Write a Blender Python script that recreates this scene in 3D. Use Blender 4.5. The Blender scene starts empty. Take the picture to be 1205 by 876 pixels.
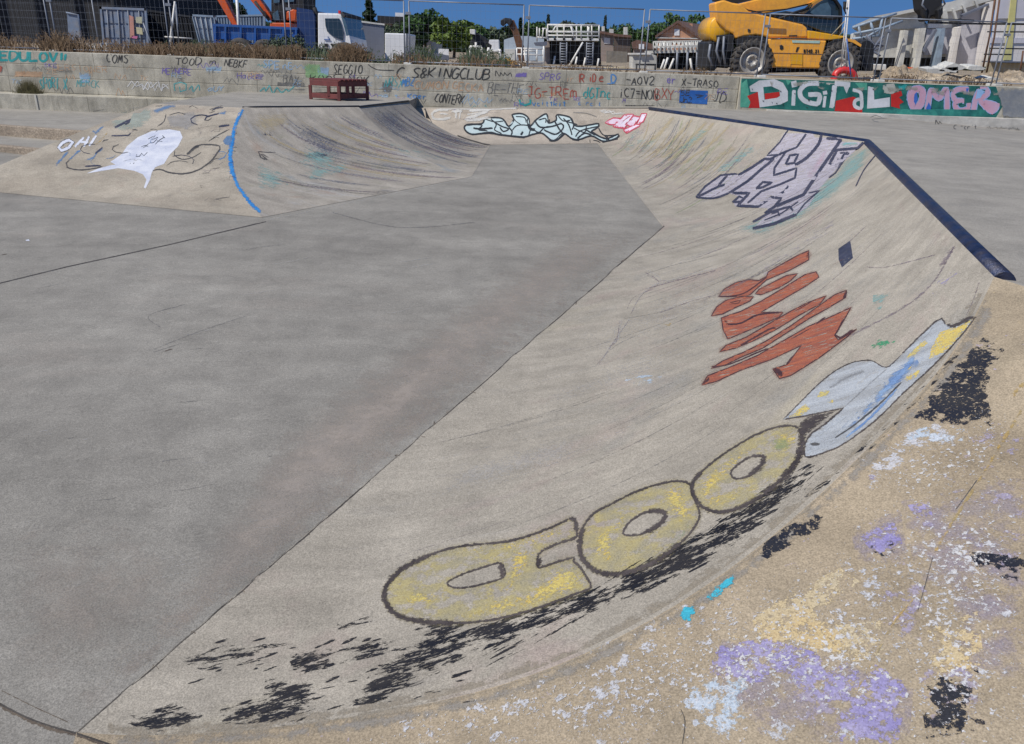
import bpy, bmesh, math, random
import numpy as np
from mathutils import Vector, Matrix, noise as mnoise
from mathutils.bvhtree import BVHTree
from mathutils.geometry import delaunay_2d_cdt

random.seed(7); RNG = np.random.default_rng(7)
scene = bpy.context.scene
COL = scene.collection

# ------------------------------------------------------------------ camera
PW, PH, FPX = 1205.0, 876.0, 905.0
HOR, ROLL = 62.0, 0.036
CAM = Vector((0, 0, 2.55))
_p = math.atan((438 - HOR) / FPX)
_F = Vector((0, math.cos(_p), -math.sin(_p)))
_R0 = Vector((1, 0, 0)); _U0 = Vector((0, math.sin(_p), math.cos(_p)))
_R = _R0 * math.cos(ROLL) + _U0 * math.sin(ROLL)
_U = _U0 * math.cos(ROLL) - _R0 * math.sin(ROLL)
cd = bpy.data.cameras.new('camera'); cam = bpy.data.objects.new('camera', cd); COL.objects.link(cam)
cam.matrix_world = Matrix(((_R.x, _U.x, -_F.x, CAM.x), (_R.y, _U.y, -_F.y, CAM.y), (_R.z, _U.z, -_F.z, CAM.z), (0, 0, 0, 1)))
cd.sensor_fit = 'HORIZONTAL'; cd.sensor_width = 36; cd.lens = FPX / PW * 36
cd.clip_end = 5000; cd.clip_start = 0.05
scene.camera = cam

def ray(x, y):
    return _F + _R * ((x - PW / 2) / FPX) - _U * ((y - PH / 2) / FPX)
def on_z(x, y, z):
    d = ray(x, y); return CAM + d * ((z - CAM.z) / d.z)
FA, FB = -0.25, 0.035                      # the bowl floor drains towards the camera
def floor_z(Y): return FA + FB * Y
def on_floor(x, y):
    d = ray(x, y); return CAM + d * ((FA - CAM.z + FB * CAM.y) / (d.z - FB * d.y))
def at_y(x, y, Y):
    d = ray(x, y); return CAM + d * (Y / d.y)

# ------------------------------------------------------------------ object helpers
def props(o, label=None, cat=None, group=None, kind=None):
    if label: o['label'] = label
    if cat: o['category'] = cat
    if group: o['group'] = group
    if kind: o['kind'] = kind
    return o
def empty(name, loc, label, cat, group=None):
    o = bpy.data.objects.new(name, None); COL.objects.link(o); o.location = loc
    o.empty_display_size = 0.2
    return props(o, label, cat, group)
def wloc(o):
    v = Vector((0, 0, 0))
    while o is not None:
        v = v + o.location; o = o.parent
    return v
class MB:
    """collects world-space geometry; build() links it as one mesh object"""
    def __init__(s): s.v = []; s.f = []; s.sm = []; s.uv = None; s.attr = None
    def add(s, vs, fs, smooth=False):
        b = len(s.v); s.v += [tuple(v) for v in vs]
        for f in fs: s.f.append(tuple(b + i for i in f)); s.sm.append(smooth)
        return s
    def box(s, a, b, bev=0.0):
        x0, x1 = sorted((a[0], b[0])); y0, y1 = sorted((a[1], b[1])); z0, z1 = sorted((a[2], b[2]))
        if bev > 0 and min(x1 - x0, y1 - y0, z1 - z0) > 2.2 * bev:
            bm = bmesh.new(); bmesh.ops.create_cube(bm, size=1)
            for v in bm.verts: v.co = Vector(((x0 + x1) / 2 + v.co.x * (x1 - x0), (y0 + y1) / 2 + v.co.y * (y1 - y0), (z0 + z1) / 2 + v.co.z * (z1 - z0)))
            bmesh.ops.bevel(bm, geom=bm.edges[:], offset=bev, segments=2, affect='EDGES', profile=0.5)
            return s.addbm(bm)
        vs = [(x, y, z) for z in (z0, z1) for y in (y0, y1) for x in (x0, x1)]
        return s.add(vs, [(0, 2, 3, 1), (4, 5, 7, 6), (0, 1, 5, 4), (2, 6, 7, 3), (0, 4, 6, 2), (1, 3, 7, 5)])
    def addbm(s, bm, smooth=False):
        bm.verts.index_update(); s.add([v.co[:] for v in bm.verts], [[v.index for v in f.verts] for f in bm.faces], smooth); bm.free(); return s
    def bar(s, a, b, w, h=None, up=(0, 0, 1)):
        a = Vector(a); b = Vector(b); h = w if h is None else h
        d = (b - a).normalized(); u = Vector(up)
        if abs(d.dot(u)) > 0.98: u = Vector((0, 1, 0))
        r = d.cross(u).normalized() * (w / 2); u = r.cross(d).normalized() * (h / 2)
        vs = [a - r - u, a + r - u, a + r + u, a - r + u, b - r - u, b + r - u, b + r + u, b - r + u]
        return s.add(vs, [(0, 1, 2, 3), (4, 7, 6, 5), (0, 4, 5, 1), (1, 5, 6, 2), (2, 6, 7, 3), (3, 7, 4, 0)])
    def tube(s, pts, r, n=8, caps=True):
        pts = [Vector(p) for p in pts]; rs = r if isinstance(r, (list, tuple)) else [r] * len(pts)
        vs = []; 
        for i, p in enumerate(pts):
            d = (pts[min(i + 1, len(pts) - 1)] - pts[max(i - 1, 0)]).normalized()
            u = Vector((0, 0, 1)) if abs(d.z) < 0.95 else Vector((1, 0, 0))
            a = d.cross(u).normalized(); b = a.cross(d).normalized()
            for k in range(n):
                t = 2 * math.pi * k / n; vs.append(p + (a * math.cos(t) + b * math.sin(t)) * rs[i])
        fs = []
        for i in range(len(pts) - 1):
            for k in range(n):
                fs.append((i * n + k, i * n + (k + 1) % n, (i + 1) * n + (k + 1) % n, (i + 1) * n + k))
        s.add(vs, fs, True)
        if caps:
            b = len(s.v) - len(vs); s.f.append(tuple(b + k for k in range(n))[::-1]); s.sm.append(False)
            s.f.append(tuple(b + (len(pts) - 1) * n + k for k in range(n))); s.sm.append(False)
        return s
    def lathe(s, c, prof, axis='y', n=28):
        """prof: list of (radius, offset along axis)"""
        c = Vector(c); vs = []
        for (r, o) in prof:
            for k in range(n):
                t = 2 * math.pi * k / n
                if axis == 'y': vs.append(c + Vector((r * math.cos(t), o, r * math.sin(t))))
                elif axis == 'x': vs.append(c + Vector((o, r * math.cos(t), r * math.sin(t))))
                else: vs.append(c + Vector((r * math.cos(t), r * math.sin(t), o)))
        fs = [(i * n + k, i * n + (k + 1) % n, (i + 1) * n + (k + 1) % n, (i + 1) * n + k) for i in range(len(prof) - 1) for k in range(n)]
        return s.add(vs, fs, True)
    def prism(s, poly, d):
        """poly: 3D outline, extruded by vector d"""
        n = len(poly); d = Vector(d); a = [Vector(p) for p in poly]; b = [p + d for p in a]
        return s.add(a + b, [tuple(range(n)), tuple(range(2 * n - 1, n - 1, -1))] + [(i, i + n, (i + 1) % n + n, (i + 1) % n) for i in range(n)])
    def px(s, poly, Y, th):
        """outline given where it stands at distance Y, with real thickness th going back"""
        P = [at_y(x, y, Y) for x, y in poly]; cx = sum(p.x for p in P) / len(P) if th >= 3 else 0
        return s.prism(P, (cx / Y * th, th, 0))
    def build(s, name, mat, parent=None, label=None, cat=None, group=None, kind=None, bevel=0):
        me = bpy.data.meshes.new(name); off = wloc(parent) if parent else Vector((0, 0, 0))
        va = np.array(s.v, dtype=float) - np.array(off[:])
        me.from_pydata(va.tolist(), [], s.f); me.update()
        me.polygons.foreach_set('use_smooth', s.sm)
        if s.uv is not None:
            uvl = me.uv_layers.new(name='UVMap'); li = np.zeros(len(me.loops), dtype=np.int32); me.loops.foreach_get('vertex_index', li)
            uvl.data.foreach_set('uv', np.array(s.uv, dtype=np.float32)[li].ravel())
        if s.attr is not None:
            at = me.attributes.new('edge', 'FLOAT', 'POINT'); at.data.foreach_set('value', np.array(s.attr, dtype=np.float32))
        bm = bmesh.new(); bm.from_mesh(me)
        if s.attr is None and s.uv is None: bmesh.ops.recalc_face_normals(bm, faces=bm.faces)
        bm.to_mesh(me); bm.free()
        me.materials.append(mat)
        o = bpy.data.objects.new(name, me); COL.objects.link(o)
        if parent: o.parent = parent
        if bevel:
            m = o.modifiers.new('bevel', 'BEVEL'); m.width = bevel; m.segments = 2; m.limit_method = 'ANGLE'; m.harden_normals = False
        return props(o, label, cat, group, kind)
def copy_thing(o, loc=None, parent=None, label=None):
    c = o.copy(); COL.objects.link(c)
    if parent: c.parent = parent
    if loc is not None: c.location = loc
    if label: c['label'] = label
    for ch in list(o.children): copy_thing(ch, parent=c)
    return c

# ------------------------------------------------------------------ materials
def new_mat(name):
    m = bpy.data.materials.new(name); m.use_nodes = True; nt = m.node_tree
    for n in list(nt.nodes):
        if n.type != 'OUTPUT_MATERIAL': nt.nodes.remove(n)
    out = [n for n in nt.nodes if n.type == 'OUTPUT_MATERIAL'][0]
    return m, nt, out
def N(nt, t, **k):
    n = nt.nodes.new(t)
    for a, v in k.items():
        if a.startswith('_'): n.inputs[a[1:].replace('_', ' ')].default_value = v
        else: setattr(n, a, v)
    return n
def rgb(c): return (c[0], c[1], c[2], 1)
def ramp(nt, src, stops):
    r = N(nt, 'ShaderNodeValToRGB'); e = r.color_ramp.elements
    while len(e) < len(stops): e.new(0.5)
    for i, (p, c) in enumerate(stops):
        e[i].position = p; e[i].color = rgb(c) if isinstance(c, (tuple, list)) else (c, c, c, 1)
    nt.links.new(src, r.inputs['Fac']); return r.outputs['Color']
def mixc(nt, fac, a, b, mode='MIX'):
    m = N(nt, 'ShaderNodeMix', data_type='RGBA', blend_type=mode)
    for sk, v in ((m.inputs[0], fac), (m.inputs[6], a), (m.inputs[7], b)):
        if isinstance(v, (int, float)): sk.default_value = v
        elif isinstance(v, (tuple, list)): sk.default_value = rgb(v)
        else: nt.links.new(v, sk)
    return m.outputs[2]
def mth(nt, op, a, b=None):
    m = N(nt, 'ShaderNodeMath', operation=op)
    for i, v in enumerate((a, b)):
        if v is None: continue
        if isinstance(v, (int, float)): m.inputs[i].default_value = v
        else: nt.links.new(v, m.inputs[i])
    return m.outputs[0]
def coords(nt, kind='pos', scale=(1, 1, 1), rot=(0, 0, 0)):
    if kind == 'pos': src = N(nt, 'ShaderNodeNewGeometry').outputs['Position']
    elif kind == 'uv': src = N(nt, 'ShaderNodeTexCoord').outputs['UV']
    else: src = N(nt, 'ShaderNodeTexCoord').outputs['Object']
    mp = N(nt, 'ShaderNodeMapping'); mp.inputs['Scale'].default_value = scale; mp.inputs['Rotation'].default_value = rot
    nt.links.new(src, mp.inputs['Vector']); return mp.outputs['Vector']
def noise(nt, vec, scale, detail=5, rough=0.55, dist=0.0):
    n = N(nt, 'ShaderNodeTexNoise', _Scale=scale, _Detail=detail, _Roughness=rough, _Distortion=dist)
    nt.links.new(vec, n.inputs['Vector']); return n.outputs['Fac']
def simple(name, c, rough=0.6, metal=0.0, var=0.12, vscale=6.0, bump=0.0, spec=0.5, dirt=None, emit=None):
    m, nt, out = new_mat(name); b = N(nt, 'ShaderNodeBsdfPrincipled', _Roughness=rough, _Metallic=metal)
    b.inputs['Specular IOR Level'].default_value = spec
    v = coords(nt, 'pos'); f = noise(nt, v, vscale, 4)
    col = ramp(nt, f, [(0.25, [x * (1 - var) for x in c]), (0.75, [min(1, x * (1 + var)) for x in c])])
    if dirt:
        g = noise(nt, v, vscale * 0.6, 6, 0.7); g = ramp(nt, g, [(0.45, 0.0), (0.75, 0.8)])
        col = mixc(nt, g, col, dirt)
    nt.links.new(col, b.inputs['Base Color'])
    if bump:
        bp = N(nt, 'ShaderNodeBump', _Strength=bump, _Distance=0.02); nt.links.new(noise(nt, v, vscale * 8, 4), bp.inputs['Height']); nt.links.new(bp.outputs[0], b.inputs['Normal'])
    nt.links.new(b.outputs[0], out.inputs['Surface']); return m
# ------------------------------------------------------------------ concrete
def skewed(nt, kind, sc, rot):
    if not rot: return coords(nt, kind, sc)
    v = coords(nt, kind, (1, 1, 1), (0, 0, math.radians(rot))); mp = N(nt, 'ShaderNodeMapping'); mp.inputs['Scale'].default_value = sc; nt.links.new(v, mp.inputs['Vector']); return mp.outputs[0]
def concrete(name, base, alt, speck=1.0, kind='pos', streak=(1, 1, 1), streak_amt=0.35, bumps=1.0, stains=(), rough=0.85, joints=None, grain=1.0, urot=0.0, flecks=()):
    """base/alt: two tones mixed by large noise; speck: strength of the aggregate; streak: scale vector of the drawn-out marks;
    stains: (colour, scale vector, threshold, amount, seed)"""
    m, nt, out = new_mat(name); b = N(nt, 'ShaderNodeBsdfPrincipled', _Roughness=rough); b.inputs['Specular IOR Level'].default_value = 0.3
    P = coords(nt, 'pos'); S = skewed(nt, kind, streak, urot)
    big = noise(nt, P, 0.45, 4, 0.6, 0.4); col = ramp(nt, big, [(0.32, base), (0.68, alt)])
    mid = noise(nt, P, 2.6, 5, 0.65, 0.3); col = mixc(nt, 0.55, col, ramp(nt, mid, [(0.3, 0.36), (0.7, 0.64)]), 'OVERLAY')
    st = noise(nt, S, 1.0, 5, 0.65, 0.2); col = mixc(nt, streak_amt, col, ramp(nt, st, [(0.3, 0.22), (0.7, 0.8)]), 'OVERLAY')
    for (c, sc, th, amt, sd) in stains:
        v = skewed(nt, kind, sc, urot); mp = N(nt, 'ShaderNodeMapping'); mp.inputs['Location'].default_value = (sd * 13.7, sd * 7.1, sd * 3.3); nt.links.new(v, mp.inputs['Vector'])
        f = noise(nt, mp.outputs[0], 1.0, 5, 0.7, 0.3); f = ramp(nt, f, [(th, 0.0), (th + 0.12, amt)])
        col = mixc(nt, f, col, c)
    # aggregate: two sizes of grain and dark pores
    g1 = noise(nt, P, 120, 2, 0.7); g2 = noise(nt, P, 38, 3, 0.75)
    col = mixc(nt, min(1, 0.75 * speck), col, ramp(nt, g1, [(0.34, 0.15), (0.66, 0.85)]), 'OVERLAY')
    col = mixc(nt, min(1, 0.42 * speck), col, ramp(nt, g2, [(0.3, 0.2), (0.7, 0.8)]), 'OVERLAY')
    if speck > .62:
        vs_ = N(nt, 'ShaderNodeTexVoronoi', _Scale=70.0); nt.links.new(P, vs_.inputs['Vector']); bw_ = N(nt, 'ShaderNodeRGBToBW'); nt.links.new(vs_.outputs['Color'], bw_.inputs[0]); col = mixc(nt, 0.22, col, bw_.outputs[0], 'OVERLAY')
    vo = N(nt, 'ShaderNodeTexVoronoi', _Scale=38.0); nt.links.new(P, vo.inputs['Vector'])
    pore = mth(nt, 'MULTIPLY', ramp(nt, vo.outputs['Distance'], [(0.10, 1.0), (0.17, 0.0)]), ramp(nt, mid, [(0.5, 0.0), (0.62, 0.55 * min(1.0, speck))]))
    col = mixc(nt, pore, col, [x * 0.3 for x in base])
    for (c, sc, th, amt, sd) in flecks:
        mp = N(nt, 'ShaderNodeMapping'); mp.inputs['Location'].default_value = (sd, sd * 2.1, sd * .7); nt.links.new(P, mp.inputs['Vector'])
        a = noise(nt, mp.outputs[0], sc, 4, 0.75); b_ = noise(nt, mp.outputs[0], sc * .06, 3, .6)
        f = mth(nt, 'MULTIPLY', ramp(nt, a, [(th, 0.0), (th + .03, amt)]), ramp(nt, b_, [(.44, 0.0), (.6, 1.0)])); col = mixc(nt, f, col, c)
    if joints:
        col = joints(nt, P, col)
    nt.links.new(col, b.inputs['Base Color'])
    h = mth(nt, 'ADD', mth(nt, 'MULTIPLY', g1, 0.35 * grain), mth(nt, 'ADD', mth(nt, 'MULTIPLY', g2, 0.5 * grain), mth(nt, 'MULTIPLY', st, 0.5)))
    h = mth(nt, 'ADD', h, mth(nt, 'MULTIPLY', mid, 0.8))
    bp = N(nt, 'ShaderNodeBump', _Strength=0.45 * bumps, _Distance=0.012); nt.links.new(h, bp.inputs['Height']); nt.links.new(bp.outputs[0], b.inputs['Normal'])
    nt.links.new(b.outputs[0], out.inputs['Surface']); return m

M = {}
M['floor'] = concrete('smooth_floor_concrete', (0.217, 0.204, 0.180), (0.268, 0.253, 0.224), speck=0.5, streak=(0.35, 1.5, 1), streak_amt=0.22,
                      stains=(((0.30, 0.27, 0.235), (0.5, 0.9, 1), 0.56, 0.4, 1), ((0.17, 0.16, 0.15), (0.4, 1.1, 1), 0.62, 0.35, 2), ((0.19, 0.18, 0.165), (3.0, 9.0, 1), 0.64, 0.45, 31), ((0.34, 0.315, 0.28), (6.0, 2.5, 1), 0.66, 0.4, 32), ((0.33, 0.32, 0.31), (0.8, 5.0, 1), 0.66, 0.5, 6)))
M['deck'] = concrete('deck_concrete', (0.265, 0.248, 0.218), (0.315, 0.293, 0.255), speck=0.4, streak=(0.5, 0.9, 1), streak_amt=0.15,
                     stains=(((0.17, 0.165, 0.16), (0.4, 0.8, 1), 0.58, 0.4, 3),))
M['ramp'] = concrete('quarter_pipe_concrete', (0.300, 0.270, 0.222), (0.355, 0.322, 0.268), speck=0.5, kind='uv', streak=(5.0, 0.8, 1), streak_amt=0.22, bumps=.8,
                     stains=(((0.19, 0.18, 0.18), (4.0, 0.9, 1), 0.60, 0.35, 4), ((0.42, 0.41, 0.40), (7.0, 0.9, 1), 0.62, 0.25, 5), ((0.345, 0.265, 0.235), (0.5, 0.5, 1), 0.55, 0.5, 7), ((0.22, 0.215, 0.20), (0.8, 0.6, 1), 0.57, 0.45, 23), ((0.38, 0.34, 0.25), (0.7, 0.4, 1), 0.60, 0.5, 24)))
M['left_ramp'] = concrete('scuffed_quarter_pipe_concrete', (0.275, 0.248, 0.212), (0.335, 0.305, 0.26), speck=0.6, kind='uv', streak=(4.0, 0.5, 1), streak_amt=0.3, urot=32,
                     stains=(((0.10, 0.11, 0.14), (2.6, 0.8, 1), 0.58, 0.5, 8), ((0.36, 0.36, 0.36), (3.6, 0.45, 1), 0.58, 0.6, 9), ((0.26, 0.17, 0.12), (1.8, 0.6, 1), 0.58, 0.5, 10), ((0.17, 0.17, 0.11), (1.2, 0.6, 1), 0.58, 0.5, 17), ((0.14, 0.20, 0.25), (1.6, 0.5, 1), 0.60, 0.5, 18)))
M['bank'] = concrete('brown_shotcrete', (0.296, 0.238, 0.164), (0.348, 0.288, 0.206), speck=0.5, streak=(0.8, 0.8, 1), streak_amt=0.3, bumps=1.0,
                     stains=(((0.24, 0.20, 0.145), (0.8, 0.8, 0.8), 0.56, 0.5, 11), ((0.36, 0.30, 0.21), (2.5, 2.5, 2.5), 0.58, 0.4, 14)),
                     flecks=(((0.58, 0.57, 0.58), 30.0, 0.67, 0.7, 1.0), ((0.10, 0.09, 0.09), 26.0, 0.67, 0.6, 5.0), ((0.40, 0.36, 0.54), 20.0, 0.65, 0.5, 9.0), ((0.52, 0.40, 0.20), 22.0, 0.66, 0.4, 13.0)))
M['left_bank'] = concrete('pale_brown_bank_concrete', (0.315, 0.275, 0.218), (0.37, 0.33, 0.268), speck=0.6, streak=(1.0, 1.0, 1), streak_amt=0.35, bumps=1.2,
                     stains=(((0.22, 0.20, 0.17), (1.5, 1.5, 1.5), 0.56, 0.5, 15), ((0.33, 0.25, 0.20), (1.2, 1.2, 1.2), 0.58, 0.4, 16), ((0.25, 0.26, 0.22), (1.0, 1.0, 1.0), 0.58, 0.4, 19)))
M['far_bank'] = concrete('dusty_bank_concrete', (0.33, 0.29, 0.24), (0.40, 0.35, 0.29), speck=0.5, streak=(1, 1, 1), streak_amt=0.3,
                     stains=(((0.22, 0.19, 0.16), (1.5, 1.5, 3), 0.56, 0.6, 12),))
M['stone'] = concrete('exposed_aggregate_edge', (0.24, 0.195, 0.15), (0.33, 0.275, 0.215), speck=1.0, streak=(26, 26, 26), streak_amt=0.6, bumps=2.5)

# ------------------------------------------------------------------ bowl geometry
D = 1.3
def prof(s, th=math.radians(52)): return (1 - math.cos(th_s(s, th))) / (1 - math.cos(th))
def th_s(s, th): return math.asin(min(1, s * math.sin(th)))
NS = 44
SS = [i / (NS - 1) for i in range(NS)]
def lerp(a, b, t): return a + (b - a) * t
def polypt(poly, t):
    t = max(0, min(0.99999, t)) * (len(poly) - 1); i = int(t); f = t - i
    return (lerp(poly[i][0], poly[i + 1][0], f), lerp(poly[i][1], poly[i + 1][1], f))
def column(B, T, g=prof):
    out = []
    for s in SS:
        p = B.lerp(T, s); f_ = floor_z(p.y); p.z = f_ + (lerp(B.z, T.z, 1) - f_) * g(s); out.append(p)
    return out
def hip(poly, B0, T0, Cn, B1, T1, g=prof):
    """the ridge where a curved pipe ends: for each height, the point of the ridge level with the neighbour column"""
    out = []; tprev = 0
    d0 = (B1 - B0).normalized(); d1 = (T1 - T0).normalized()
    for k, s in enumerate(SS):
        z = lerp(B0.z, T0.z, g(s)); d = d0.lerp(d1, s)
        best = None; n = 600; last = None
        for i in range(n + 1):
            t = tprev + (1 - tprev) * i / n
            x, y = polypt(poly, t); q = on_z(x, y, z); c = (q.x - Cn[k].x) * d.y - (q.y - Cn[k].y) * d.x
            if last is not None and last * c <= 0: best = t; break
            last = c
        if best is None: best = min(1, tprev + 1.0 / NS) if 0 < k < NS - 1 else (1 if k else 0)
        if k == NS - 1: best = 1
        if k == 0: best = 0
        tprev = max(tprev, best - 0.002) if k else 0
        x, y = polypt(poly, best); q = on_z(x, y, z)
        for _ in range(6): q = on_z(x, y, floor_z(q.y) + (T0.z - floor_z(q.y)) * g(s))
        out.append((best, q))
    return out
def smooth_col(c, it=6):
    c = [p.copy() for p in c]
    for _ in range(it):
        c = [c[0]] + [(c[i - 1] + c[i] * 2 + c[i + 1]) / 4 for i in range(1, len(c) - 1)] + [c[-1]]
    return c

B0 = on_floor(90, 862); B1 = on_floor(780, 267); B2 = on_floor(703, 169); B3 = on_floor(577, 171); B4 = on_floor(555, 208); B5 = on_floor(308, 256)
T0 = on_z(1170, 326, D); T1 = on_z(1020, 167, D); T2 = on_z(765, 128, D); T3 = on_z(480, 119, D); T4 = on_z(422, 126, D); T5 = on_z(285, 127, D)
C1 = column(B1, T1); C2 = column(B2, T2); C3 = column(B3, T3); C4 = column(B4, T4)
HIP_R = [(90, 862), (130, 866), (200, 866), (300, 859), (400, 847), (500, 830), (590, 808), (680, 775), (760, 735), (830, 692), (900, 640), (960, 588), (1010, 540), (1060, 488), (1105, 440), (1140, 390), (1160, 350), (1170, 326)]
HIP_L = [(308, 256), (298, 243), (288, 231), (279, 217), (273.5, 202), (272, 185), (273, 168), (276, 152), (280, 139), (285, 127)]
hr = hip(HIP_R, B0, T0, C1, B1, T1); C0 = smooth_col([p for t, p in hr], 4)
hl = hip(HIP_L, B5, T5, C4, B4, T4); C5 = smooth_col([p for t, p in hl], 4)
print('HIP R', [(round(t, 2), tuple(round(c, 2) for c in p)) for t, p in hr[::6]])
print('HIP L', [(round(t, 2), tuple(round(c, 2) for c in p)) for t, p in hl[::6]])

class Surf:
    def __init__(s): s.mb = MB(); s.mb.uv = []; s.u0 = 0
    def patch(s, A, B, nu, flip=False):
        base = len(s.mb.v); n = len(A); L = (A[n // 2] - B[n // 2]).length; vs = []; uv = []
        lenv = [0]
        for i in range(1, n): lenv.append(lenv[-1] + (A[i] - A[i - 1]).length)
        for j in range(nu + 1):
            for i in range(n):
                p = A[i].lerp(B[i], j / nu)
                vs.append(p); uv.append((s.u0 + L * j / nu, lenv[i]))
        fs = []
        for j in range(nu):
            for i in range(n - 1):
                a, b, c, d = j * n + i, (j + 1) * n + i, (j + 1) * n + i + 1, j * n + i + 1
                fs.append((a, d, c, b) if flip else (a, b, c, d))
        s.mb.add(vs, fs, True); s.mb.uv += uv; s.u0 += L
    def skirt(s, pts, z):
        n = len(pts); vs = [p for p in pts] + [Vector((p.x, p.y, z)) for p in pts]
        s.mb.add(vs, [(i, i + 1, n + i + 1, n + i) for i in range(n - 1)]); s.mb.uv += [(0, 0)] * len(vs)
PAINT = []      # surfaces that carry paint
def reg(mb): PAINT.append(BVHTree.FromPolygons([Vector(v) for v in mb.v], mb.f))

bowl = empty('quarter_pipe', (B1.x, B1.y, 0), 'long pale concrete quarter pipe curving down the right side under a dark steel coping', 'quarter pipe')
su = Surf(); su.patch(C0, C1, 30, True); su.patch(C1, C2, 24, True)
reg(su.mb); su.mb.build('transition', M['ramp'], bowl)
# near brown bank: level lines run from the ridge towards the camera side
J = Vector((0.30, -0.954, 0)); 
bank = empty('bank_ramp', (2.0, 0, 0), 'brown rough concrete bank in the foreground spattered with white, purple and black paint', 'ramp')
sb = Surf(); far_col = [p + J * 9 for p in C0]; sb.patch(C0, far_col, 40); reg(sb.mb); sb.mb.build('slope', M['bank'], bank)
# left structure
left = empty('quarter_pipe', (B4.x, B4.y, 0), 'darker scuffed concrete quarter pipe on the left with a blue painted ridge', 'quarter pipe')
sl = Surf(); sl.patch(C3, C4, 16, True); sl.patch(C4, C5, 30, True); sl.skirt(C3, -0.3); reg(sl.mb); sl.mb.build('transition', M['left_ramp'], left)
TL = on_z(182, 122, D); BLp = on_floor(-60, 221)
CL = []
for i, s in enumerate(SS):
    g = prof(s); p = BLp.lerp(TL, g); p.z = floor_z(p.y) + (TL.z - floor_z(p.y)) * g; CL.append(p)
lbank = empty('bank_ramp', ((TL.x + BLp.x) / 2, BLp.y, 0), 'pale brown concrete bank on the left with a big white paint bubble', 'ramp')
slb = Surf(); slb.patch(C5, CL, 24, True); slb.skirt(CL, -0.3); reg(slb.mb); slb.mb.build('slope', M['left_bank'], lbank)
# far bank
T3b = at_y(462, 127.5, 22.5); T2b = T2.copy(); B3b = on_floor(545, 171)
fb = Surf(); cA = C2; cB = column(B3b, T3b)
fbe = empty('bank_ramp', (B2.x - 1, B2.y, 0), 'small dusty bank at the far end below the wall with pale blue graffiti lettering', 'ramp')
fb.patch(cA, cB, 10, True)
fb.mb.uv = None; reg(fb.mb); fb.mb.build('slope', M['far_bank'], fbe)

# floor of the bowl
fl = MB(); fx = [-45, 45]; 
def fpt(x, y): return (x, y, floor_z(y) - 0.004)
gx = np.linspace(-45, 12, 20); gy = np.linspace(-14, 23, 16)
vs = [fpt(x, y) for y in gy for x in gx]; nx = len(gx)
fl.add(vs, [(j * nx + i, j * nx + i + 1, (j + 1) * nx + i + 1, (j + 1) * nx + i) for j in range(len(gy) - 1) for i in range(nx - 1)])
reg(fl); fl.build('bowl_floor', M['floor'], kind='structure')

# decks
WY = 22.8
dk = MB()
dz = D - 0.012
def flat(mb, pts, z, dep=0.25):
    mb.prism([Vector((p[0], p[1], z - dep)) for p in pts], (0, 0, dep)); return mb
def lip(T, dx, dy): return (T.x + dx, T.y + dy)
right_poly = [lip(T0, .03, 0), lip(T1, .03, .02), lip(T2, 0.02, .03), (T2.x + .3, 22.35), (T2.x + .3, WY + .1), (9.0, WY + .1), (9.0, 0)]
e0 = T0 + J * 9
right_poly2 = [(T0.x + .03, T0.y), (9.0, 0), (9.0, -6), (e0.x + 0.03, e0.y)]
flat(dk, right_poly, dz); 
dk.prism([Vector((T0.x + .03, T0.y, dz - .25)), Vector((9, 0, dz - .25)), Vector((9, -6, dz - .25)), Vector((e0.x + .03, e0.y, dz - .25))], (0, 0, .25))
# right part falls gently away to the right
kx = 34; fall = 0.055; kz = 16
rp = [Vector((9.0, -6, dz)), Vector((kz, -6, dz - fall * (kz - 9))), Vector((kx, -6, dz - fall * (kz - 9))), Vector((kx, WY + .1, dz - fall * (kz - 9))), Vector((kz, WY + .1, dz - fall * (kz - 9))), Vector((9.0, WY + .1, dz))]
dk.add(rp, [(0, 1, 4, 5), (1, 2, 3, 4)])
reg(dk); dk.build('deck', M['deck'], kind='structure')
dl = MB()
flat(dl, [lip(T5, 0, .0), lip(T4, 0, .02), lip(T3, 0, .02), (T3.x, WY + .1), (TL.x - .2, WY + .1), (TL.x, TL.y)], dz, 1.2)
reg(dl); dl.build('platform', M['deck'], kind='structure')
df = MB(); df.add([(T2.x + .35, 22.2, T2.z - .014), (T2b.x + .3, WY + .1, D - .014), (T3b.x - .1, WY + .1, T3b.z), (T3b.x, T3b.y, T3b.z)], [(0, 1, 2, 3)]); df.build('far_ledge', M['deck'], kind='structure')
# left terraces with aggregate risers; they end at the side of the left bank
def edge_x(z):   # where the bank's left edge stands at height z
    t = (z - BLp.z) / (TL.z - BLp.z); return BLp.lerp(TL, t)
ZA, ZB = 0.65, 0.43
a0 = on_z(0, 147.5, ZA); a1 = on_z(105, 155.5, ZA); b0 = on_z(0, 171.5, ZB); b1 = on_z(56, 177, ZB)
print('terrace', a0, a1, b0, b1, 'TL', TL, 'BL', BLp)
def ext(p, q, x): t = (x - p.x) / (q.x - p.x); return Vector((x, lerp(p.y, q.y, t), p.z))
ta = MB(); pe = edge_x(ZA)
aL = ext(a0, a1, -25); aR = ext(a0, a1, -7.9)
flat(ta, [(aL.x, aL.y), (aR.x, aR.y), (TL.x - .15, TL.y), (TL.x - .15, WY + .1), (-25, WY + .1)], ZA, 1.0); ta.build('upper_terrace', M['deck'], kind='structure')
tb = MB(); bL = ext(b0, b1, -25); bR = ext(b0, b1, -7.9)
flat(tb, [(bL.x, bL.y), (bR.x, bR.y), (aR.x, aR.y - .01), (aL.x, aL.y - .01)], ZB, 1.0); tb.build('lower_terrace', M['deck'], kind='structure')
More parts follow.
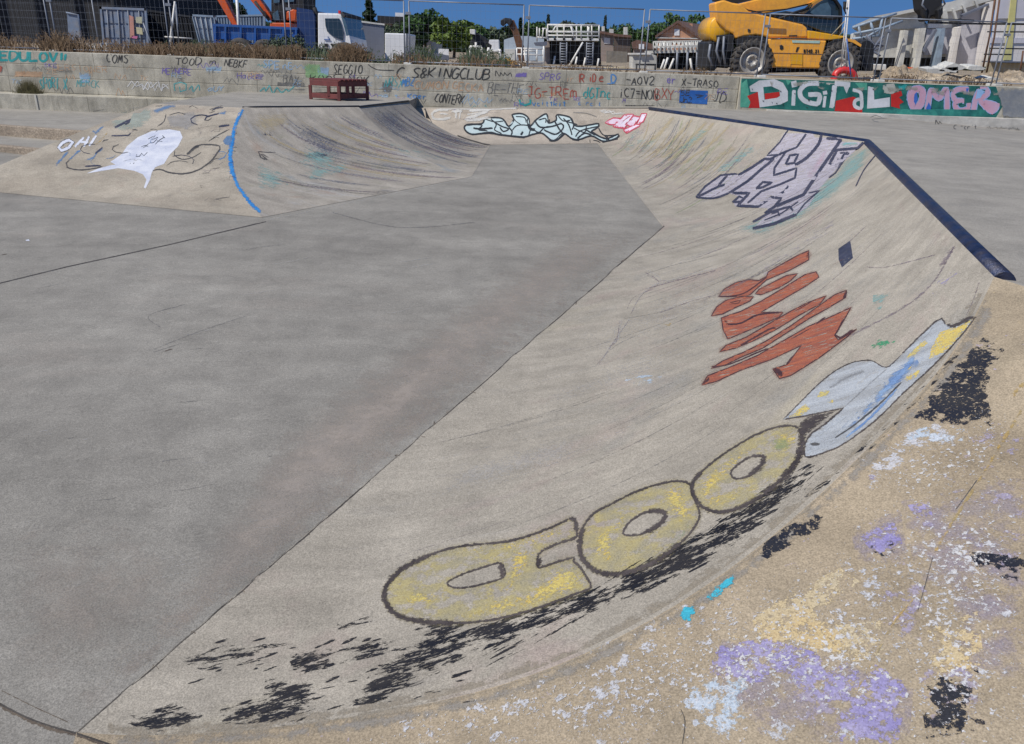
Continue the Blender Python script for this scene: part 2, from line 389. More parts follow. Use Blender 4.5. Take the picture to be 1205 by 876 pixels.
def riser(name, L, R, z0, z1):
    mb = MB(); d = (R - L).normalized(); n = Vector((d.y, -d.x, 0)) * 0.06
    n2 = 26
    mb.prism([Vector((L.x, L.y, z0)) + n, Vector((R.x, R.y, z0)) + n, Vector((R.x, R.y, z0)) - n * 2, Vector((L.x, L.y, z0)) - n * 2], (0, 0, z1 - z0))
    return mb.build(name, M['stone'], bevel=0.02, kind='structure')
riser('kerb', aL, aR, ZB - .05, ZA + .012); riser('kerb', bL, bR, 0.1, ZB + .012)
# ------------------------------------------------------------------ retaining wall
def wall_mat(name, base, alt, rowz):
    def joints(nt, P, col):
        sx = N(nt, 'ShaderNodeSeparateXYZ'); nt.links.new(P, sx.inputs[0])
        nz = noise(nt, P, 3.0, 3); 
        x = mth(nt, 'ADD', mth(nt, 'MULTIPLY', sx.outputs['X'], 2.44), mth(nt, 'MULTIPLY', nz, 0.10))
        fr = mth(nt, 'FRACT', x); d = mth(nt, 'ABSOLUTE', mth(nt, 'SUBTRACT', fr, 0.5))
        wob = noise(nt, coords(nt, 'pos', (2.0, 1, 1.3)), 1.6, 3)
        line = mth(nt, 'MULTIPLY', ramp(nt, d, [(0.462, 0.0), (0.492, 0.8)]), ramp(nt, wob, [(0.42, 0.0), (0.6, 1.0)]))
        col = mixc(nt, line, col, [c * 0.42 for c in base])
        drip = noise(nt, coords(nt, 'pos', (6.0, 1, 0.7)), 1.0, 6, 0.7); col = mixc(nt, ramp(nt, drip, [(0.56, 0.0), (0.74, 0.55)]), col, [c * 0.5 for c in base])
        return col
    return concrete(name, base, alt, speck=0.5, streak=(3.0, 1, 1.5), streak_amt=0.5, joints=joints,
                    stains=(((0.46, 0.43, 0.36), (1.2, 1, 1.5), 0.58, 0.5, 21), ((0.20, 0.19, 0.17), (1.0, 1, 2.0), 0.6, 0.4, 22)))
M['wall'] = wall_mat('weathered_block_wall', (0.36, 0.335, 0.27), (0.43, 0.405, 0.34), None)
XJ = at_y(869, 110, WY).x
wl = empty('retaining_wall', (-6, WY, 0), 'long weathered concrete block retaining wall covered in small tags behind the skate bowl', 'wall')
wr_ = empty('retaining_wall', (10, WY, 0), 'smooth right-hand end of the concrete wall carrying large mural lettering on green', 'wall')
def zt(x): return 2.135
courses = [(0.2, 1.06, 0.0), (1.065, 1.46, 0.012), (1.465, 1.80, 0.024), (1.805, 2.145, 0.036)]
for (z0, z1, back) in courses:
    mb = MB(); mb.box((-30, WY + back, z0), (XJ - .01, WY + .45, z1)); reg(mb); mb.build('course', M['wall'], wl, bevel=0.012)
mb = MB(); mb.box((XJ, WY - .06, 0.2), (26, WY + .45, 2.13)); reg(mb); mb.build('slab', M['wall'], wr_, bevel=0.015)
# protruding ledge low on the left
lx0, lx1 = -30, TL.x + .4
led = MB(); led.box((lx0, WY - .62, .3), (lx1, WY - .004, 1.05)); reg(led); led.build('ledge', M['wall'], wl, bevel=0.015)
jt = MB(); q = at_y(41, 118, WY - .64).x; jt.box((q, WY - .64, .6), (q + .05, WY - .62, 1.05)); jt.build('joint_strip', simple('pale_mortar', (.5, .48, .42)), wl)
# pale kerb at the foot of the wall on the right
kb = MB(); xk0 = at_y(905, 131, WY - .35).x
kb.prism([Vector((xk0, WY - .06, dz + .03)), Vector((26, WY - .06, dz + .03)), Vector((26, WY - .45, dz + .03)), Vector((xk0 + 1.2, WY - .45, dz + .03)), Vector((xk0, WY - .2, dz + .03))], (0, 0, -1.0))
reg(kb); M['kerb'] = concrete('whitewashed_kerb', (0.40, 0.385, 0.35), (0.5, 0.48, 0.44), speck=0.4, streak=(1.5, 1, 3), streak_amt=0.5); kb.build('kerb', M['kerb'], kind='structure')

# ------------------------------------------------------------------ terrain
UZ = 2.06
M['dirt'] = concrete('dusty_ground', (0.25, 0.20, 0.14), (0.33, 0.27, 0.19), speck=1.0, streak=(.6, .6, 1), streak_amt=.6, bumps=2.5)
g = MB(); rr = random.Random(3)
xs = [-900, -300, -120] + list(np.linspace(-60, 60, 61)) + [120, 300, 900]; ys = [WY + .42, 24, 25, 26, 27, 28, 30, 32, 34, 37, 40, 44, 50, 60, 80, 120, 200, 400, 900, 3000]
def gz(x, y): return UZ + (0.05 + 0.10 * mnoise.noise(Vector((x * .3, y * .3, 0))) if 24.5 < y < 100 and abs(x) < 100 else 0) + max(0, 0.0012 * (y - 60) if y < 400 else .41)
g.add([(x, y, gz(x, y)) for y in ys for x in xs], [(j * len(xs) + i, j * len(xs) + i + 1, (j + 1) * len(xs) + i + 1, (j + 1) * len(xs) + i) for j in range(len(ys) - 1) for i in range(len(xs) - 1)], True)
g.build('upper_ground', M['dirt'], kind='structure')
g2 = MB(); g2.add([(-900, -900, -1.2), (900, -900, -1.2), (900, WY + .3, -1.2), (-900, WY + .3, -1.2)], [(0, 1, 2, 3)]); g2.build('ground', M['dirt'], kind='structure')

# ------------------------------------------------------------------ light
SUN_AZ, SUN_EL = math.radians(238), math.radians(48)      # azimuth clockwise from +Y: behind the camera, to its left
sd = bpy.data.lights.new('sun', 'SUN'); sd.energy = 4.3; sd.angle = math.radians(0.6); sd.color = (1.0, 0.94, 0.845)
so = bpy.data.objects.new('sun', sd); COL.objects.link(so)
dirv = Vector((math.sin(SUN_AZ) * math.cos(SUN_EL), math.cos(SUN_AZ) * math.cos(SUN_EL), math.sin(SUN_EL)))
so.rotation_euler = dirv.to_track_quat('Z', 'Y').to_euler(); so.location = dirv * 60
w = bpy.data.worlds.new('World'); scene.world = w; w.use_nodes = True; nt = w.node_tree
bg = nt.nodes['Background']; sky = nt.nodes.new('ShaderNodeTexSky'); sky.sky_type = 'NISHITA'; sky.sun_disc = False
sky.sun_elevation = SUN_EL; sky.sun_rotation = SUN_AZ; sky.altitude = 800; sky.air_density = 1.0; sky.dust_density = 0.1; sky.ozone_density = 4.0
tc = nt.nodes.new('ShaderNodeTexCoord'); sp = nt.nodes.new('ShaderNodeSeparateXYZ'); cb = nt.nodes.new('ShaderNodeCombineXYZ')
nt.links.new(tc.outputs['Generated'], sp.inputs[0]); nt.links.new(sp.outputs[0], cb.inputs[0]); nt.links.new(sp.outputs[1], cb.inputs[1])
ad = nt.nodes.new('ShaderNodeMath'); ad.operation = 'ADD'; ad.inputs[1].default_value = 0.40; nt.links.new(sp.outputs[2], ad.inputs[0]); nt.links.new(ad.outputs[0], cb.inputs[2])
nt.links.new(cb.outputs[0], sky.inputs['Vector'])
nt.links.new(sky.outputs[0], bg.inputs['Color']); hs_ = nt.nodes.new('ShaderNodeHueSaturation'); hs_.inputs['Saturation'].default_value = 1.16; nt.links.new(sky.outputs[0], hs_.inputs['Color']); nt.links.new(hs_.outputs[0], bg.inputs['Color']); bg.inputs['Strength'].default_value = 0.128
scene.view_settings.view_transform = 'Standard'; scene.view_settings.look = 'None'; scene.view_settings.exposure = 0.06; scene.view_settings.gamma = 1

scene.render.engine = 'CYCLES'; scene.cycles.transparent_max_bounces = 48
# ------------------------------------------------------------------ paint on the concrete
def w2p(p):
    v = Vector(p) - CAM; zc = v.dot(_F)
    return (PW / 2 + v.dot(_R) / zc * FPX, PH / 2 - v.dot(_U) / zc * FPX)
def cast(x, y):
    d = ray(x, y).normalized(); best = None
    for t in PAINT:
        h = t.ray_cast(CAM, d, 80)
        if h[0] is not None and (best is None or h[3] < best[2]):
            n = h[1] if h[1].dot(d) < 0 else -h[1]; best = (h[0], n, h[3])
    return best
def catmull(pts, closed=False, step=4.0):
    n = len(pts); out = []
    rng_ = range(n) if closed else range(n - 1)
    for i in rng_:
        if closed: p0, p1, p2, p3 = pts[(i - 1) % n], pts[i], pts[(i + 1) % n], pts[(i + 2) % n]
        else: p0, p1, p2, p3 = pts[max(0, i - 1)], pts[i], pts[i + 1], pts[min(n - 1, i + 2)]
        L = math.hypot(p2[0] - p1[0], p2[1] - p1[1]); k = max(1, int(L / step))
        for j in range(k):
            t = j / k; t2 = t * t; t3 = t2 * t
            out.append(tuple(0.5 * (2 * p1[a] + (p2[a] - p0[a]) * t + (2 * p0[a] - 5 * p1[a] + 4 * p2[a] - p3[a]) * t2 + (3 * p1[a] - p0[a] - 3 * p2[a] + p3[a]) * t3) for a in (0, 1)))
    if not closed: out.append(tuple(pts[-1]))
    return out
def straight(pts, closed=False, step=4.0):
    out = []; n = len(pts)
    for i in (range(n) if closed else range(n - 1)):
        p, q = pts[i], pts[(i + 1) % n]; k = max(1, int(math.hypot(q[0] - p[0], q[1] - p[1]) / step))
        out += [(lerp(p[0], q[0], j / k), lerp(p[1], q[1], j / k)) for j in range(k)]
    if not closed: out.append(tuple(pts[-1]))
    return out
def zz(x0, y0, s, pts): return [(x0 + a / s, y0 + b / s) for a, b in pts]

class Graf:
    """one painted piece: faces lie a few millimetres proud of the surface they were sprayed on"""
    def __init__(s): s.v = []; s.f = []; s.mi = []; s.e = []; s.mats = []; s.ymin = -99; s.n = 0.0; s.inc = 1.0
    def _mat(s, m):
        if m not in s.mats: s.mats.append(m)
        return s.mats.index(m)
    def _put(s, pts, edges, faces, m):
        k = s._mat(m); b = len(s.v); ok = []; last = None
        for (x, y) in pts:
            h = cast(x, y)
            if h is not None and h[0].y < s.ymin: h = None
            ok.append(h is not None)
            if h is None: s.v.append((0, 0, -5)); continue
            s.v.append((h[0] + h[1] * (0.0004 + s.n * 0.00006 + max(0, h[2] - 7) * (0.00012 + s.n * 0.00003)))[:])
        s.e += edges
        for f in faces:
            if all(ok[i] for i in f):
                q = [Vector(s.v[b + i]) for i in f]
                if max((q[i] - q[i - 1]).length for i in range(len(q))) < 1.6: s.f.append([b + i for i in f]); s.mi.append(k)
    def stroke(s, pts, w, m, closed=False, smooth=True, step=4.0, taper=0.0):
        if m.name.startswith(('brown_black', 'dark_maroon', 'dark_blue_grey')): w *= (1.12 if m.name.startswith('dark_blue') else 0.86 if w < 6 else 1.1)
        pts = [tuple(p) for p in pts]
        ws = None
        c = (catmull if smooth else straight)(pts, closed, step)
        if len(c) < 2: return s
        n = len(c); P = []; E_ = []; F_ = []
        for i, (x, y) in enumerate(c):
            a = c[(i - 1) % n] if closed or i else c[i]; b = c[(i + 1) % n] if closed or i < n - 1 else c[i]
            dx, dy = b[0] - a[0], b[1] - a[1]; L = math.hypot(dx, dy) or 1; nx, ny = -dy / L, dx / L
            t = i / (n - 1); ww = w / 2 * (1 - taper * abs(2 * t - 1) ** 2)
            P += [(x - nx * ww, y - ny * ww), (x, y), (x + nx * ww, y + ny * ww)]; 
            c0 = 1.0 if closed or 0 < i < n - 1 else 0.3
            E_ += [0.0, c0, 0.0]
        for i in range(n if closed else n - 1):
            j = (i + 1) % n
            F_ += [(3 * i, 3 * i + 1, 3 * j + 1, 3 * j), (3 * i + 1, 3 * i + 2, 3 * j + 2, 3 * j + 1)]
        s._put(P, E_, F_, m); s.n += 0.3 * s.inc; return s
    def fill(s, poly, m, holes=(), soft=5.0, grid=9.0, smooth=False, step=6.0, e0=None):
        if e0 is None: e0 = 0.45 if m.name.startswith(('worn_yellow', 'faded_white', 'orange', 'lilac', 'fresh_white', 'pale_blue_paint', 'mural', 'pink_white', 'black_line', 'navy', 'painted', 'brown_black', 'rust_marker')) else 0.0
        loops = [(catmull if smooth else straight)(p, True, step) for p in [poly] + list(holes)]
        V = []; Ed = []
        for lp in loops:
            b = len(V); V += lp; Ed += [(b + i, b + (i + 1) % len(lp)) for i in range(len(lp))]
        xs = [p[0] for p in loops[0]]; ys = [p[1] for p in loops[0]]
        def inside(x, y):
            c = False
            for lp in loops:
                j = len(lp) - 1
                for i in range(len(lp)):
                    if (lp[i][1] > y) != (lp[j][1] > y) and x < (lp[j][0] - lp[i][0]) * (y - lp[i][1]) / (lp[j][1] - lp[i][1]) + lp[i][0]: c = not c
                    j = i
            return c
        B = np.array(V)
        def dist(x, y): return float(np.sqrt(((B - (x, y)) ** 2).sum(1)).min())
        nb = len(V); dd = [0.0] * nb
        gx_ = np.arange(min(xs), max(xs), grid); gy_ = np.arange(min(ys), max(ys), grid)
        for j, y in enumerate(gy_):
            for i, x in enumerate(gx_):
                x2 = x + (grid / 2 if j % 2 else 0)
                if inside(x2, y):
                    d = dist(x2, y)
                    if d > grid * 0.3: V.append((x2, y)); dd.append(d)
        r = delaunay_2d_cdt([Vector(p) for p in V], Ed, [], 0, 1e-4)
        ov, of, orig = r[0], r[2], r[3]
        P = [(p.x, p.y) for p in ov]; E_ = []
        for k, o in enumerate(orig): E_.append(min(1.0, e0 + (dd[o[0]] if o and o[0] < len(dd) else 0) / soft) if o else e0)
        F_ = [f for f in of if inside(sum(P[i][0] for i in f) / len(f), sum(P[i][1] for i in f) / len(f))]
        s._put(P, E_, F_, m); s.n += s.inc; return s
    def build(s, parent, label, name='graffiti'):
        off = wloc(parent); me = bpy.data.meshes.new(name)
        used = sorted({i for f in s.f for i in f}); mp = {o: k for k, o in enumerate(used)}
        me.from_pydata([(Vector(s.v[i]) - off)[:] for i in used], [], [[mp[i] for i in f] for f in s.f])
        for m in s.mats: me.materials.append(m)
        me.update(); me.polygons.foreach_set('material_index', s.mi)
        at = me.attributes.new('edge', 'FLOAT', 'POINT'); at.data.foreach_set('value', np.array([s.e[i] for i in used], dtype=np.float32))
        o = bpy.data.objects.new(name, me); COL.objects.link(o); o.parent = parent; o['label'] = label; return o

def paint(name, c1, c2=None, A=0.6, T=0.25, K=5.0, ns=45.0, stretch=None, amax=1.0, wear=0.0, ws=22.0, rough=0.65, cs=5.0):
    """spray or brushed paint: solid at its middle, ragged at the edge attribute, worn through by noise"""
    m, nt, out = new_mat(name); P = coords(nt, 'pos')
    if stretch:
        P0 = coords(nt, 'pos', rot=(0, 0, math.radians(stretch[0]))); mp = N(nt, 'ShaderNodeMapping'); mp.inputs['Scale'].default_value = (stretch[1], stretch[2], stretch[1]); nt.links.new(P0, mp.inputs['Vector']); S = mp.outputs[0]
    else: S = P
    e = N(nt, 'ShaderNodeAttribute', attribute_name='edge').outputs['Fac']
    n1 = noise(nt, S, ns, 10 if ns < 13 else 5, 0.74 if ns < 13 else 0.7)
    a = mth(nt, 'MULTIPLY', mth(nt, 'SUBTRACT', mth(nt, 'ADD', e, mth(nt, 'MULTIPLY', mth(nt, 'SUBTRACT', n1, 0.5), A * 4)), T), K)
    c = N(nt, 'ShaderNodeClamp'); nt.links.new(a, c.inputs[0]); a = c.outputs[0]
    if wear > 0:
        n2 = noise(nt, S, ws, 5, 0.7); a = mth(nt, 'MULTIPLY', a, ramp(nt, n2, [(max(0, wear * 0.5 + 0.2), 0.0), (wear * 0.5 + 0.28, 1.0)]))
    a = mth(nt, 'MULTIPLY', a, amax)
    b = N(nt, 'ShaderNodeBsdfPrincipled', _Roughness=rough); b.inputs['Specular IOR Level'].default_value = 0.3
    if c2 is None: c2 = [x * 0.75 for x in c1]
    col = ramp(nt, noise(nt, S, cs, 5, 0.6), [(0.36, c2), (0.62, c1)])
    g = noise(nt, P, 120, 3, 0.6); col = mixc(nt, 0.45, col, ramp(nt, g, [(0.3, 0.2), (0.7, 0.8)]), 'OVERLAY')
    nt.links.new(col, b.inputs['Base Color'])
    bp = N(nt, 'ShaderNodeBump', _Strength=0.12, _Distance=0.004); nt.links.new(g, bp.inputs['Height']); nt.links.new(bp.outputs[0], b.inputs['Normal'])
    nt.links.new(a, b.inputs['Alpha'])
    nt.links.new(b.outputs[0], out.inputs['Surface']); return m
SL = 22.8     # the pipe's slope direction against the world axes
BLACK = (0.018, 0.018, 0.024)
Q = dict(
    outline=paint('brown_black_spray', (0.055, 0.045, 0.044), (0.10, 0.083, 0.078), A=0.7, T=0.25, K=2.2, amax=.93),
    yellow=paint('worn_yellow_spray', (0.58, 0.49, 0.19), (0.42, 0.38, 0.24), A=0.5, T=0.2, K=1.6, wear=0.46, ws=8, amax=0.5, cs=9),
    yellow2=paint('fresh_yellow_spray', (0.66, 0.50, 0.13), (0.56, 0.47, 0.17), A=1.1, T=0.3, K=2.2, wear=0.25, ws=24, amax=0.88),
    green=paint('green_tinge', (0.25, 0.33, 0.18), (0.35, 0.38, 0.2), A=0.5, T=0.3, K=2, amax=0.5, wear=0.42, ws=14),
    fadewhite=paint('faded_white_spray', (0.52, 0.56, 0.60), (0.38, 0.40, 0.42), A=0.4, T=0.15, K=2.5, amax=0.75, stretch=(SL, 0.35, 1.6), ns=20, wear=0.2, ws=18),
    blue=paint('blue_spray', (0.12, 0.22, 0.44), (0.24, 0.35, 0.52), A=0.6, T=0.1, K=2.2, amax=0.92, stretch=(SL, 0.3, 1.8), ns=16, wear=0.25, ws=14),
    orange=paint('orange_red_spray', (0.42, 0.13, 0.065), (0.27, 0.085, 0.06), A=0.5, T=0.1, K=3, stretch=(SL, 0.4, 2.2), ns=24, wear=0.34, ws=18, amax=0.88, cs=14),
    darkedge=paint('dark_maroon_spray', (0.045, 0.022, 0.028), (0.09, 0.04, 0.04), A=0.4, T=0.12, K=3, amax=0.95),
    navy=paint('navy_spray', (0.03, 0.035, 0.06), (0.05, 0.055, 0.09), A=0.4, T=0.15, K=3, wear=0.15),
    lilac=paint('lilac_white_spray', (0.48, 0.455, 0.51), (0.38, 0.35, 0.40), A=0.6, T=0.12, K=3, amax=0.82, stretch=(SL, 0.5, 2), ns=18, wear=0.34, ws=16),
    pink=paint('pink_tinge', (0.52, 0.38, 0.44), (0.5, 0.42, 0.5), A=0.5, T=0.3, K=2, amax=0.6),
    inkblue=paint('dark_blue_grey_spray', (0.03, 0.034, 0.06), (0.06, 0.06, 0.09), A=0.45, T=0.1, K=4, wear=0.1),
    tornblack=paint('flaking_black_paint', (0.016, 0.018, 0.028), (0.03, 0.03, 0.034), A=1.9, T=0.32, K=8, ns=12, rough=0.6, amax=.96, wear=0.34, ws=55),
    scrapeblack=paint('scraped_black_paint', (0.010, 0.011, 0.017), (0.028, 0.026, 0.028), A=2.2, T=0.42, K=5, ns=11, stretch=(SL - 40, 0.55, 2.0), rough=0.75, amax=.97, wear=.36, ws=42),
    tornwhite=paint('flaking_white_paint', (0.56, 0.555, 0.57), (0.46, 0.47, 0.50), A=2.5, T=0.95, K=4.5, ns=12, amax=.88, wear=0.34, ws=55),
    chips=paint('tiny_white_chips', (0.60, 0.59, 0.58), (0.50, 0.50, 0.52), A=2.8, T=1.55, K=7, ns=44, amax=.9),
    lilacwash=paint('lilac_wash', (0.33, 0.30, 0.42), (0.36, 0.32, 0.34), A=1.6, T=.45, K=1.0, ns=9, amax=.4),
    tornblue=paint('flaking_pale_blue_paint', (0.42, 0.51, 0.60), (0.55, 0.60, 0.66), A=2.1, T=0.62, K=3.5, ns=11, amax=.85, wear=0.34, ws=55),
    torncream=paint('flaking_cream_paint', (0.56, 0.43, 0.23), (0.50, 0.43, 0.30), A=2.2, T=0.22, K=3.2, ns=15, amax=.88, wear=0.36, ws=45),
    tornpurple=paint('flaking_purple_paint', (0.27, 0.24, 0.46), (0.37, 0.335, 0.50), A=2.2, T=0.22, K=2.6, ns=13, cs=9, amax=.88, wear=0.38, ws=38),
    tornlilac=paint('flaking_lilac_paint', (0.38, 0.345, 0.50), (0.42, 0.37, 0.46), A=2.3, T=0.85, K=2.5, ns=11, amax=0.65),
    tornteal=paint('flaking_cyan_paint', (0.03, 0.30, 0.42), (0.06, 0.40, 0.50), A=1.6, T=0.5, K=7, ns=12),
    ochre=paint('ochre_line_paint', (0.50, 0.33, 0.09), (0.42, 0.33, 0.16), A=2.2, T=0.55, K=2, ns=22, amax=0.6),
    dust=paint('pale_sand', (0.40, 0.345, 0.295), (0.345, 0.305, 0.268), A=0.5, T=0.1, K=1.0, ns=7, amax=0.7),
    crack_and_gap_shade=paint('dark_joint_and_gap_shade', (0.05, 0.045, 0.04), (0.09, 0.08, 0.07), A=0.3, T=0.05, K=4, ns=40, amax=0.95),
    tandust=paint('tan_dust', (0.33, 0.285, 0.22), (0.30, 0.262, 0.205), A=1.3, T=.35, K=1.3, ns=11, amax=.75),
    greydust=paint('grey_wash', (0.31, 0.285, 0.25), (0.28, 0.26, 0.23), A=1.3, T=.35, K=1.3, ns=11, amax=.7),
    soil=paint('soil_in_joint', (0.09, 0.07, 0.055), (0.15, 0.12, 0.09), A=0.8, T=0.35, K=5, ns=35, amax=0.95),
    rubber=paint('rubber_scuff', (0.10, 0.10, 0.105), (0.14, 0.14, 0.14), A=0.9, T=0.4, K=1.5, ns=30, amax=0.38),
    chalk=paint('chalky_scuff', (0.52, 0.50, 0.47), (0.44, 0.42, 0.40), A=0.9, T=0.4, K=1.5, ns=30, amax=0.36),
    sand=paint('beige_streak', (0.47, 0.39, 0.24), (0.40, 0.34, 0.23), A=0.6, T=0.25, K=2, ns=14, amax=0.6, stretch=(SL, 0.5, 2)),
    mauve=paint('mauve_scuff', (0.17, 0.13, 0.16), (0.24, 0.2, 0.23), A=0.9, T=0.4, K=2, ns=26, amax=0.55),
    softink=paint('soft_blue_scuff', (0.08, 0.10, 0.16), (0.15, 0.17, 0.22), A=0.9, T=0.35, K=1.6, ns=26, amax=0.5),
    mint=paint('mint_spray', (0.18, 0.40, 0.40), (0.28, 0.40, 0.37), A=1.4, T=0.3, K=1.6, ns=12, amax=0.7, stretch=(SL, .5, 2.0)),
    emerald=paint('green_splash', (0.05, 0.26, 0.13), (0.09, 0.3, 0.16), A=1.0, T=0.7, K=9, ns=30, amax=0.9),
    brightblue=paint('bright_blue_spray', (0.02, 0.17, 0.48), (0.05, 0.25, 0.55), A=0.9, T=0.15, K=2.5, ns=18, wear=.16, ws=14),
    bluewash=paint('blue_overspray', (0.07, 0.20, 0.42), (0.13, 0.24, 0.42), A=0.7, T=0.3, K=2, ns=9, amax=0.65, wear=0.2, ws=8),
    white=paint('fresh_white_paint', (0.66, 0.68, 0.74), (0.50, 0.53, 0.63), A=0.3, T=0.04, K=5, ns=14, amax=0.95, cs=3.5, wear=.12, ws=16),
    ghostblack=paint('ghost_black_line', (0.05, 0.05, 0.055), (0.10, 0.095, 0.09), A=0.5, T=0.12, K=3, ns=14, amax=0.75),
    paleblue=paint('pale_blue_paint', (0.42, 0.53, 0.54), (0.48, 0.57, 0.58), A=0.2, T=0.05, K=6, ns=12, amax=0.97),
    blackline=paint('black_line', (0.02, 0.024, 0.03), (0.03, 0.034, 0.04), A=0.25, T=0.05, K=5, ns=14),
    redline=paint('red_line', (0.42, 0.05, 0.08), (0.46, 0.08, 0.12), A=0.3, T=0.08, K=4, ns=14),
    pinkwhite=paint('pink_white_paint', (0.62, 0.58, 0.66), (0.60, 0.45, 0.55), A=0.2, T=0.05, K=6, ns=12),
    wtag=paint('white_tag', (0.60, 0.59, 0.56), (0.5, 0.49, 0.46), A=0.5, T=0.1, K=3, ns=14, amax=0.8),
    muralgreen=paint('mural_green', (0.010, 0.095, 0.090), (0.025, 0.18, 0.15), A=0.5, T=0.0, K=5, ns=6, amax=0.95, cs=3.5, wear=.12, ws=8),
    muralmint=paint('mural_mint', (0.10, 0.38, 0.27), (0.07, 0.30, 0.22), A=0.4, T=0.05, K=6, ns=6),
    muralwhite=paint('mural_white', (0.60, 0.62, 0.66), (0.48, 0.50, 0.52), A=0.2, T=0.0, K=8, ns=8, cs=3, wear=0.08),
    muralgrey=paint('mural_worn_patch', (0.42, 0.42, 0.38), (0.3, 0.36, 0.33), A=1.0, T=0.55, K=6, ns=5),
    muralred=paint('mural_red', (0.48, 0.025, 0.02), (0.42, 0.02, 0.02), A=0.2, T=0.0, K=8, ns=8),
    muralpink=paint('mural_pink', (0.50, 0.34, 0.46), (0.52, 0.29, 0.38), A=0.15, T=0.0, K=8, ns=8, cs=3),
    muralblue=paint('mural_pale_blue', (0.24, 0.42, 0.68), (0.3, 0.46, 0.7), A=0.2, T=0.0, K=8, ns=8),
    muraldeep=paint('mural_deep_blue', (0.04, 0.12, 0.45), (0.05, 0.16, 0.5), A=0.3, T=0.05, K=6, ns=8),
    greysmear=paint('grey_smear', (0.20, 0.22, 0.25), (0.27, 0.28, 0.29), A=0.5, T=0.1, K=3, ns=5, amax=0.85),
    panelblue=paint('painted_blue_panel', (0.02, 0.09, 0.33), (0.03, 0.13, 0.40), A=0.3, T=0.0, K=7, ns=8),
)
Q['haze_orange'] = paint('orange_overspray', (0.34, 0.16, 0.11), A=.5, T=.25, K=1.0, ns=40, amax=.35)
Q['haze_yellow'] = paint('yellow_overspray', (0.42, 0.36, 0.18), A=.5, T=.25, K=1.0, ns=40, amax=.35)
Q['haze_dark'] = paint('dark_overspray', (0.14, 0.13, 0.13), A=.5, T=.25, K=1.0, ns=40, amax=.4)
Q['buff'] = paint('buffed_patch', (0.40, 0.385, 0.34), (0.34, 0.33, 0.29), A=.6, T=.1, K=2, ns=3, amax=.6)
def tag(name, c, amax=0.85, wear=0.12): 
    if name not in Q: Q[name] = paint(name, c, [x * 1.3 + .02 for x in c], A=0.4, T=0.02, K=4, ns=12, amax=amax, wear=wear, ws=9)
    return Q[name]
tblack = tag('black_marker', (0.03, 0.03, 0.032)); tteal = tag('teal_spray', (0.02, 0.30, 0.30)); tpurple = tag('purple_marker', (0.15, 0.11, 0.40), 0.7, 0.2)
tred = tag('rust_marker', (0.36, 0.07, 0.045), 0.75, 0.15); tblue = tag('blue_marker', (0.06, 0.22, 0.50), 0.75); tsky = tag('sky_marker', (0.28, 0.44, 0.62), 0.6, 0.2)
twhite = tag('white_marker', (0.60, 0.60, 0.60), 0.8, 0.15); tpeach = tag('peach_marker', (0.55, 0.34, 0.20), 0.55, 0.25); tturq = tag('turquoise_marker', (0.05, 0.34, 0.36), 0.7, 0.2)
tgrey = tag('grey_marker', (0.13, 0.13, 0.13), 0.65, 0.25); tgreen = tag('green_marker', (0.22, 0.42, 0.18), 0.55, 0.1)

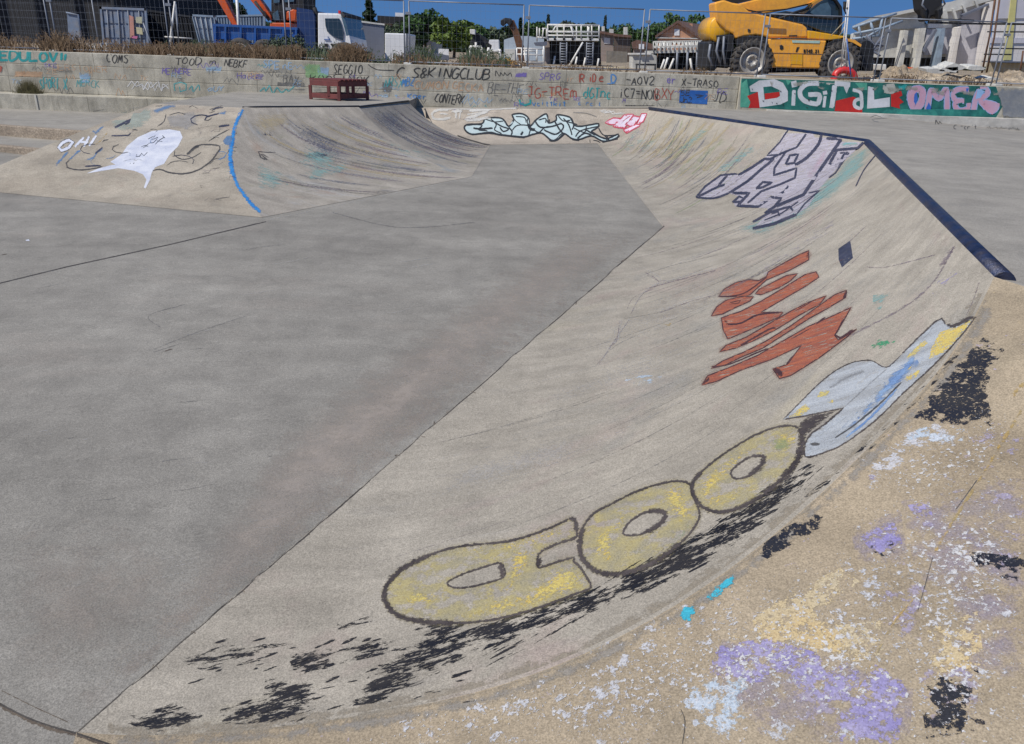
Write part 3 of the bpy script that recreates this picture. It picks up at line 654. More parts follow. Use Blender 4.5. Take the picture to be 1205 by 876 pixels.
FONT = {
'A': [[(0, 1), (.5, 0), (1, 1)], [(.2, .65), (.8, .65)]], 'B': [[(0, 0), (0, 1), (.7, .95), (.9, .75), (.7, .5), (0, .48)], [(0, 0), (.7, .05), (.8, .25), (.6, .48)]],
'C': [[(1, .1), (.5, 0), (.05, .3), (.05, .7), (.5, 1), (1, .9)]], 'D': [[(0, 0), (0, 1), (.6, .95), (1, .6), (.9, .2), (.5, 0), (0, 0)]],
'E': [[(1, 0), (0, .02), (0, 1), (1, .98)], [(0, .5), (.8, .48)]], 'F': [[(1, 0), (0, .02), (0, 1)], [(0, .5), (.8, .48)]],
'G': [[(1, .12), (.5, 0), (.05, .35), (.1, .8), (.5, 1), (.95, .85), (.95, .55), (.55, .55)]], 'H': [[(0, 0), (0, 1)], [(1, 0), (1, 1)], [(0, .5), (1, .5)]],
'I': [[(.5, 0), (.5, 1)]], 'J': [[(.2, 0), (1, 0)], [(.7, 0), (.7, .8), (.4, 1), (.05, .8)]], 'K': [[(0, 0), (0, 1)], [(.9, 0), (0, .55), (1, 1)]], 'L': [[(0, 0), (0, 1), (1, .97)]],
'M': [[(0, 1), (.1, 0), (.5, .7), (.9, 0), (1, 1)]], 'N': [[(0, 1), (.05, 0), (.95, 1), (1, 0)]], 'O': [[(.5, 0), (.08, .25), (.08, .75), (.5, 1), (.92, .75), (.92, .25), (.5, 0)]],
'P': [[(0, 1), (0, 0), (.8, .05), (.9, .3), (.7, .5), (0, .52)]], 'R': [[(0, 1), (0, 0), (.8, .05), (.85, .3), (.7, .48), (0, .52)], [(.4, .52), (1, 1)]],
'S': [[(.95, .1), (.45, 0), (.08, .22), (.4, .47), (.9, .7), (.6, 1), (.05, .9)]], 'T': [[(0, 0), (1, .02)], [(.5, 0), (.5, 1)]], 'U': [[(0, 0), (.05, .8), (.5, 1), (.95, .8), (1, 0)]],
'V': [[(0, 0), (.5, 1), (1, 0)]], 'W': [[(0, 0), (.25, 1), (.5, .3), (.75, 1), (1, 0)]], 'X': [[(0, 0), (1, 1)], [(1, 0), (0, 1)]], 'Y': [[(0, 0), (.5, .5), (1, 0)], [(.5, .5), (.5, 1)]],
'Z': [[(0, 0), (1, 0), (0, 1), (1, 1)]], 'e': [[(.05, .65), (.9, .6), (.6, .35), (.15, .5), (.1, .85), (.5, 1), (.95, .9)]], 'm': [[(0, 1), (0, .4), (.3, .35), (.45, .55), (.45, 1)], [(.45, .55), (.7, .35), (1, .5), (1, 1)]],
'n': [[(0, 1), (.05, .35)], [(.05, .55), (.5, .35), (.9, .5), (.95, 1)]], 'i': [[(.5, .35), (.5, 1)], [(.5, .05), (.52, .15)]], 'd': [[(.9, 0), (.9, 1)], [(.9, .5), (.4, .4), (.05, .7), (.4, 1), (.9, .9)]],
't': [[(.5, .1), (.5, .9), (.9, 1)], [(.1, .35), (.9, .35)]], 'v': [[(0, .4), (.5, 1), (1, .4)]], 'c': [[(.9, .45), (.4, .4), (.1, .7), (.4, 1), (.95, .95)]], 'k': [[(0, 0), (0, 1)], [(.9, .4), (0, .7), (.9, 1)]],
'a': [[(.9, .4), (.3, .4), (.05, .7), (.3, 1), (.85, .85), (.9, .4), (.95, 1)]], 'r': [[(.1, .35), (.1, 1)], [(.1, .6), (.5, .38), (.9, .45)]], '"': [[(.3, 0), (.3, .8)], [(.8, .1), (.75, .8)]], '.': [[(.45, .9), (.55, 1)]],
'&': [[(1, 1), (.2, .25), (.5, 0), (.75, .2), (.1, .7), (.35, 1), (.95, .6)]], '-': [[(0, .5), (1, .48)]], '=': [[(0, .4), (1, .38)], [(0, .65), (1, .63)]], '7': [[(0, 0), (1, 0), (.4, 1)]],
'2': [[(.05, .2), (.5, 0), (.9, .25), (0, 1), (1, 1)]], '4': [[(.8, 1), (.8, 0), (0, .65), (1, .65)]], '5': [[(1, 0), (.1, 0), (.1, .45), (.7, .4), (.95, .7), (.6, 1), (0, .95)]], '8': [[(.5, .47), (.15, .25), (.5, 0), (.85, .25), (.5, .47), (.05, .75), (.5, 1), (.95, .75), (.5, .47)]], '1': [[(.2, .2), (.5, 0), (.5, 1)]], ' ': []}
def write(gf, text, x0, y0, x1, h, m, w=1.3, slope=0.037, jit=0.13, gap=0.22, slant=None, seed=1):
    r = random.Random(seed + len(text) + int(x0)); n = len(text)
    if slant is None: slant = r.uniform(-.05, .25)
    cw = (x1 - x0) / n
    for i, ch in enumerate(text):
        jy = (r.random() - .5) * h * jit * 2; sw = cw * (1 - gap)
        for st in FONT.get(ch, []):
            pts = []
            for (a, b) in st:
                X = x0 + cw * i + a * sw + (1 - b) * slant * h + (r.random() - .5) * jit * cw; Y = y0 + (x0 + cw * i - x0) * slope + jy + b * h + (r.random() - .5) * jit * h
                pts.append((X, Y))
            gf.stroke(pts, w, m, smooth=ch in 'BCDGOPRSUJemndacr&285', step=1.5)
def scribble(gf, x0, y0, x1, h, m, w=1.2, seed=0, slope=0.037, n=None):
    r = random.Random(seed); n = n or max(4, int((x1 - x0) / h * 2.2)); pts = []
    for i in range(n + 1):
        x = x0 + (x1 - x0) * i / n; y = y0 + (x - x0) * slope + (0.1 if i % 2 else 0.9) * h + (r.random() - .5) * h * .6
        pts.append((x + (r.random() - .5) * h * .5, y))
    k = 0
    while k < n:
        L = r.choice([2, 3, 4]); seg = pts[k:k + L + 1]
        if len(seg) > 1: gf.stroke(seg, w, m, smooth=r.random() < .7, step=1.5)
        k += L if r.random() < .4 else L - 0
# ---- yellow bubble letters at the foot of the right pipe
g = Graf()
tr1 = lambda p: zz(430, 590, 4.017, p); tr2 = lambda p: zz(660, 480, 3.983, p); tr3 = lambda p: zz(900, 350, 3.983, p)
Pout = tr1([(960, 85), (900, 115), (800, 155), (700, 185), (600, 200), (500, 208), (400, 225), (300, 258), (210, 300), (150, 340), (110, 385), (90, 430), (95, 480), (130, 525), (200, 558), (300, 572), (420, 578), (550, 568), (680, 545), (800, 510), (900, 475), (980, 445), (1065, 410), (1050, 370), (1020, 320), (985, 285), (985, 268), (900, 290), (820, 315), (815, 270), (830, 240), (900, 205), (985, 178), (1000, 165), (985, 85)])
Pin = tr1([(385, 388), (440, 355), (520, 325), (600, 300), (640, 295), (660, 350), (600, 380), (500, 405), (420, 410)])
O1 = tr2([(605, 360), (560, 345), (500, 350), (420, 370), (330, 405), (230, 455), (150, 500), (105, 560), (90, 620), (95, 690), (130, 745), (190, 775), (270, 780), (370, 755), (470, 705), (560, 635), (620, 570), (650, 510), (640, 460), (615, 410)])
O1i = tr2([(290, 590), (310, 550), (350, 515), (410, 488), (470, 485), (490, 510), (460, 550), (400, 585), (330, 600)])
O2 = tr2([(1075, 85), (1000, 95), (920, 125), (830, 175), (740, 235), (660, 300), (620, 350), (620, 400), (645, 450), (690, 480), (760, 490), (850, 465), (950, 410), (1040, 330), (1100, 260), (1130, 190), (1130, 120), (1110, 95)])
O2i = tr2([(795, 310), (820, 275), (880, 235), (930, 225), (955, 235), (930, 280), (880, 320), (820, 335)])
TT = tr3([(85, 575), (150, 510), (250, 410), (340, 340), (420, 305), (500, 298), (570, 330), (640, 270), (720, 190), (800, 115), (830, 100), (850, 130), (890, 135), (950, 105), (990, 90), (930, 170), (850, 260), (760, 350), (650, 450), (540, 560), (440, 640), (350, 700), (250, 740), (190, 748), (190, 690), (220, 640), (290, 590), (370, 520), (300, 535), (200, 555)])
for lp_ in (Pout, O1, O2): g.stroke(lp_, 14, Q['haze_yellow'], True, step=8)
for poly, hole in ((Pout, Pin), (O1, O1i), (O2, O2i)): g.fill(poly, Q['yellow'], [hole], soft=4, grid=10)
for blob in ([(700, 190), (820, 150), (930, 120), (950, 140), (850, 190), (740, 225), (600, 235), (420, 250), (300, 270), (360, 250), (560, 215)], [(620, 470), (760, 440), (900, 330), (990, 300), (1040, 400), (900, 460), (700, 520), (480, 555), (440, 540)], [(160, 430), (400, 430), (360, 470), (200, 500)], [(700, 230), (800, 240), (760, 320), (700, 400), (660, 430), (680, 330)]):
    g.fill(tr1(blob), Q['yellow2'], soft=14, grid=8)
for blob in ([(150, 620), (240, 540), (300, 470), (310, 520), (250, 600), (240, 740), (160, 690)], [(480, 380), (560, 360), (600, 440), (640, 480), (560, 540), (500, 470)], [(660, 340), (740, 280), (800, 220), (900, 190), (800, 300), (700, 420), (880, 370), (1010, 310), (900, 400), (720, 470), (660, 430)], [(1000, 120), (1110, 110), (1110, 160), (1000, 200)]):
    g.fill(tr2(blob), Q['yellow2'], soft=14, grid=8)
for blob in ([(480, 680), (520, 620), (600, 540), (650, 500), (620, 560), (560, 630), (500, 680)], [(860, 420), (960, 340), (1080, 260), (1020, 340), (900, 430)], [(330, 660), (420, 650), (400, 690), (340, 690)], [(980, 140), (1080, 130), (1080, 200), (1000, 230)]): g.fill(tr2(blob), Q['green'], soft=8, grid=7)
g.fill(TT, Q['fadewhite'], soft=4, grid=10)
g.fill(tr3([(300, 670), (400, 570), (540, 430), (600, 340), (680, 300), (745, 250), (745, 300), (650, 390), (560, 480), (440, 590), (380, 650)]), Q['blue'], soft=9, grid=8)
g.fill(tr3([(200, 730), (220, 660), (300, 640), (420, 600), (520, 500), (500, 540), (400, 640), (300, 700)]), Q['fadewhite'], soft=6, grid=8)
for blob in ([(985, 92), (890, 140), (820, 165), (780, 240), (770, 290), (850, 255), (930, 165)], [(665, 285), (700, 230), (750, 200), (765, 215), (700, 275)], [(650, 400), (665, 370), (735, 335), (710, 375)], [(645, 350), (660, 325), (690, 325), (675, 345)], [(110, 565), (190, 500), (215, 525), (170, 555)], [(245, 470), (260, 435), (305, 440), (290, 465)], [(290, 495), (325, 475), (320, 495)]):
    g.fill(tr3(blob), Q['yellow2'], soft=5, grid=6, e0=.45)
for ln, w, mt in (([(575, 335), (500, 400), (370, 520)], 3, 'haze_dark'), ([(540, 430), (480, 500), (400, 590), (300, 680)], 7, 'fadewhite'), ([(200, 720), (260, 640), (380, 560)], 6, 'fadewhite'), ([(620, 430), (500, 560), (380, 660)], 4, 'blue'), ([(700, 280), (640, 360), (560, 440)], 9, 'blue'), ([(640, 400), (540, 500), (420, 600), (330, 660)], 3, 'ghostblack'), ([(210, 690), (260, 690)], 5, 'ghostblack'), ([(300, 430), (380, 380), (470, 345)], 8, 'haze_dark'), ([(420, 420), (500, 360), (540, 350)], 5, 'chalk'), ([(800, 120), (740, 190), (660, 280)], 6, 'fadewhite')):
    g.stroke(tr3(ln), w, Q[mt], taper=.4)
g.stroke(Pout + [Pout[0]], 5.5, Q['outline'], smooth=True); g.stroke(Pout[7:17], 9, Q['outline']); g.stroke(tr1([(1000, 150), (990, 90), (960, 85)]), 8, Q['outline']); g.stroke(tr1([(820, 320), (820, 260)]), 8, Q['outline'])
g.stroke(Pin, 4.5, Q['outline'], True); g.stroke(tr1([(635, 295), (650, 360)]), 9, Q['outline'], smooth=False)
g.stroke(O1, 5, Q['outline'], True); g.stroke(O1[7:16], 9, Q['outline']); g.stroke(O1i, 5, Q['outline'], True); g.stroke(O1i[3:8], 9, Q['outline'])
g.stroke(O2, 4.5, Q['outline'], True); g.stroke(O2[5:13], 7, Q['outline']); g.stroke(O2[12:18], 10, Q['outline']); g.stroke(O2i, 5, Q['outline'], True); g.stroke(O2i[3:7], 9, Q['outline'])
g.stroke(TT[:8], 2.6, Q['outline']); g.stroke(TT[7:12], 3.5, Q['outline'], smooth=False); g.stroke(TT[11:15], 8, Q['outline'], taper=.6); g.stroke(TT[14:23], 3.0, Q['outline']); g.stroke(TT[22:28], 4.0, Q['outline']); g.stroke(TT[26:] + [TT[0]], 3.0, Q['outline'], smooth=False)
g.fill(tr3([(165, 590), (200, 560), (330, 535), (250, 600), (190, 650), (170, 700), (180, 745), (120, 850), (60, 880), (140, 760)]), Q['outline'], soft=6, grid=8)
g.build(bowl, 'big worn yellow bubble letters outlined in brown, ending in a pale blue and yellow letter', 'graffiti')

# ---- flaking black paint along the ridge
g = Graf()
for poly, mt, sf in (([(470, 742), (600, 722), (700, 690), (780, 650), (850, 608), (905, 572), (950, 545), (948, 575), (885, 612), (830, 652), (770, 690), (700, 720), (640, 742), (575, 765), (540, 758)], 'scrapeblack', 14),
                 ([(690, 712), (790, 655), (880, 595), (950, 545), (965, 550), (900, 615), (830, 665), (760, 700)], 'scrapeblack', 10),
                 ([(940, 590), (1000, 540), (1090, 450), (1140, 400), (1120, 430), (1040, 515), (980, 570)], 'scrapeblack', 26),
                 ([(470, 760), (530, 742), (570, 760), (520, 790), (460, 826), (405, 832), (430, 800)], 'scrapeblack', 14),
                 ([(338, 772), (400, 758), (395, 790), (350, 800)], 'scrapeblack', 12), ([(312, 800), (365, 793), (375, 835), (345, 855), (262, 852), (258, 832), (310, 820)], 'scrapeblack', 15),
                 ([(135, 845), (200, 825), (240, 843), (185, 866)], 'scrapeblack', 15), ([(212, 775), (270, 760), (345, 757), (300, 780), (222, 792)], 'scrapeblack', 16), ([(375, 770), (460, 748), (490, 762), (400, 782)], 'scrapeblack', 13), ([(385, 735), (430, 722), (440, 732), (400, 742)], 'scrapeblack', 9)):
    g.fill(poly, Q[mt], soft=sf, grid=7)
rk = random.Random(12)
for _ in range(70):
    t = rk.random(); x, y = lerp(560, 950, t), lerp(762, 556, t ** 1.05) + rk.uniform(2, 34) * (1 - .4 * t); L = rk.uniform(12, 60)
    g.stroke([(x, y), (x + L * .5, y - L * (.26 + .24 * t)), (x + L, y - L * (.5 + .42 * t))], rk.uniform(.8, 3.2), Q['scrapeblack'], taper=.9, step=5)
for _ in range(60):
    x, y = rk.uniform(150, 560), rk.uniform(745, 855)
    if y > 866 - (x - 150) * .07 or y < 862 - (x - 91) * .862 + 20: continue
    L = rk.uniform(6, 30); g.stroke([(x, y), (x + L, y - L * rk.uniform(.1, .5))], rk.uniform(1, 4), Q['scrapeblack'], taper=.9, step=4)
g.build(bowl, 'scraped black paint patches running along the foot of the ridge', 'paint_patch')

g = Graf(); hc = [(x - 3, y - 7) for x, y in HIP_R[1:-1]]; g.stroke(hc, 22, Q['tandust'], step=8); g.stroke(HIP_R[2:-1], 12, Q['tandust'], step=8); g.build(bowl, 'tan dust feathering over the ridge of the right pipe', 'dust')
g = Graf(); g.stroke([(x + 5, y + 8) for x, y in HIP_R[1:-1]], 18, Q['greydust'], step=8); g.build(bank, 'grey concrete wash feathering over the ridge', 'dust')
# ---- orange piece
g = Graf(); tr4 = lambda p: zz(800, 280, 4.6125, p)
for poly in ([(700, 70), (700, 120), (600, 175), (470, 230), (380, 310), (330, 320), (210, 320), (240, 280), (300, 245), (370, 228), (430, 232), (470, 210), (480, 185), (560, 140), (640, 95)],
             [(410, 305), (430, 280), (500, 245), (580, 205), (640, 195), (600, 235), (540, 270), (440, 310)], [(170, 425), (200, 375), (250, 340), (330, 320), (400, 320), (380, 345), (300, 380), (230, 415)],
             [(225, 435), (330, 400), (440, 345), (560, 275), (680, 200), (740, 185), (755, 215), (680, 265), (560, 335), (440, 405), (560, 405), (540, 430), (430, 480), (260, 550), (235, 500)],
             [(215, 620), (250, 585), (360, 540), (480, 470), (600, 400), (700, 350), (795, 315), (760, 360), (650, 420), (520, 500), (400, 560), (300, 600)],
             [(170, 710), (230, 670), (350, 620), (470, 560), (600, 480), (720, 395), (840, 310), (905, 285), (900, 325), (800, 385), (700, 440), (560, 530), (450, 600), (330, 650), (250, 690)],
             [(120, 800), (150, 750), (280, 700), (420, 640), (560, 560), (700, 480), (840, 420), (930, 378), (890, 450), (840, 530), (860, 555), (960, 495), (900, 545), (760, 650), (600, 750), (540, 765), (505, 712), (580, 690), (660, 585), (500, 660), (330, 720), (200, 780)]):
    q = tr4(poly); g.stroke(q, 7, Q['haze_orange'], True, step=5); g.fill(q, Q['orange'], soft=2.5, grid=8); g.stroke(q, 1.9, Q['darkedge'], True, smooth=False, step=3)
ro = random.Random(6)
for _ in range(34):
    x, y = ro.uniform(200, 820), ro.uniform(120, 740); tt = (x - 180) / 760
    if not (620 - 560 * tt < y < 860 - 460 * tt): continue
    L = ro.uniform(40, 130); g.stroke(tr4([(x, y), (x + L * .5, y - L * .27), (x + L, y - L * .56)]), ro.uniform(.8, 1.8), Q[ro.choice(['darkedge', 'haze_orange', 'haze_dark'])], taper=.8)
for ln, w in (([(210, 320), (300, 315), (370, 290), (470, 215)], 2.2), ([(260, 470), (330, 465), (420, 420), (540, 405)], 3.2), ([(240, 440), (260, 470)], 4), ([(330, 585), (480, 500), (520, 490)], 3), ([(380, 640), (480, 600)], 2.6), ([(840, 530), (870, 545), (940, 500)], 4.5), ([(850, 520), (890, 440)], 3), ([(510, 712), (560, 745)], 7), ([(580, 690), (615, 640)], 4), ([(890, 330), (905, 290)], 4), ([(690, 110), (695, 80)], 4), ([(130, 795), (160, 760)], 4), ([(740, 470), (790, 430)], 3), ([(270, 355), (330, 340), (320, 355), (280, 360)], 1.4), ([(170, 700), (260, 690), (420, 625)], 2.2)):
    g.stroke(tr4(ln), w, Q['darkedge'])
g.build(bowl, 'slanting rust orange letters with dark edges on the right pipe', 'graffiti')
g = Graf(); g.fill(tr4([(860, 60), (925, 15), (940, 110), (880, 162), (862, 120)]), Q['navy'], soft=3, grid=6); g.build(bowl, 'small dark navy square above the orange letters', 'paint_patch')

# ---- lilac piece
g = Graf(); tr5 = lambda p: zz(800, 140, 5.02, p)
g.fill(tr5([(300, 660), (430, 600), (600, 560), (760, 430), (900, 330), (1000, 210), (1120, 150), (1130, 200), (1060, 330), (900, 470), (700, 600), (500, 690)]), Q['mint'], soft=9, grid=7)
g.fill(tr5([(95, 465), (150, 400), (250, 335), (350, 330), (440, 270), (500, 230), (560, 180), (620, 80), (640, 62), (750, 75), (840, 90), (960, 110), (1090, 130), (1040, 185), (960, 260), (880, 350), (820, 420), (760, 520), (690, 565), (430, 650), (500, 580), (520, 530), (330, 520), (310, 490), (350, 460), (290, 440), (200, 470)]), Q['lilac'], soft=2.5, grid=5); g.n += 5; g.inc = .3
g.fill(tr5([(740, 330), (830, 200), (900, 130), (930, 130), (860, 250), (780, 360)]), Q['pink'], soft=6, grid=6)
g.fill(tr5([(965, 112), (1085, 132), (1030, 172), (935, 178)]), Q['mint'], soft=3, grid=6)
for ln, w, smo in (([(95, 465), (150, 400), (240, 335), (340, 325)], 2.6, 0), ([(95, 465), (200, 470), (290, 440)], 2.6, 1), ([(110, 460), (230, 400), (265, 392), (225, 398), (280, 335)], 3, 0), ([(290, 440), (400, 370), (480, 300), (555, 240), (500, 238), (430, 285), (345, 335)], 3.4, 0),
                   ([(310, 440), (410, 440), (340, 515), (460, 520), (540, 465), (600, 470), (560, 520), (500, 560)], 3.6, 0), ([(310, 495), (350, 460), (375, 470), (360, 490), (310, 495)], 3, 0), ([(640, 65), (590, 140), (515, 218), (600, 212)], 2, 0), ([(530, 240), (600, 205), (690, 170), (755, 78)], 2.6, 0),
                   ([(630, 190), (560, 290), (555, 335), (690, 292), (680, 350), (600, 385), (480, 430), (400, 500)], 2.8, 0), ([(625, 270), (650, 218), (700, 210), (675, 262), (625, 270)], 3, 0), ([(835, 95), (820, 150), (750, 230), (680, 275)], 4, 1), ([(865, 118), (950, 118)], 4, 0), ([(955, 120), (900, 200), (830, 300), (770, 390), (730, 450), (560, 520)], 4.2, 0),
                   ([(450, 415), (490, 375), (545, 378), (490, 405), (450, 415)], 3, 0), ([(1095, 130), (1050, 175), (930, 185), (885, 265), (930, 280), (990, 195)], 3.6, 0), ([(945, 205), (975, 200), (950, 245), (930, 240)], 2.6, 0), ([(540, 470), (620, 430), (640, 395)], 3, 0), ([(430, 650), (560, 620), (690, 565)], 4, 0), ([(690, 565), (740, 500), (825, 425), (760, 440)], 2, 0), ([(430, 612), (540, 550), (650, 520), (670, 545)], 3, 0), ([(540, 560), (580, 550), (590, 575)], 3, 0), ([(1000, 200), (920, 320), (880, 350)], 2, 0), ([(500, 600), (600, 560), (700, 490)], 1.8, 0), ([(1170, 200), (1090, 300), (1040, 400)], 1.6, 1)):
    g.stroke(tr5(ln), w, Q['inkblue'], smooth=bool(smo), step=3)
g.build(bowl, 'lilac white letters with dark blue edges below the far corner of the right pipe', 'graffiti')

# ---- drawn-out wheel marks and old paint down the pipes

def slope_pt(CA, CB, u, s):
    f = s * (NS - 1); i = min(NS - 2, int(f)); return CA[i].lerp(CA[i + 1], f - i).lerp(CB[i].lerp(CB[i + 1], f - i), u)
def streaks(gf, CA, CB, n, us, ss, mats, wr, skew=0.0, seed=1, lr=(0.15, 0.6)):
    r = random.Random(seed)
    for _ in range(n):
        u = r.uniform(*us); s0 = r.uniform(*ss); L = r.uniform(*lr); k = r.uniform(-.02, .02) + skew; p = []
        for j in range(6):
            s = max(0.02, s0 - L * j / 5); uu = u + k * (j / 5) * L * 3
            if 0 < uu < 1: p.append(w2p(slope_pt(CA, CB, uu, s)))
        if len(p) > 2: gf.stroke(p, r.uniform(*wr), Q[r.choice(mats)], taper=.8, step=6)
g = Graf(); g.inc = .05
for u0, w_ in ((.60, 9), (.64, 7), (.52, 5), (.72, 7), (.83, 8)):
    g.stroke([w2p(slope_pt(C1, C2, u0 - .10 * (1 - s), s)) for s in (.97, .85, .7, .55, .42)], w_, Q['sand'], taper=.4, step=5)
streaks(g, C1, C2, 110, (.18, .98), (.5, .98), ['rubber', 'mauve', 'chalk', 'rubber', 'sand', 'softink', 'green'], (.8, 3.2), -.10, 4)
streaks(g, C0, C1, 120, (.15, .98), (.35, .95), ['rubber', 'chalk', 'rubber', 'chalk', 'mauve'], (.6, 2.0), -.05, 5, (.08, .35))
rg_ = random.Random(21)
for _ in range(16):
    u, s0 = rg_.uniform(.25, .95), rg_.uniform(.55, .92); p = [w2p(slope_pt(C1, C2, uu, ss_)) for uu, ss_ in ((u, s0), (u + .05, s0), (u + .05 - .04, s0 - .3), (u - .05, s0 - .32))]
    g.fill(p, Q[rg_.choice(['sand', 'mint', 'softink', 'chalk', 'lilacwash', 'sand', 'green'])], soft=7, grid=5)
for _ in range(12):
    u, s0 = rg_.uniform(.2, .9), rg_.uniform(.3, .9); p = [w2p(slope_pt(C0, C1, uu, ss_)) for uu, ss_ in ((u, s0), (u + .05, s0), (u + .03, s0 - .2), (u - .03, s0 - .22))]
    g.fill(p, Q[rg_.choice(['chalk', 'lilacwash', 'chalk', 'dust', 'chalk'])], soft=16, grid=8)
g.build(bowl, 'long beige and dark wheel marks running down the far half of the pipe', 'scuff_mark')
g = Graf()
tr6 = lambda p: zz(700, 130, 2.386, p)
g.stroke(tr6([(1010, 380), (960, 470), (900, 530), (820, 580), (700, 640)]), 4, Q['mauve']); g.stroke(tr6([(1010, 380), (970, 440)]), 7, Q['mauve']); g.stroke(tr6([(960, 405), (820, 440), (760, 440)]), 2, Q['mauve']); g.stroke(tr6([(1080, 480), (1060, 540), (1040, 580)]), 2.2, Q['mauve'])
g.stroke(tr6([(140, 460), (180, 480), (290, 470)]), 1.0, Q['mauve'], smooth=False); g.stroke(tr6([(140, 460), (220, 435), (380, 398)]), 1.5, Q['rubber'], smooth=False); g.stroke(tr6([(80, 585), (170, 570), (260, 540)]), 1.4, Q['rubber']); g.stroke(tr6([(90, 560), (110, 525), (170, 500)]), .9, Q['mauve']); g.stroke(tr6([(0, 720), (60, 660), (150, 620)]), 1.2, Q['rubber']); g.stroke(tr6([(60, 660), (55, 620), (70, 590)]), 1.5, Q['chalk'])
for p in ([(780, 520), (830, 510), (810, 540), (780, 545)], [(865, 480), (890, 478), (880, 492)], [(770, 560), (810, 545), (800, 565)]): g.fill(tr6(p), Q['mint'], soft=3, grid=4)
g.fill(tr6([(770, 660), (800, 640), (850, 645), (830, 665), (780, 675)]), Q['emerald'], soft=5, grid=4)
g.fill(tr6([(185, 600), (215, 597), (210, 606)]), Q['ochre'], soft=1, grid=3); g.stroke(tr6([(80, 760), (120, 750), (170, 745)]), 3, Q['tornblue']); g.fill(tr6([(100, 765), (190, 745), (180, 765), (120, 775)]), Q['tornblue'], soft=8, grid=4)
g.fill(tr6([(900, 530), (1010, 440), (1030, 450), (960, 520), (910, 555)]), Q['tornlilac'], soft=12, grid=5)
for p, mt in (([(80, 600), (150, 500), (300, 440), (420, 400), (440, 470), (300, 600), (100, 720)], 'chalk'), ([(560, 330), (700, 250), (800, 240), (760, 330), (640, 400)], 'chalk'), ([(740, 470), (900, 420), (1000, 470), (900, 560), (780, 560)], 'chalk'), ([(0, 700), (160, 640), (330, 760), (100, 830), (0, 830)], 'chalk')): g.fill(tr6(p), Q[mt], soft=70, grid=10)
for p, w in (([(140, 455), (180, 485), (130, 520), (100, 575)], 1.6), ([(95, 590), (60, 640), (10, 715)], 1.8), ([(180, 570), (260, 540), (330, 520)], 1.6), ([(150, 500), (260, 470), (340, 450)], 2.2), ([(70, 590), (60, 650), (40, 662)], 2.4)): g.stroke(tr6(p), w, Q['mauve']); g.stroke([(x + 2, y - 3) for x, y in tr6(p)], w * 2, Q['chalk'])
for p in ([(240, 480), (300, 455), (420, 440), (560, 380), (520, 420), (330, 500)], [(660, 460), (700, 440), (690, 470), (660, 490)]): g.fill(tr6(p), Q['chalk'], soft=20, grid=7)
g.build(bowl, 'faint mauve lines and small green splashes on the bare concrete of the right pipe', 'scuff_mark')

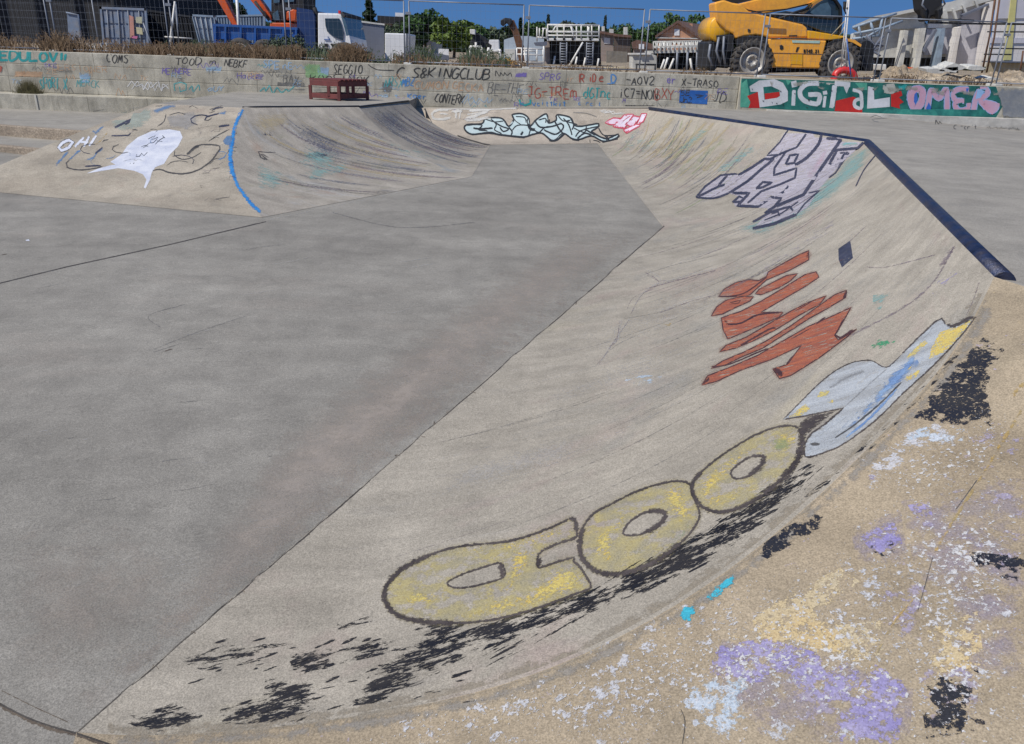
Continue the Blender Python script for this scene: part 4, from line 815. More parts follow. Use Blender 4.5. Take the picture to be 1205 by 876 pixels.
# ---- spattered paint on the near brown bank
g = Graf()
for poly in ([(830, 800), (850, 752), (1010, 780), (1075, 810), (1070, 878), (900, 870)], [(1060, 590), (1205, 560), (1205, 700), (1080, 690)], [(1120, 690), (1205, 690), (1205, 800), (1130, 790)], [(1000, 620), (1060, 600), (1070, 660), (1010, 670)]): g.fill(poly, Q['lilacwash'], soft=26, grid=10)
for poly, mt, sf in (([(1075, 492), (1100, 457), (1130, 425), (1158, 396), (1182, 412), (1166, 436), (1162, 470), (1172, 502), (1120, 500)], 'tornblack', 13), ([(885, 650), (925, 620), (966, 602), (974, 620), (930, 642), (903, 658)], 'tornblack', 11), ([(1022, 640), (1050, 636), (1055, 654), (1028, 656)], 'tornblack', 10),
                     ([(1008, 560), (1055, 512), (1080, 494), (1140, 500), (1140, 522), (1100, 528), (1058, 562), (1022, 582)], 'tornwhite', 14), ([(1060, 520), (1080, 498), (1135, 503), (1135, 520), (1090, 525)], 'tornblue', 14), ([(1010, 560), (1045, 545), (1045, 565), (1020, 575)], 'tornlilac', 8),
                     ([(862, 750), (915, 705), (990, 668), (1012, 685), (965, 722), (1005, 748), (1018, 775), (960, 768), (900, 755)], 'torncream', 11), ([(955, 740), (1040, 730), (1050, 775), (990, 780)], 'torncream', 30), ([(832, 795), (845, 758), (905, 752), (960, 768), (1012, 784), (1010, 828), (965, 826), (925, 800), (875, 805)], 'tornpurple', 10), ([(900, 800), (1000, 800), (1010, 860), (940, 850)], 'tornlilac', 20), ([(985, 845), (1030, 782), (1072, 808), (1066, 878), (978, 880)], 'tornpurple', 13),
                     ([(785, 822), (850, 785), (900, 795), (885, 845), (850, 878), (800, 855)], 'tornblue', 26), ([(860, 780), (905, 765), (920, 790), (870, 800)], 'tornwhite', 13), ([(745, 745), (790, 712), (825, 700), (815, 718), (765, 748)], 'tornwhite', 8), ([(900, 850), (940, 835), (940, 870), (895, 878)], 'tornwhite', 18), ([(975, 850), (1010, 830), (1010, 876), (970, 878)], 'tornwhite', 17),
                     ([(660, 830), (700, 808), (730, 825), (720, 850), (680, 850)], 'tornwhite', 17), ([(700, 845), (740, 840), (760, 876), (700, 878)], 'tornwhite', 22), ([(540, 868), (590, 855), (620, 872), (600, 878), (545, 878)], 'tornwhite', 13), ([(700, 775), (760, 755), (780, 780), (720, 795)], 'tornwhite', 26), ([(780, 800), (830, 770), (850, 790), (800, 830)], 'tornwhite', 26),
                     ([(1012, 632), (1050, 608), (1062, 640), (1030, 655)], 'tornpurple', 17), ([(1068, 595), (1095, 590), (1098, 612), (1078, 612)], 'tornpurple', 10), ([(1085, 610), (1180, 590), (1180, 660), (1090, 670)], 'tornlilac', 40), ([(1110, 560), (1170, 540), (1205, 560), (1205, 600), (1130, 600)], 'tornlilac', 40), ([(1150, 610), (1205, 600), (1205, 700), (1160, 690)], 'tornlilac', 38), ([(1170, 700), (1205, 690), (1205, 780), (1170, 760)], 'tornlilac', 32), ([(1030, 680), (1110, 680), (1120, 760), (1040, 760)], 'tornlilac', 42), ([(1070, 790), (1150, 780), (1160, 870), (1075, 870)], 'tornlilac', 48),
                     ([(1090, 640), (1205, 620), (1205, 860), (1090, 870)], 'tornwhite', 110), ([(980, 660), (1090, 640), (1090, 700), (1010, 740)], 'tornwhite', 50), ([(640, 790), (860, 690), (880, 740), (700, 876), (620, 876)], 'tornwhite', 90), ([(1090, 740), (1150, 720), (1160, 790), (1100, 810)], 'torncream', 50), ([(1080, 800), (1150, 780), (1160, 860), (1090, 870)], 'tornblack', 110), ([(1140, 650), (1205, 655), (1205, 690), (1150, 670)], 'tornblack', 22),
                     ([(835, 690), (868, 675), (865, 695), (830, 710)], 'tornteal', 8), ([(795, 720), (820, 708), (818, 730), (800, 735)], 'tornteal', 9), ([(1135, 505), (1205, 490), (1205, 540), (1160, 545)], 'tornlilac', 35), ([(470, 850), (640, 800), (650, 830), (560, 868), (470, 872)], 'tornwhite', 42)):
    g.fill(poly, Q[mt], soft=sf, grid=7)
for poly, sf in (([(430, 860), (640, 800), (860, 700), (900, 740), (760, 878), (420, 878)], 60), ([(640, 800), (860, 690), (990, 650), (1100, 700), (1100, 878), (700, 878)], 90), ([(1000, 600), (1205, 540), (1205, 878), (1060, 878)], 80), ([(1010, 540), (1180, 470), (1205, 560), (1060, 620)], 60)):
    g.fill(poly, Q['chips'], soft=sf, grid=14)
g.stroke([(1205, 478), (1165, 545), (1130, 600), (1100, 650)], 5, Q['ochre']); g.stroke([(1075, 705), (1045, 745), (1000, 830)], 4, Q['ochre']); g.stroke([(1190, 470), (1205, 450)], 6, Q['ochre'])
g.stroke([(1098, 655), (1080, 720)], 1.0, Q['ghostblack']); g.stroke([(1150, 565), (1125, 600)], 1.6, Q['ghostblack'])
g.stroke([(803, 876), (806, 850), (801, 835)], 1.0, Q['crack_and_gap_shade'])
g.build(bank, 'flaking white, purple, cream and black paint spatter', 'paint_patch')

# ---- left bank
g = Graf(); g.inc = .3; tr7 = lambda p: zz(50, 110, 4.82, p)
g.fill(tr7([(380, 130), (480, 90), (560, 75), (620, 90), (620, 140), (560, 200), (450, 215), (400, 190)]), tag('grey_green_wash', (0.30, 0.36, 0.32), .5, .2), soft=14, grid=8)
g.fill(tr7([(700, 130), (860, 100), (900, 160), (820, 210), (720, 190)]), tag('grey_wash', (0.30, 0.29, 0.28), .55, .2), soft=10, grid=8)
bub = tr7([(385, 390), (450, 345), (480, 300), (540, 250), (620, 215), (720, 205), (780, 215), (795, 250), (770, 300), (720, 350), (690, 400), (640, 420), (620, 450), (610, 490), (585, 540), (575, 535), (590, 490), (570, 460), (520, 440), (430, 425), (340, 440), (250, 455), (310, 430), (380, 410), (415, 405)])
g.fill(bub, Q['white'], soft=2, grid=8)
for ln, w in (([(500, 395), (495, 405), (515, 402), (522, 390)], 1.0), ([(535, 345), (530, 360), (550, 358), (560, 345)], 1.0), ([(560, 340), (575, 355), (595, 335)], 1.0), ([(560, 305), (600, 290), (570, 310), (600, 300)], .9), ([(600, 260), (640, 240), (620, 265), (655, 250), (630, 280), (600, 285)], .9), ([(640, 290), (665, 265), (690, 250), (680, 240), (695, 255)], 1.0), ([(650, 270), (680, 275)], .9)): g.stroke(tr7(ln), w, Q['blackline'])
for ln, w, mt in (([(155, 375), (135, 395), (140, 420), (200, 435), (280, 430), (345, 413)], 2.2, 'ghostblack'), ([(750, 320), (748, 350), (790, 375), (850, 365), (900, 335)], 1.6, 'ghostblack'), ([(625, 440), (665, 432), (720, 450), (800, 457), (880, 437), (950, 390), (990, 340), (1005, 300), (900, 292), (850, 315), (820, 350)], 2.4, 'ghostblack'), ([(940, 275), (1000, 235), (1060, 205)], 1.8, 'ghostblack'), ([(1000, 190), (1060, 180)], 2.6, 'inkblue'), ([(622, 135), (620, 95), (570, 75), (500, 90), (440, 125)], 2.2, 'chalk'), ([(390, 242), (490, 238), (500, 225)], 1.8, 'inkblue'), ([(410, 195), (450, 175), (500, 150), (470, 180)], 3, 'inkblue'), ([(280, 215), (300, 225), (350, 182)], 5, 'bluewash'), ([(630, 110), (700, 80), (755, 65)], 8, 'bluewash'), ([(700, 70), (720, 60)], 3, 'bluewash'), ([(75, 410), (110, 370), (150, 325)], 5, 'bluewash'), ([(150, 380), (215, 318)], 4, 'bluewash'), ([(245, 380), (290, 365), (310, 335), (345, 310)], 4, 'bluewash'), ([(300, 345), (340, 305)], 2.4, 'inkblue'),
                  ([(240, 415), (330, 410)], 2, 'inkblue'), ([(920, 155), (930, 135), (1000, 115)], 2, 'inkblue'), ([(1000, 118), (1030, 112), (1040, 100)], 5, 'bluewash'), ([(700, 115), (690, 160), (650, 190)], 1.6, 'ghostblack'), ([(720, 125), (770, 110), (810, 120)], 1.6, 'ghostblack'), ([(830, 80), (850, 70), (880, 85)], 1.6, 'ghostblack'), ([(640, 75), (680, 70)], 1.4, 'ghostblack'), ([(820, 350), (850, 320), (890, 295)], 4, 'ghostblack'), ([(980, 380), (1030, 365), (1045, 340), (1005, 330), (1000, 350)], 2, 'bluewash'), ([(1045, 250), (1060, 265)], 5, 'bluewash'), ([(1035, 450), (1055, 440)], 1.6, 'mint'), ([(1040, 480), (1060, 465)], 1.6, 'mint'), ([(290, 300), (330, 270), (370, 220)], 1.8, 'ochre')):
    g.stroke(tr7(ln), w, Q[mt])
r = random.Random(5)
for _ in range(34):
    x, y = r.uniform(235, 275), r.uniform(150, 240); g.stroke([(x, y), (x + r.uniform(-8, 8), y - r.uniform(0, 5)), (x + r.uniform(2, 12), y - r.uniform(1, 7))], r.uniform(.6, 1.2), Q[r.choice(['rubber', 'mauve', 'ghostblack'])])
for _ in range(26):
    x, y = r.uniform(110, 275), r.uniform(128, 165); g.stroke([(x, y), (x + r.uniform(-8, 8), y - r.uniform(-2, 3)), (x + r.uniform(5, 16), y - r.uniform(1, 5))], r.uniform(.6, 1.3), Q[r.choice(['rubber', 'mauve', 'ghostblack', 'chalk'])])
for _ in range(26):
    x, y = r.uniform(100, 262), r.uniform(130, 205)
    if x < 182 and y < 200 - (x - 0) * .42 + 10: continue
    R1 = r.uniform(4, 16); a0_ = r.uniform(0, 6); g.stroke([(x + R1 * math.cos(a0_ + k * .7), y + R1 * .45 * math.sin(a0_ + k * .7)) for k in range(r.randint(3, 7))], r.uniform(.7, 1.8), Q[r.choice(['ghostblack', 'rubber', 'bluewash', 'chalk', 'softink', 'inkblue'])])
g.build(lbank, 'white paint bubble among thin black and blue outlines', 'graffiti')
g = Graf(); g.n = 6.0; g.stroke(tr7([(92, 308), (112, 283), (150, 268), (172, 278), (150, 308), (108, 325)]), 6.5, Q['ghostblack'], True); g.stroke(tr7([(92, 308), (112, 283), (150, 268), (172, 278), (150, 308), (108, 325)]), 4, Q['white'], True)
for ln in ([(185, 305), (235, 250)], [(235, 305), (265, 245)], [(205, 280), (260, 275)], [(265, 300), (305, 240)]): g.stroke(tr7(ln), 3.2, Q['white'], smooth=False)
g.build(lbank, 'small white OH letters at the left edge of the bank', 'graffiti')
g = Graf(); hp = [(x + (0.6 if i % 2 else -.4), y) for i, (x, y) in enumerate(HIP_L[1:-1])]
g.stroke([(307, 249)] + hp + [(285.5, 129)], 5.2, Q['brightblue']); g.stroke([(273, 205), (271, 185), (273, 165)], 6.5, Q['brightblue']); g.stroke([(307, 250), (298, 242), (290, 233)], 4.5, Q['brightblue'])
g.fill([(262, 166), (268, 158), (276, 160), (272, 172), (264, 172)], Q['bluewash'], soft=3, grid=3)
g.build(left, 'bright blue spray line along the ridge of the left pipe', 'graffiti')
g = Graf(); g.inc = .08; tr8 = lambda p: zz(260, 100, 5.15, p)
streaks(g, C4, C5, 70, (.05, .92), (.4, .98), ['rubber', 'chalk', 'softink', 'mauve', 'chalk', 'sand'], (1, 4.5), -.30, 11, (.2, .6))
streaks(g, C3, C4, 80, (.05, .98), (.4, .98), ['softink', 'softink', 'rubber', 'mauve', 'rubber', 'chalk'], (1, 3.5), -.12, 12, (.3, .7))
g.fill(tr8([(500, 540), (560, 500), (640, 490), (760, 470), (790, 500), (700, 540), (580, 580), (530, 575)]), Q['mint'], soft=8, grid=6)
g.fill(tr8([(510, 430), (580, 400), (680, 430), (640, 450), (520, 445)]), Q['inkblue'], soft=10, grid=5)
g.stroke(tr8([(225, 405), (290, 410), (330, 410)]), 1.5, Q['ghostblack']); g.stroke(tr8([(225, 405), (240, 440), (280, 455), (240, 420), (290, 440)]), 2, Q['ghostblack']); g.fill(tr8([(230, 290), (300, 280), (320, 310), (250, 305)]), Q['inkblue'], soft=8, grid=5)
g.stroke(tr8([(650, 200), (700, 260), (780, 290)]), 6, Q['chalk']); g.stroke(tr8([(680, 180), (740, 250)]), 4, Q['chalk'])
for poly, mt in (([(430, 128), (470, 124), (480, 140), (500, 160), (470, 165), (440, 150)], 'softink'), ([(440, 160), (500, 178), (530, 190), (480, 185)], 'mint'), ([(300, 132), (340, 130), (345, 150), (310, 160), (295, 150)], 'sand'), ([(330, 150), (370, 145), (400, 170), (420, 195), (380, 190)], 'softink'), ([(360, 170), (400, 180), (390, 205), (350, 195)], 'mint'), ([(300, 190), (330, 200), (340, 220), (305, 225)], 'mint'), ([(388, 135), (410, 140), (425, 158), (405, 155)], 'chalk')):
    g.fill(poly, Q[mt], soft=16, grid=6)
g.build(left, 'dark blue and grey wheel marks with a turquoise patch', 'scuff_mark')

# ---- far bank
g = Graf(); tr9 = lambda p: zz(530, 120, 4.82, p)
sil = tr9([(80, 155), (95, 130), (180, 125), (200, 95), (290, 95), (330, 140), (360, 100), (350, 75), (400, 68), (440, 90), (450, 140), (490, 100), (545, 70), (555, 120), (600, 105), (605, 75), (680, 90), (700, 130), (740, 140), (840, 125), (830, 150), (800, 170), (850, 200), (890, 210), (950, 185), (945, 205), (870, 225), (800, 195), (730, 215), (690, 210), (640, 180), (600, 215), (570, 218), (520, 180), (470, 185), (420, 200), (350, 195), (270, 185), (220, 175), (120, 185)])
g.fill(sil, Q['paleblue'], soft=1, grid=4); g.n += 7; g.inc = .3; g.stroke(sil, 2.3, Q['blackline'], True, step=2)
for ln, w in (([(130, 150), (170, 155), (240, 150)], 2.6), ([(240, 110), (290, 140), (330, 155), (300, 170), (280, 145)], 2), ([(350, 165), (380, 135), (450, 140), (445, 190)], 1.6), ([(410, 170), (400, 190)], 3), ([(350, 80), (370, 110), (400, 130)], 1.2), ([(440, 95), (450, 150), (480, 160)], 4), ([(480, 110), (510, 145), (580, 140), (630, 125), (640, 150), (600, 185), (560, 175), (530, 160)], 2.2), ([(560, 100), (560, 120)], 2), ([(640, 95), (670, 130), (690, 190)], 1.8), ([(650, 110), (720, 130)], 1.6), ([(710, 200), (740, 165), (840, 140)], 1.8), ([(760, 155), (820, 190)], 2.2), ([(800, 170), (850, 200), (900, 215)], 2.4), ([(870, 190), (900, 215)], 1.6), ([(120, 188), (220, 180), (300, 192), (420, 205)], 2), ([(560, 222), (600, 220), (645, 185)], 2.2), ([(690, 215), (730, 220)], 2), ([(860, 230), (950, 210)], 2.2), ([(790, 215), (792, 232)], 1), ([(810, 220), (830, 222), (850, 232)], 1.2)): g.stroke(tr9(ln), w, Q['blackline'], step=2)
for ln, w in (([(200, 100), (250, 115), (300, 110)], 1.4), ([(95, 135), (140, 130), (180, 135), (160, 160), (210, 165)], 1.8), ([(230, 100), (260, 130), (250, 160), (290, 180)], 1.6), ([(330, 145), (350, 170), (345, 190)], 2), ([(370, 85), (420, 90), (430, 120)], 1.4), ([(460, 150), (500, 175), (530, 150), (560, 140)], 1.8), ([(500, 105), (540, 95), (540, 120)], 1.6), ([(590, 110), (620, 160), (640, 180)], 2.2), ([(610, 80), (640, 110), (680, 105)], 1.6), ([(680, 95), (700, 130), (690, 160)], 2), ([(700, 150), (760, 175), (770, 140)], 1.6), ([(720, 210), (760, 180), (800, 190)], 2.2), ([(840, 150), (870, 190), (940, 190)], 1.6), ([(890, 195), (885, 220)], 1.4)):
    g.stroke(tr9(ln), w, Q['blackline'], step=2)
for ln, w in (([(60, 45), (50, 100)], 2), ([(95, 75), (200, 60), (130, 95), (230, 95)], 2.2), ([(90, 110), (150, 105), (190, 95)], 2.4), ([(845, 50), (870, 60), (905, 52), (920, 70), (990, 65)], 1.6), ([(620, 38), (700, 36), (900, 36)], 1.2)):
    g.stroke(tr9(ln), w, Q['wtag'], step=2)
pk = tr9([(880, 115), (920, 95), (960, 110), (1000, 75), (1110, 70), (1090, 120), (1050, 145), (1000, 175), (985, 160), (1010, 140), (950, 150), (900, 140)])
for q in ([(880, 118), (925, 96), (985, 100), (960, 125), (905, 128)], [(925, 140), (990, 76), (1035, 74), (985, 150)], [(1000, 128), (1040, 84), (1075, 90), (1050, 118), (1030, 142)], [(1085, 72), (1112, 70), (1092, 112), (1062, 128)], [(985, 162), (1050, 132), (1075, 134), (1000, 176)]):
    q = tr9(q); g.stroke(q, 3.4, Q['redline'], True, smooth=False, step=2); g.fill(q, Q['pinkwhite'], soft=1, grid=4); g.stroke(q, .9, Q['redline'], True, smooth=False, step=2)
for p in ([(950, 112), (975, 125)], [(1010, 82), (960, 135)], [(1045, 95), (1030, 125)]): g.stroke(tr9(p), 1.2, Q['haze_dark'])
trA = lambda p: zz(400, 100, 5.477, p)
for ln, w in (([(700, 165), (630, 165), (592, 190), (600, 218), (660, 225), (715, 210)], 3), ([(640, 190), (700, 190)], 2), ([(720, 175), (790, 170)], 3), ([(745, 175), (752, 222)], 3), ([(830, 170), (960, 165), (900, 190), (810, 225), (900, 225), (960, 205)], 3.4), ([(620, 158), (760, 156), (960, 158), (1180, 150)], 2.0)): g.stroke(trA(ln), w + .8, Q['wtag']); g.stroke(trA(ln), w * .5, Q['wtag'])
trB = lambda p: zz(620, 100, 4.6125, p)
g.stroke(trB([(390, 142), (430, 140), (420, 155), (470, 145), (480, 158), (520, 150)]), 1.8, Q['wtag']); g.stroke(trB([(250, 152), (320, 155), (380, 175)]), 1.2, tgrey); g.stroke(trB([(520, 200), (560, 170)]), 1, Q['redline'])
for _ in range(20):
    x, y = r.uniform(520, 740), r.uniform(130, 158); g.stroke([(x, y), (x + r.uniform(3, 10), y + r.uniform(-2, 2)), (x + r.uniform(8, 20), y + r.uniform(-2, 2))], r.uniform(.5, 1.1), Q[r.choice(['rubber', 'mauve', 'chalk'])])
g.stroke([(538, 160), (552, 165), (570, 170), (577, 171)], 1.6, Q['crack_and_gap_shade']); g.fill([(499, 129), (500.5, 128), (506, 141), (501, 139.5)], Q['blackline'], soft=.5, grid=3)  # stroke and black wedge paint in the shade of the gap at the pipe's end
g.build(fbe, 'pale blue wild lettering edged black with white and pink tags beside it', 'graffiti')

# ---- wall: tags
g = Graf()
r = random.Random(41); g.ymin = 22.1; g.inc = .06
for _ in range(22):
    x = r.uniform(0, 850); y = 60 + x * .036 + r.uniform(0, 34); w_, h_ = r.uniform(10, 36), r.uniform(6, 13); g.fill([(x, y), (x + w_, y + w_ * .037), (x + w_ + r.uniform(-2, 2), y + h_ + w_ * .037), (x + r.uniform(-2, 2), y + h_)], r.choice([Q['buff'], Q['buff'], Q['haze_dark'], tgrey, tsky, tpeach]) if _ % 3 else Q['buff'], soft=5, grid=5)
for _ in range(34):
    x = r.uniform(0, 860); y = 61 + x * .036 + r.uniform(2, 46); scribble(g, x, y, x + r.uniform(8, 30), r.uniform(4, 9), r.choice([tgrey, tsky, tpeach, tpurple, tturq, tgrey, tgrey]), r.uniform(.5, .9), seed=_ * 7 + 3)
write(g, 'EDULOV"', 0, 59.8, 81, 11, tteal, 3.4, .035, .03, .2); 
write(g, 'COMS', 125, 64, 152, 9.5, tblack, 1.5, .03)
write(g, 'TOOD', 206, 68, 238, 8, tblack, 1.2); write(g, 'm', 247, 69, 255, 6, tblack, 1.1); write(g, 'NEBKF', 264, 70, 291, 8.5, tblack, 1.2)
write(g, 'UERSIONER', 62, 76, 128, 7, tpeach, 1.0); write(g, 'MEYNERE', 191, 80, 226, 7, tpurple, 1.2); write(g, 'SPORT X', 47, 92, 80, 12, tturq, 1.7, .03); write(g, 'MERCK', 90, 93, 118, 9, tturq, 1.0)
scribble(g, 152, 95, 198, 10, twhite, 1.3, 4); scribble(g, 156, 97, 196, 9, twhite, 1.0, 9)
g.stroke([(206, 107), (205, 99), (212, 97), (219, 99), (219, 106), (212, 108), (211, 102)], 1.8, tturq); scribble(g, 222, 101, 236, 7, tturq, 1.3, 3); write(g, 'aUY', 244, 101, 264, 6, tsky, 1.5)
write(g, 'Hacker', 279, 86, 312, 7, tpurple, 1.0); write(g, 'BAX', 333, 88, 352, 10, tgrey, 1.3, seed=5); scribble(g, 305, 101, 345, 9, tturq, 1.6, 13); write(g, 'SPE', 310, 72, 330, 9, tsky, 1.8); write(g, 'nE', 333, 73, 346, 8, tsky, 1.6)
g.fill([(357, 74), (377, 76), (378, 85), (388, 88), (384, 96), (360, 92)], tgreen, soft=6, grid=5)
write(g, 'SEGGIO', 392, 76, 427, 11, tblack, 1.4, seed=3); write(g, 'ROOSINOK', 365, 88, 437, 9, tblack, 1.2, seed=4)
g.stroke([(433, 76), (443, 82), (464, 83)], 1.2, tblack); write(g, 'C.S&KINGCLUB', 466, 79, 577, 12, tblack, 1.9, .03, .06, .16)
write(g, 'NRSX', 452, 92, 474, 10, tturq, 1.2); write(g, 'MBZ', 473, 92, 488, 9, tblue, 1.5); write(g, 'CUMON', 487, 95, 528, 9, tpeach, 1.8); write(g, 'GECKA', 532, 97, 570, 9, tpeach, 1.8)
write(g, 'CONTERK', 511, 111, 546, 10, tblack, 1.4, .01, seed=8); write(g, 'Kaer', 480, 110, 503, 6, tblue, 1.4); write(g, 'mast', 445, 110, 470, 5, tsky, 1.4); scribble(g, 545, 112, 580, 8, tsky, 1.0, 22)
write(g, 'BE-THE', 574, 98, 616, 13, tgrey, 1.3, .03); write(g, 'JG-TREm', 621, 102, 680, 12, tred, 1.6, .03, seed=6); write(g, 'dGTnc', 686, 103, 720, 12, tteal, 1.7, seed=2)
scribble(g, 582, 84, 602, 5, tblack, 1.0, 2); g.fill([(607, 86), (620, 85), (620, 91), (606, 91)], tpurple, soft=3, grid=4); write(g, 'SPRG', 634, 86, 660, 8, tpurple, 1.2); write(g, 'R', 682, 88, 689, 9, tred, 2.0); write(g, 'iD', 693, 88, 702, 9, tred, 1.8); write(g, 'e', 705, 86, 712, 10, tred, 1.8); write(g, 'D', 719, 88, 727, 9, tblue, 2.0); g.stroke([(714, 99), (724, 98)], 1.4, tblue)
write(g, 'ir', 666, 90, 676, 6, tpeach, 1.2)
g.stroke([(611, 117), (612, 122), (618, 124), (624, 122), (624, 117)], 3.0, tteal); g.stroke([(614.5, 117), (615, 118.5)], 1.5, tteal); g.stroke([(620, 117), (620.5, 118.5)], 1.5, tteal)
write(g, 'vcittkit', 626, 118, 667, 6, tblue, 1.3); write(g, 'corcot', 680, 119, 708, 5, tblue, 1.2); scribble(g, 588, 116, 606, 4, tgrey, .8, 3)
write(g, '-AOV2', 736, 90, 771, 9, tblack, 1.4); write(g, 'X-TRASO', 802, 93, 846, 8, tblack, 1.2, .05, seed=9); write(g, 'ser', 779, 90, 796, 8, tpurple, 1.6); write(g, 'iC7=NON', 728, 104, 775, 11, tblack, 1.4, .03, seed=12); write(g, 'BXY', 771, 105, 794, 12, tred, 1.3, seed=3); write(g, 'JD', 838, 108, 854, 11, tblack, 1.2, slant=.3)
g.stroke([(735, 124.5), (770, 124.8)], 1.0, tblack); 
g.fill([(800, 106), (833, 107), (832, 123), (799, 121)], Q['panelblue'], soft=2, grid=6); write(g, '5E', 801, 107, 813, 6, tblack, 1.3); write(g, 'Un2', 800, 114, 815, 7, tblack, 1.3); g.stroke([(818, 112), (828, 113), (820, 115)], 1.6, tblack)
for _ in range(30):
    x = r.uniform(5, 860); y = 62 + x * .036 + r.uniform(4, 42); write(g, r.choice(['RE', 'oM', 'SKE', 'NA', 'TK', 'ZE']), x, y, x + r.uniform(8, 18), r.uniform(4, 7), r.choice([tgrey, tsky, tpeach, tpurple]), .8, seed=_)
g.fill([(0, 77), (3, 79), (2, 84), (0, 86)], tred, soft=1, grid=3)
g.build(wl, 'rows of small black, teal, purple and rust spray tags along the wall', 'graffiti')

# ---- wall: mural
g = Graf(); g.inc = .35; m1 = lambda p: zz(865, 85, 7.088, p); m2 = lambda p: zz(1035, 90, 7.088, p)
g.fill([(873, 92.7), (960, 95), (1060, 98.5), (1172, 102), (1180, 125), (1172, 138.5), (1100, 136.5), (1000, 132), (930, 129.5), (872, 126.5)], Q['muralgreen'], soft=1.2, grid=9)
g.fill([(872, 93), (879, 93.5), (881, 108), (883, 126.5), (871, 126.2)], Q['muralmint'], soft=2, grid=5)
g.fill(m1([(420, 60), (470, 75), (440, 110)]), Q['muralmint'], soft=2, grid=5); g.fill(m1([(1000, 90), (1100, 90), (1100, 150), (1050, 150)]), Q['muralmint'], soft=3, grid=5)
W_ = Q['muralwhite']; R_ = Q['muralred']
g.fill(m1([(100, 200), (190, 165), (205, 300), (110, 300), (130, 250)]), R_, soft=.8, grid=6)
g.fill(m1([(120, 120), (200, 70), (330, 60), (400, 90), (440, 160), (440, 240), (380, 270), (205, 295), (190, 165), (130, 165)]), W_, [m1([(235, 125), (300, 118), (370, 150), (375, 200), (350, 215), (245, 230)])], soft=.8, grid=6)
g.fill(m1([(245, 180), (370, 165), (372, 200), (345, 215), (250, 230)]), R_, soft=.8, grid=5)
def fat(gf, ln, w, m, smooth=True): gf.stroke(ln, w, m, smooth=smooth, step=2)
fat(g, m1([(490, 150), (485, 280)]), 4.8, W_, False); g.fill(m1([(465, 80), (510, 70), (520, 120), (475, 130)]), W_, soft=.6, grid=4)
fat(g, m1([(700, 95), (600, 100), (545, 150), (550, 210), (600, 250), (680, 265), (700, 240), (700, 190), (610, 190)]), 6, W_)
fat(g, m1([(750, 200), (740, 295)]), 3.6, W_, False); g.fill(m1([(730, 160), (765, 155), (770, 185), (735, 190)]), W_, soft=.5, grid=4)
fat(g, m1([(560, 90), (700, 85), (960, 100)]), 7, Q['muralgrey'], False); fat(g, m1([(830, 110), (820, 200), (805, 300)]), 6, W_, False); fat(g, m1([(830, 95), (960, 105)]), 6, W_, False); g.fill(m1([(900, 110), (960, 105), (930, 180)]), W_, soft=.6, grid=4)
g.fill(m1([(840, 240), (900, 225), (985, 205), (1010, 215), (985, 260), (1010, 300), (1060, 310), (1060, 338), (830, 325)]), R_, soft=.6, grid=5)
fat(g, m1([(980, 150), (1040, 165), (1055, 220), (1050, 300), (1000, 285), (1000, 240), (1040, 225)]), 4.4, W_)
g.fill(m1([(1110, 80), (1155, 80), (1160, 230), (1290, 210), (1290, 290), (1100, 305)]), W_, soft=.8, grid=6)
g.fill(m2([(95, 150), (180, 120), (190, 160), (160, 175), (200, 215), (165, 235), (170, 270), (95, 250)]), R_, soft=.6, grid=5); g.fill(m2([(20, 70), (120, 60), (150, 110), (110, 150), (30, 140)]), Q['muralgrey'], soft=5, grid=5)
g.fill(m2([(150, 70), (240, 60), (230, 100), (200, 120), (160, 110)]), tteal, soft=5, grid=5)
# OMER, dark edge, pale blue halo, pink body
OM = [[([(312, 105), (270, 130), (260, 190), (290, 262), (335, 240), (362, 175), (350, 118)], True, 9.0)],
      [([(398, 282), (430, 118), (492, 185), (556, 112), (562, 285)], False, 6.6)],
      [([(745, 108), (650, 112), (615, 150), (632, 198), (705, 205)], False, 6.4), ([(640, 205), (632, 250), (665, 285), (738, 268), (745, 222)], False, 6.4)],
      [([(782, 292), (800, 190), (838, 108)], False, 6.6), ([(838, 108), (888, 108), (895, 150), (820, 196)], False, 6.6), ([(835, 200), (925, 290), (975, 245), (870, 215)], False, 6.6)]]
for L in OM:
    for w2, mt in ((3.0, 'blackline'), (1.5, 'muralblue'), (-.4, 'muralpink')):
        for p, c, w in L: g.stroke(m2(p), w + w2, Q[mt], c, step=2)
g.fill(m2([(870, 215), (1000, 225), (1000, 250), (940, 320), (900, 290)]), Q['muralpink'], soft=.6, grid=5)
g.fill(m2([(290, 150), (310, 130), (318, 190), (300, 240), (285, 210)]), Q['muraldeep'], soft=.6, grid=4); g.fill(m2([(385, 270), (410, 215), (430, 260), (420, 290)]), Q['muraldeep'], soft=1, grid=4); g.fill(m2([(720, 100), (745, 100), (725, 160)]), Q['muraldeep'], soft=1, grid=4); g.fill(m2([(815, 110), (890, 100), (840, 180), (800, 190)]), Q['muralblue'], soft=1.5, grid=4)
for p in ([(850, 110), (880, 120)], [(640, 235), (690, 225)], [(630, 155), (660, 140), (700, 130)]): g.stroke(m2(p), 2, Q['muralgreen'])
for _ in range(26):
    x = r.uniform(885, 1190); y = 93.5 + (x - 880) * .034 + r.uniform(0, 5); w_ = r.uniform(5, 18); g.fill([(x, y), (x + w_, y + w_ * .036), (x + w_ - 2, y + r.uniform(3, 8)), (x + 2, y + r.uniform(2, 7))], Q['buff'], soft=4, grid=4)
for _ in range(16):
    x = r.uniform(880, 1060); y = 95 + (x - 880) * .037 + r.uniform(0, 30); g.fill([(x, y), (x + r.uniform(1, 3), y + .5), (x + 1, y + r.uniform(1, 2))], Q['blackline'], soft=.4, grid=3)
g.fill([(1172, 103), (1205, 104), (1230, 105), (1230, 140), (1180, 139)], Q['greysmear'], soft=4, grid=8)
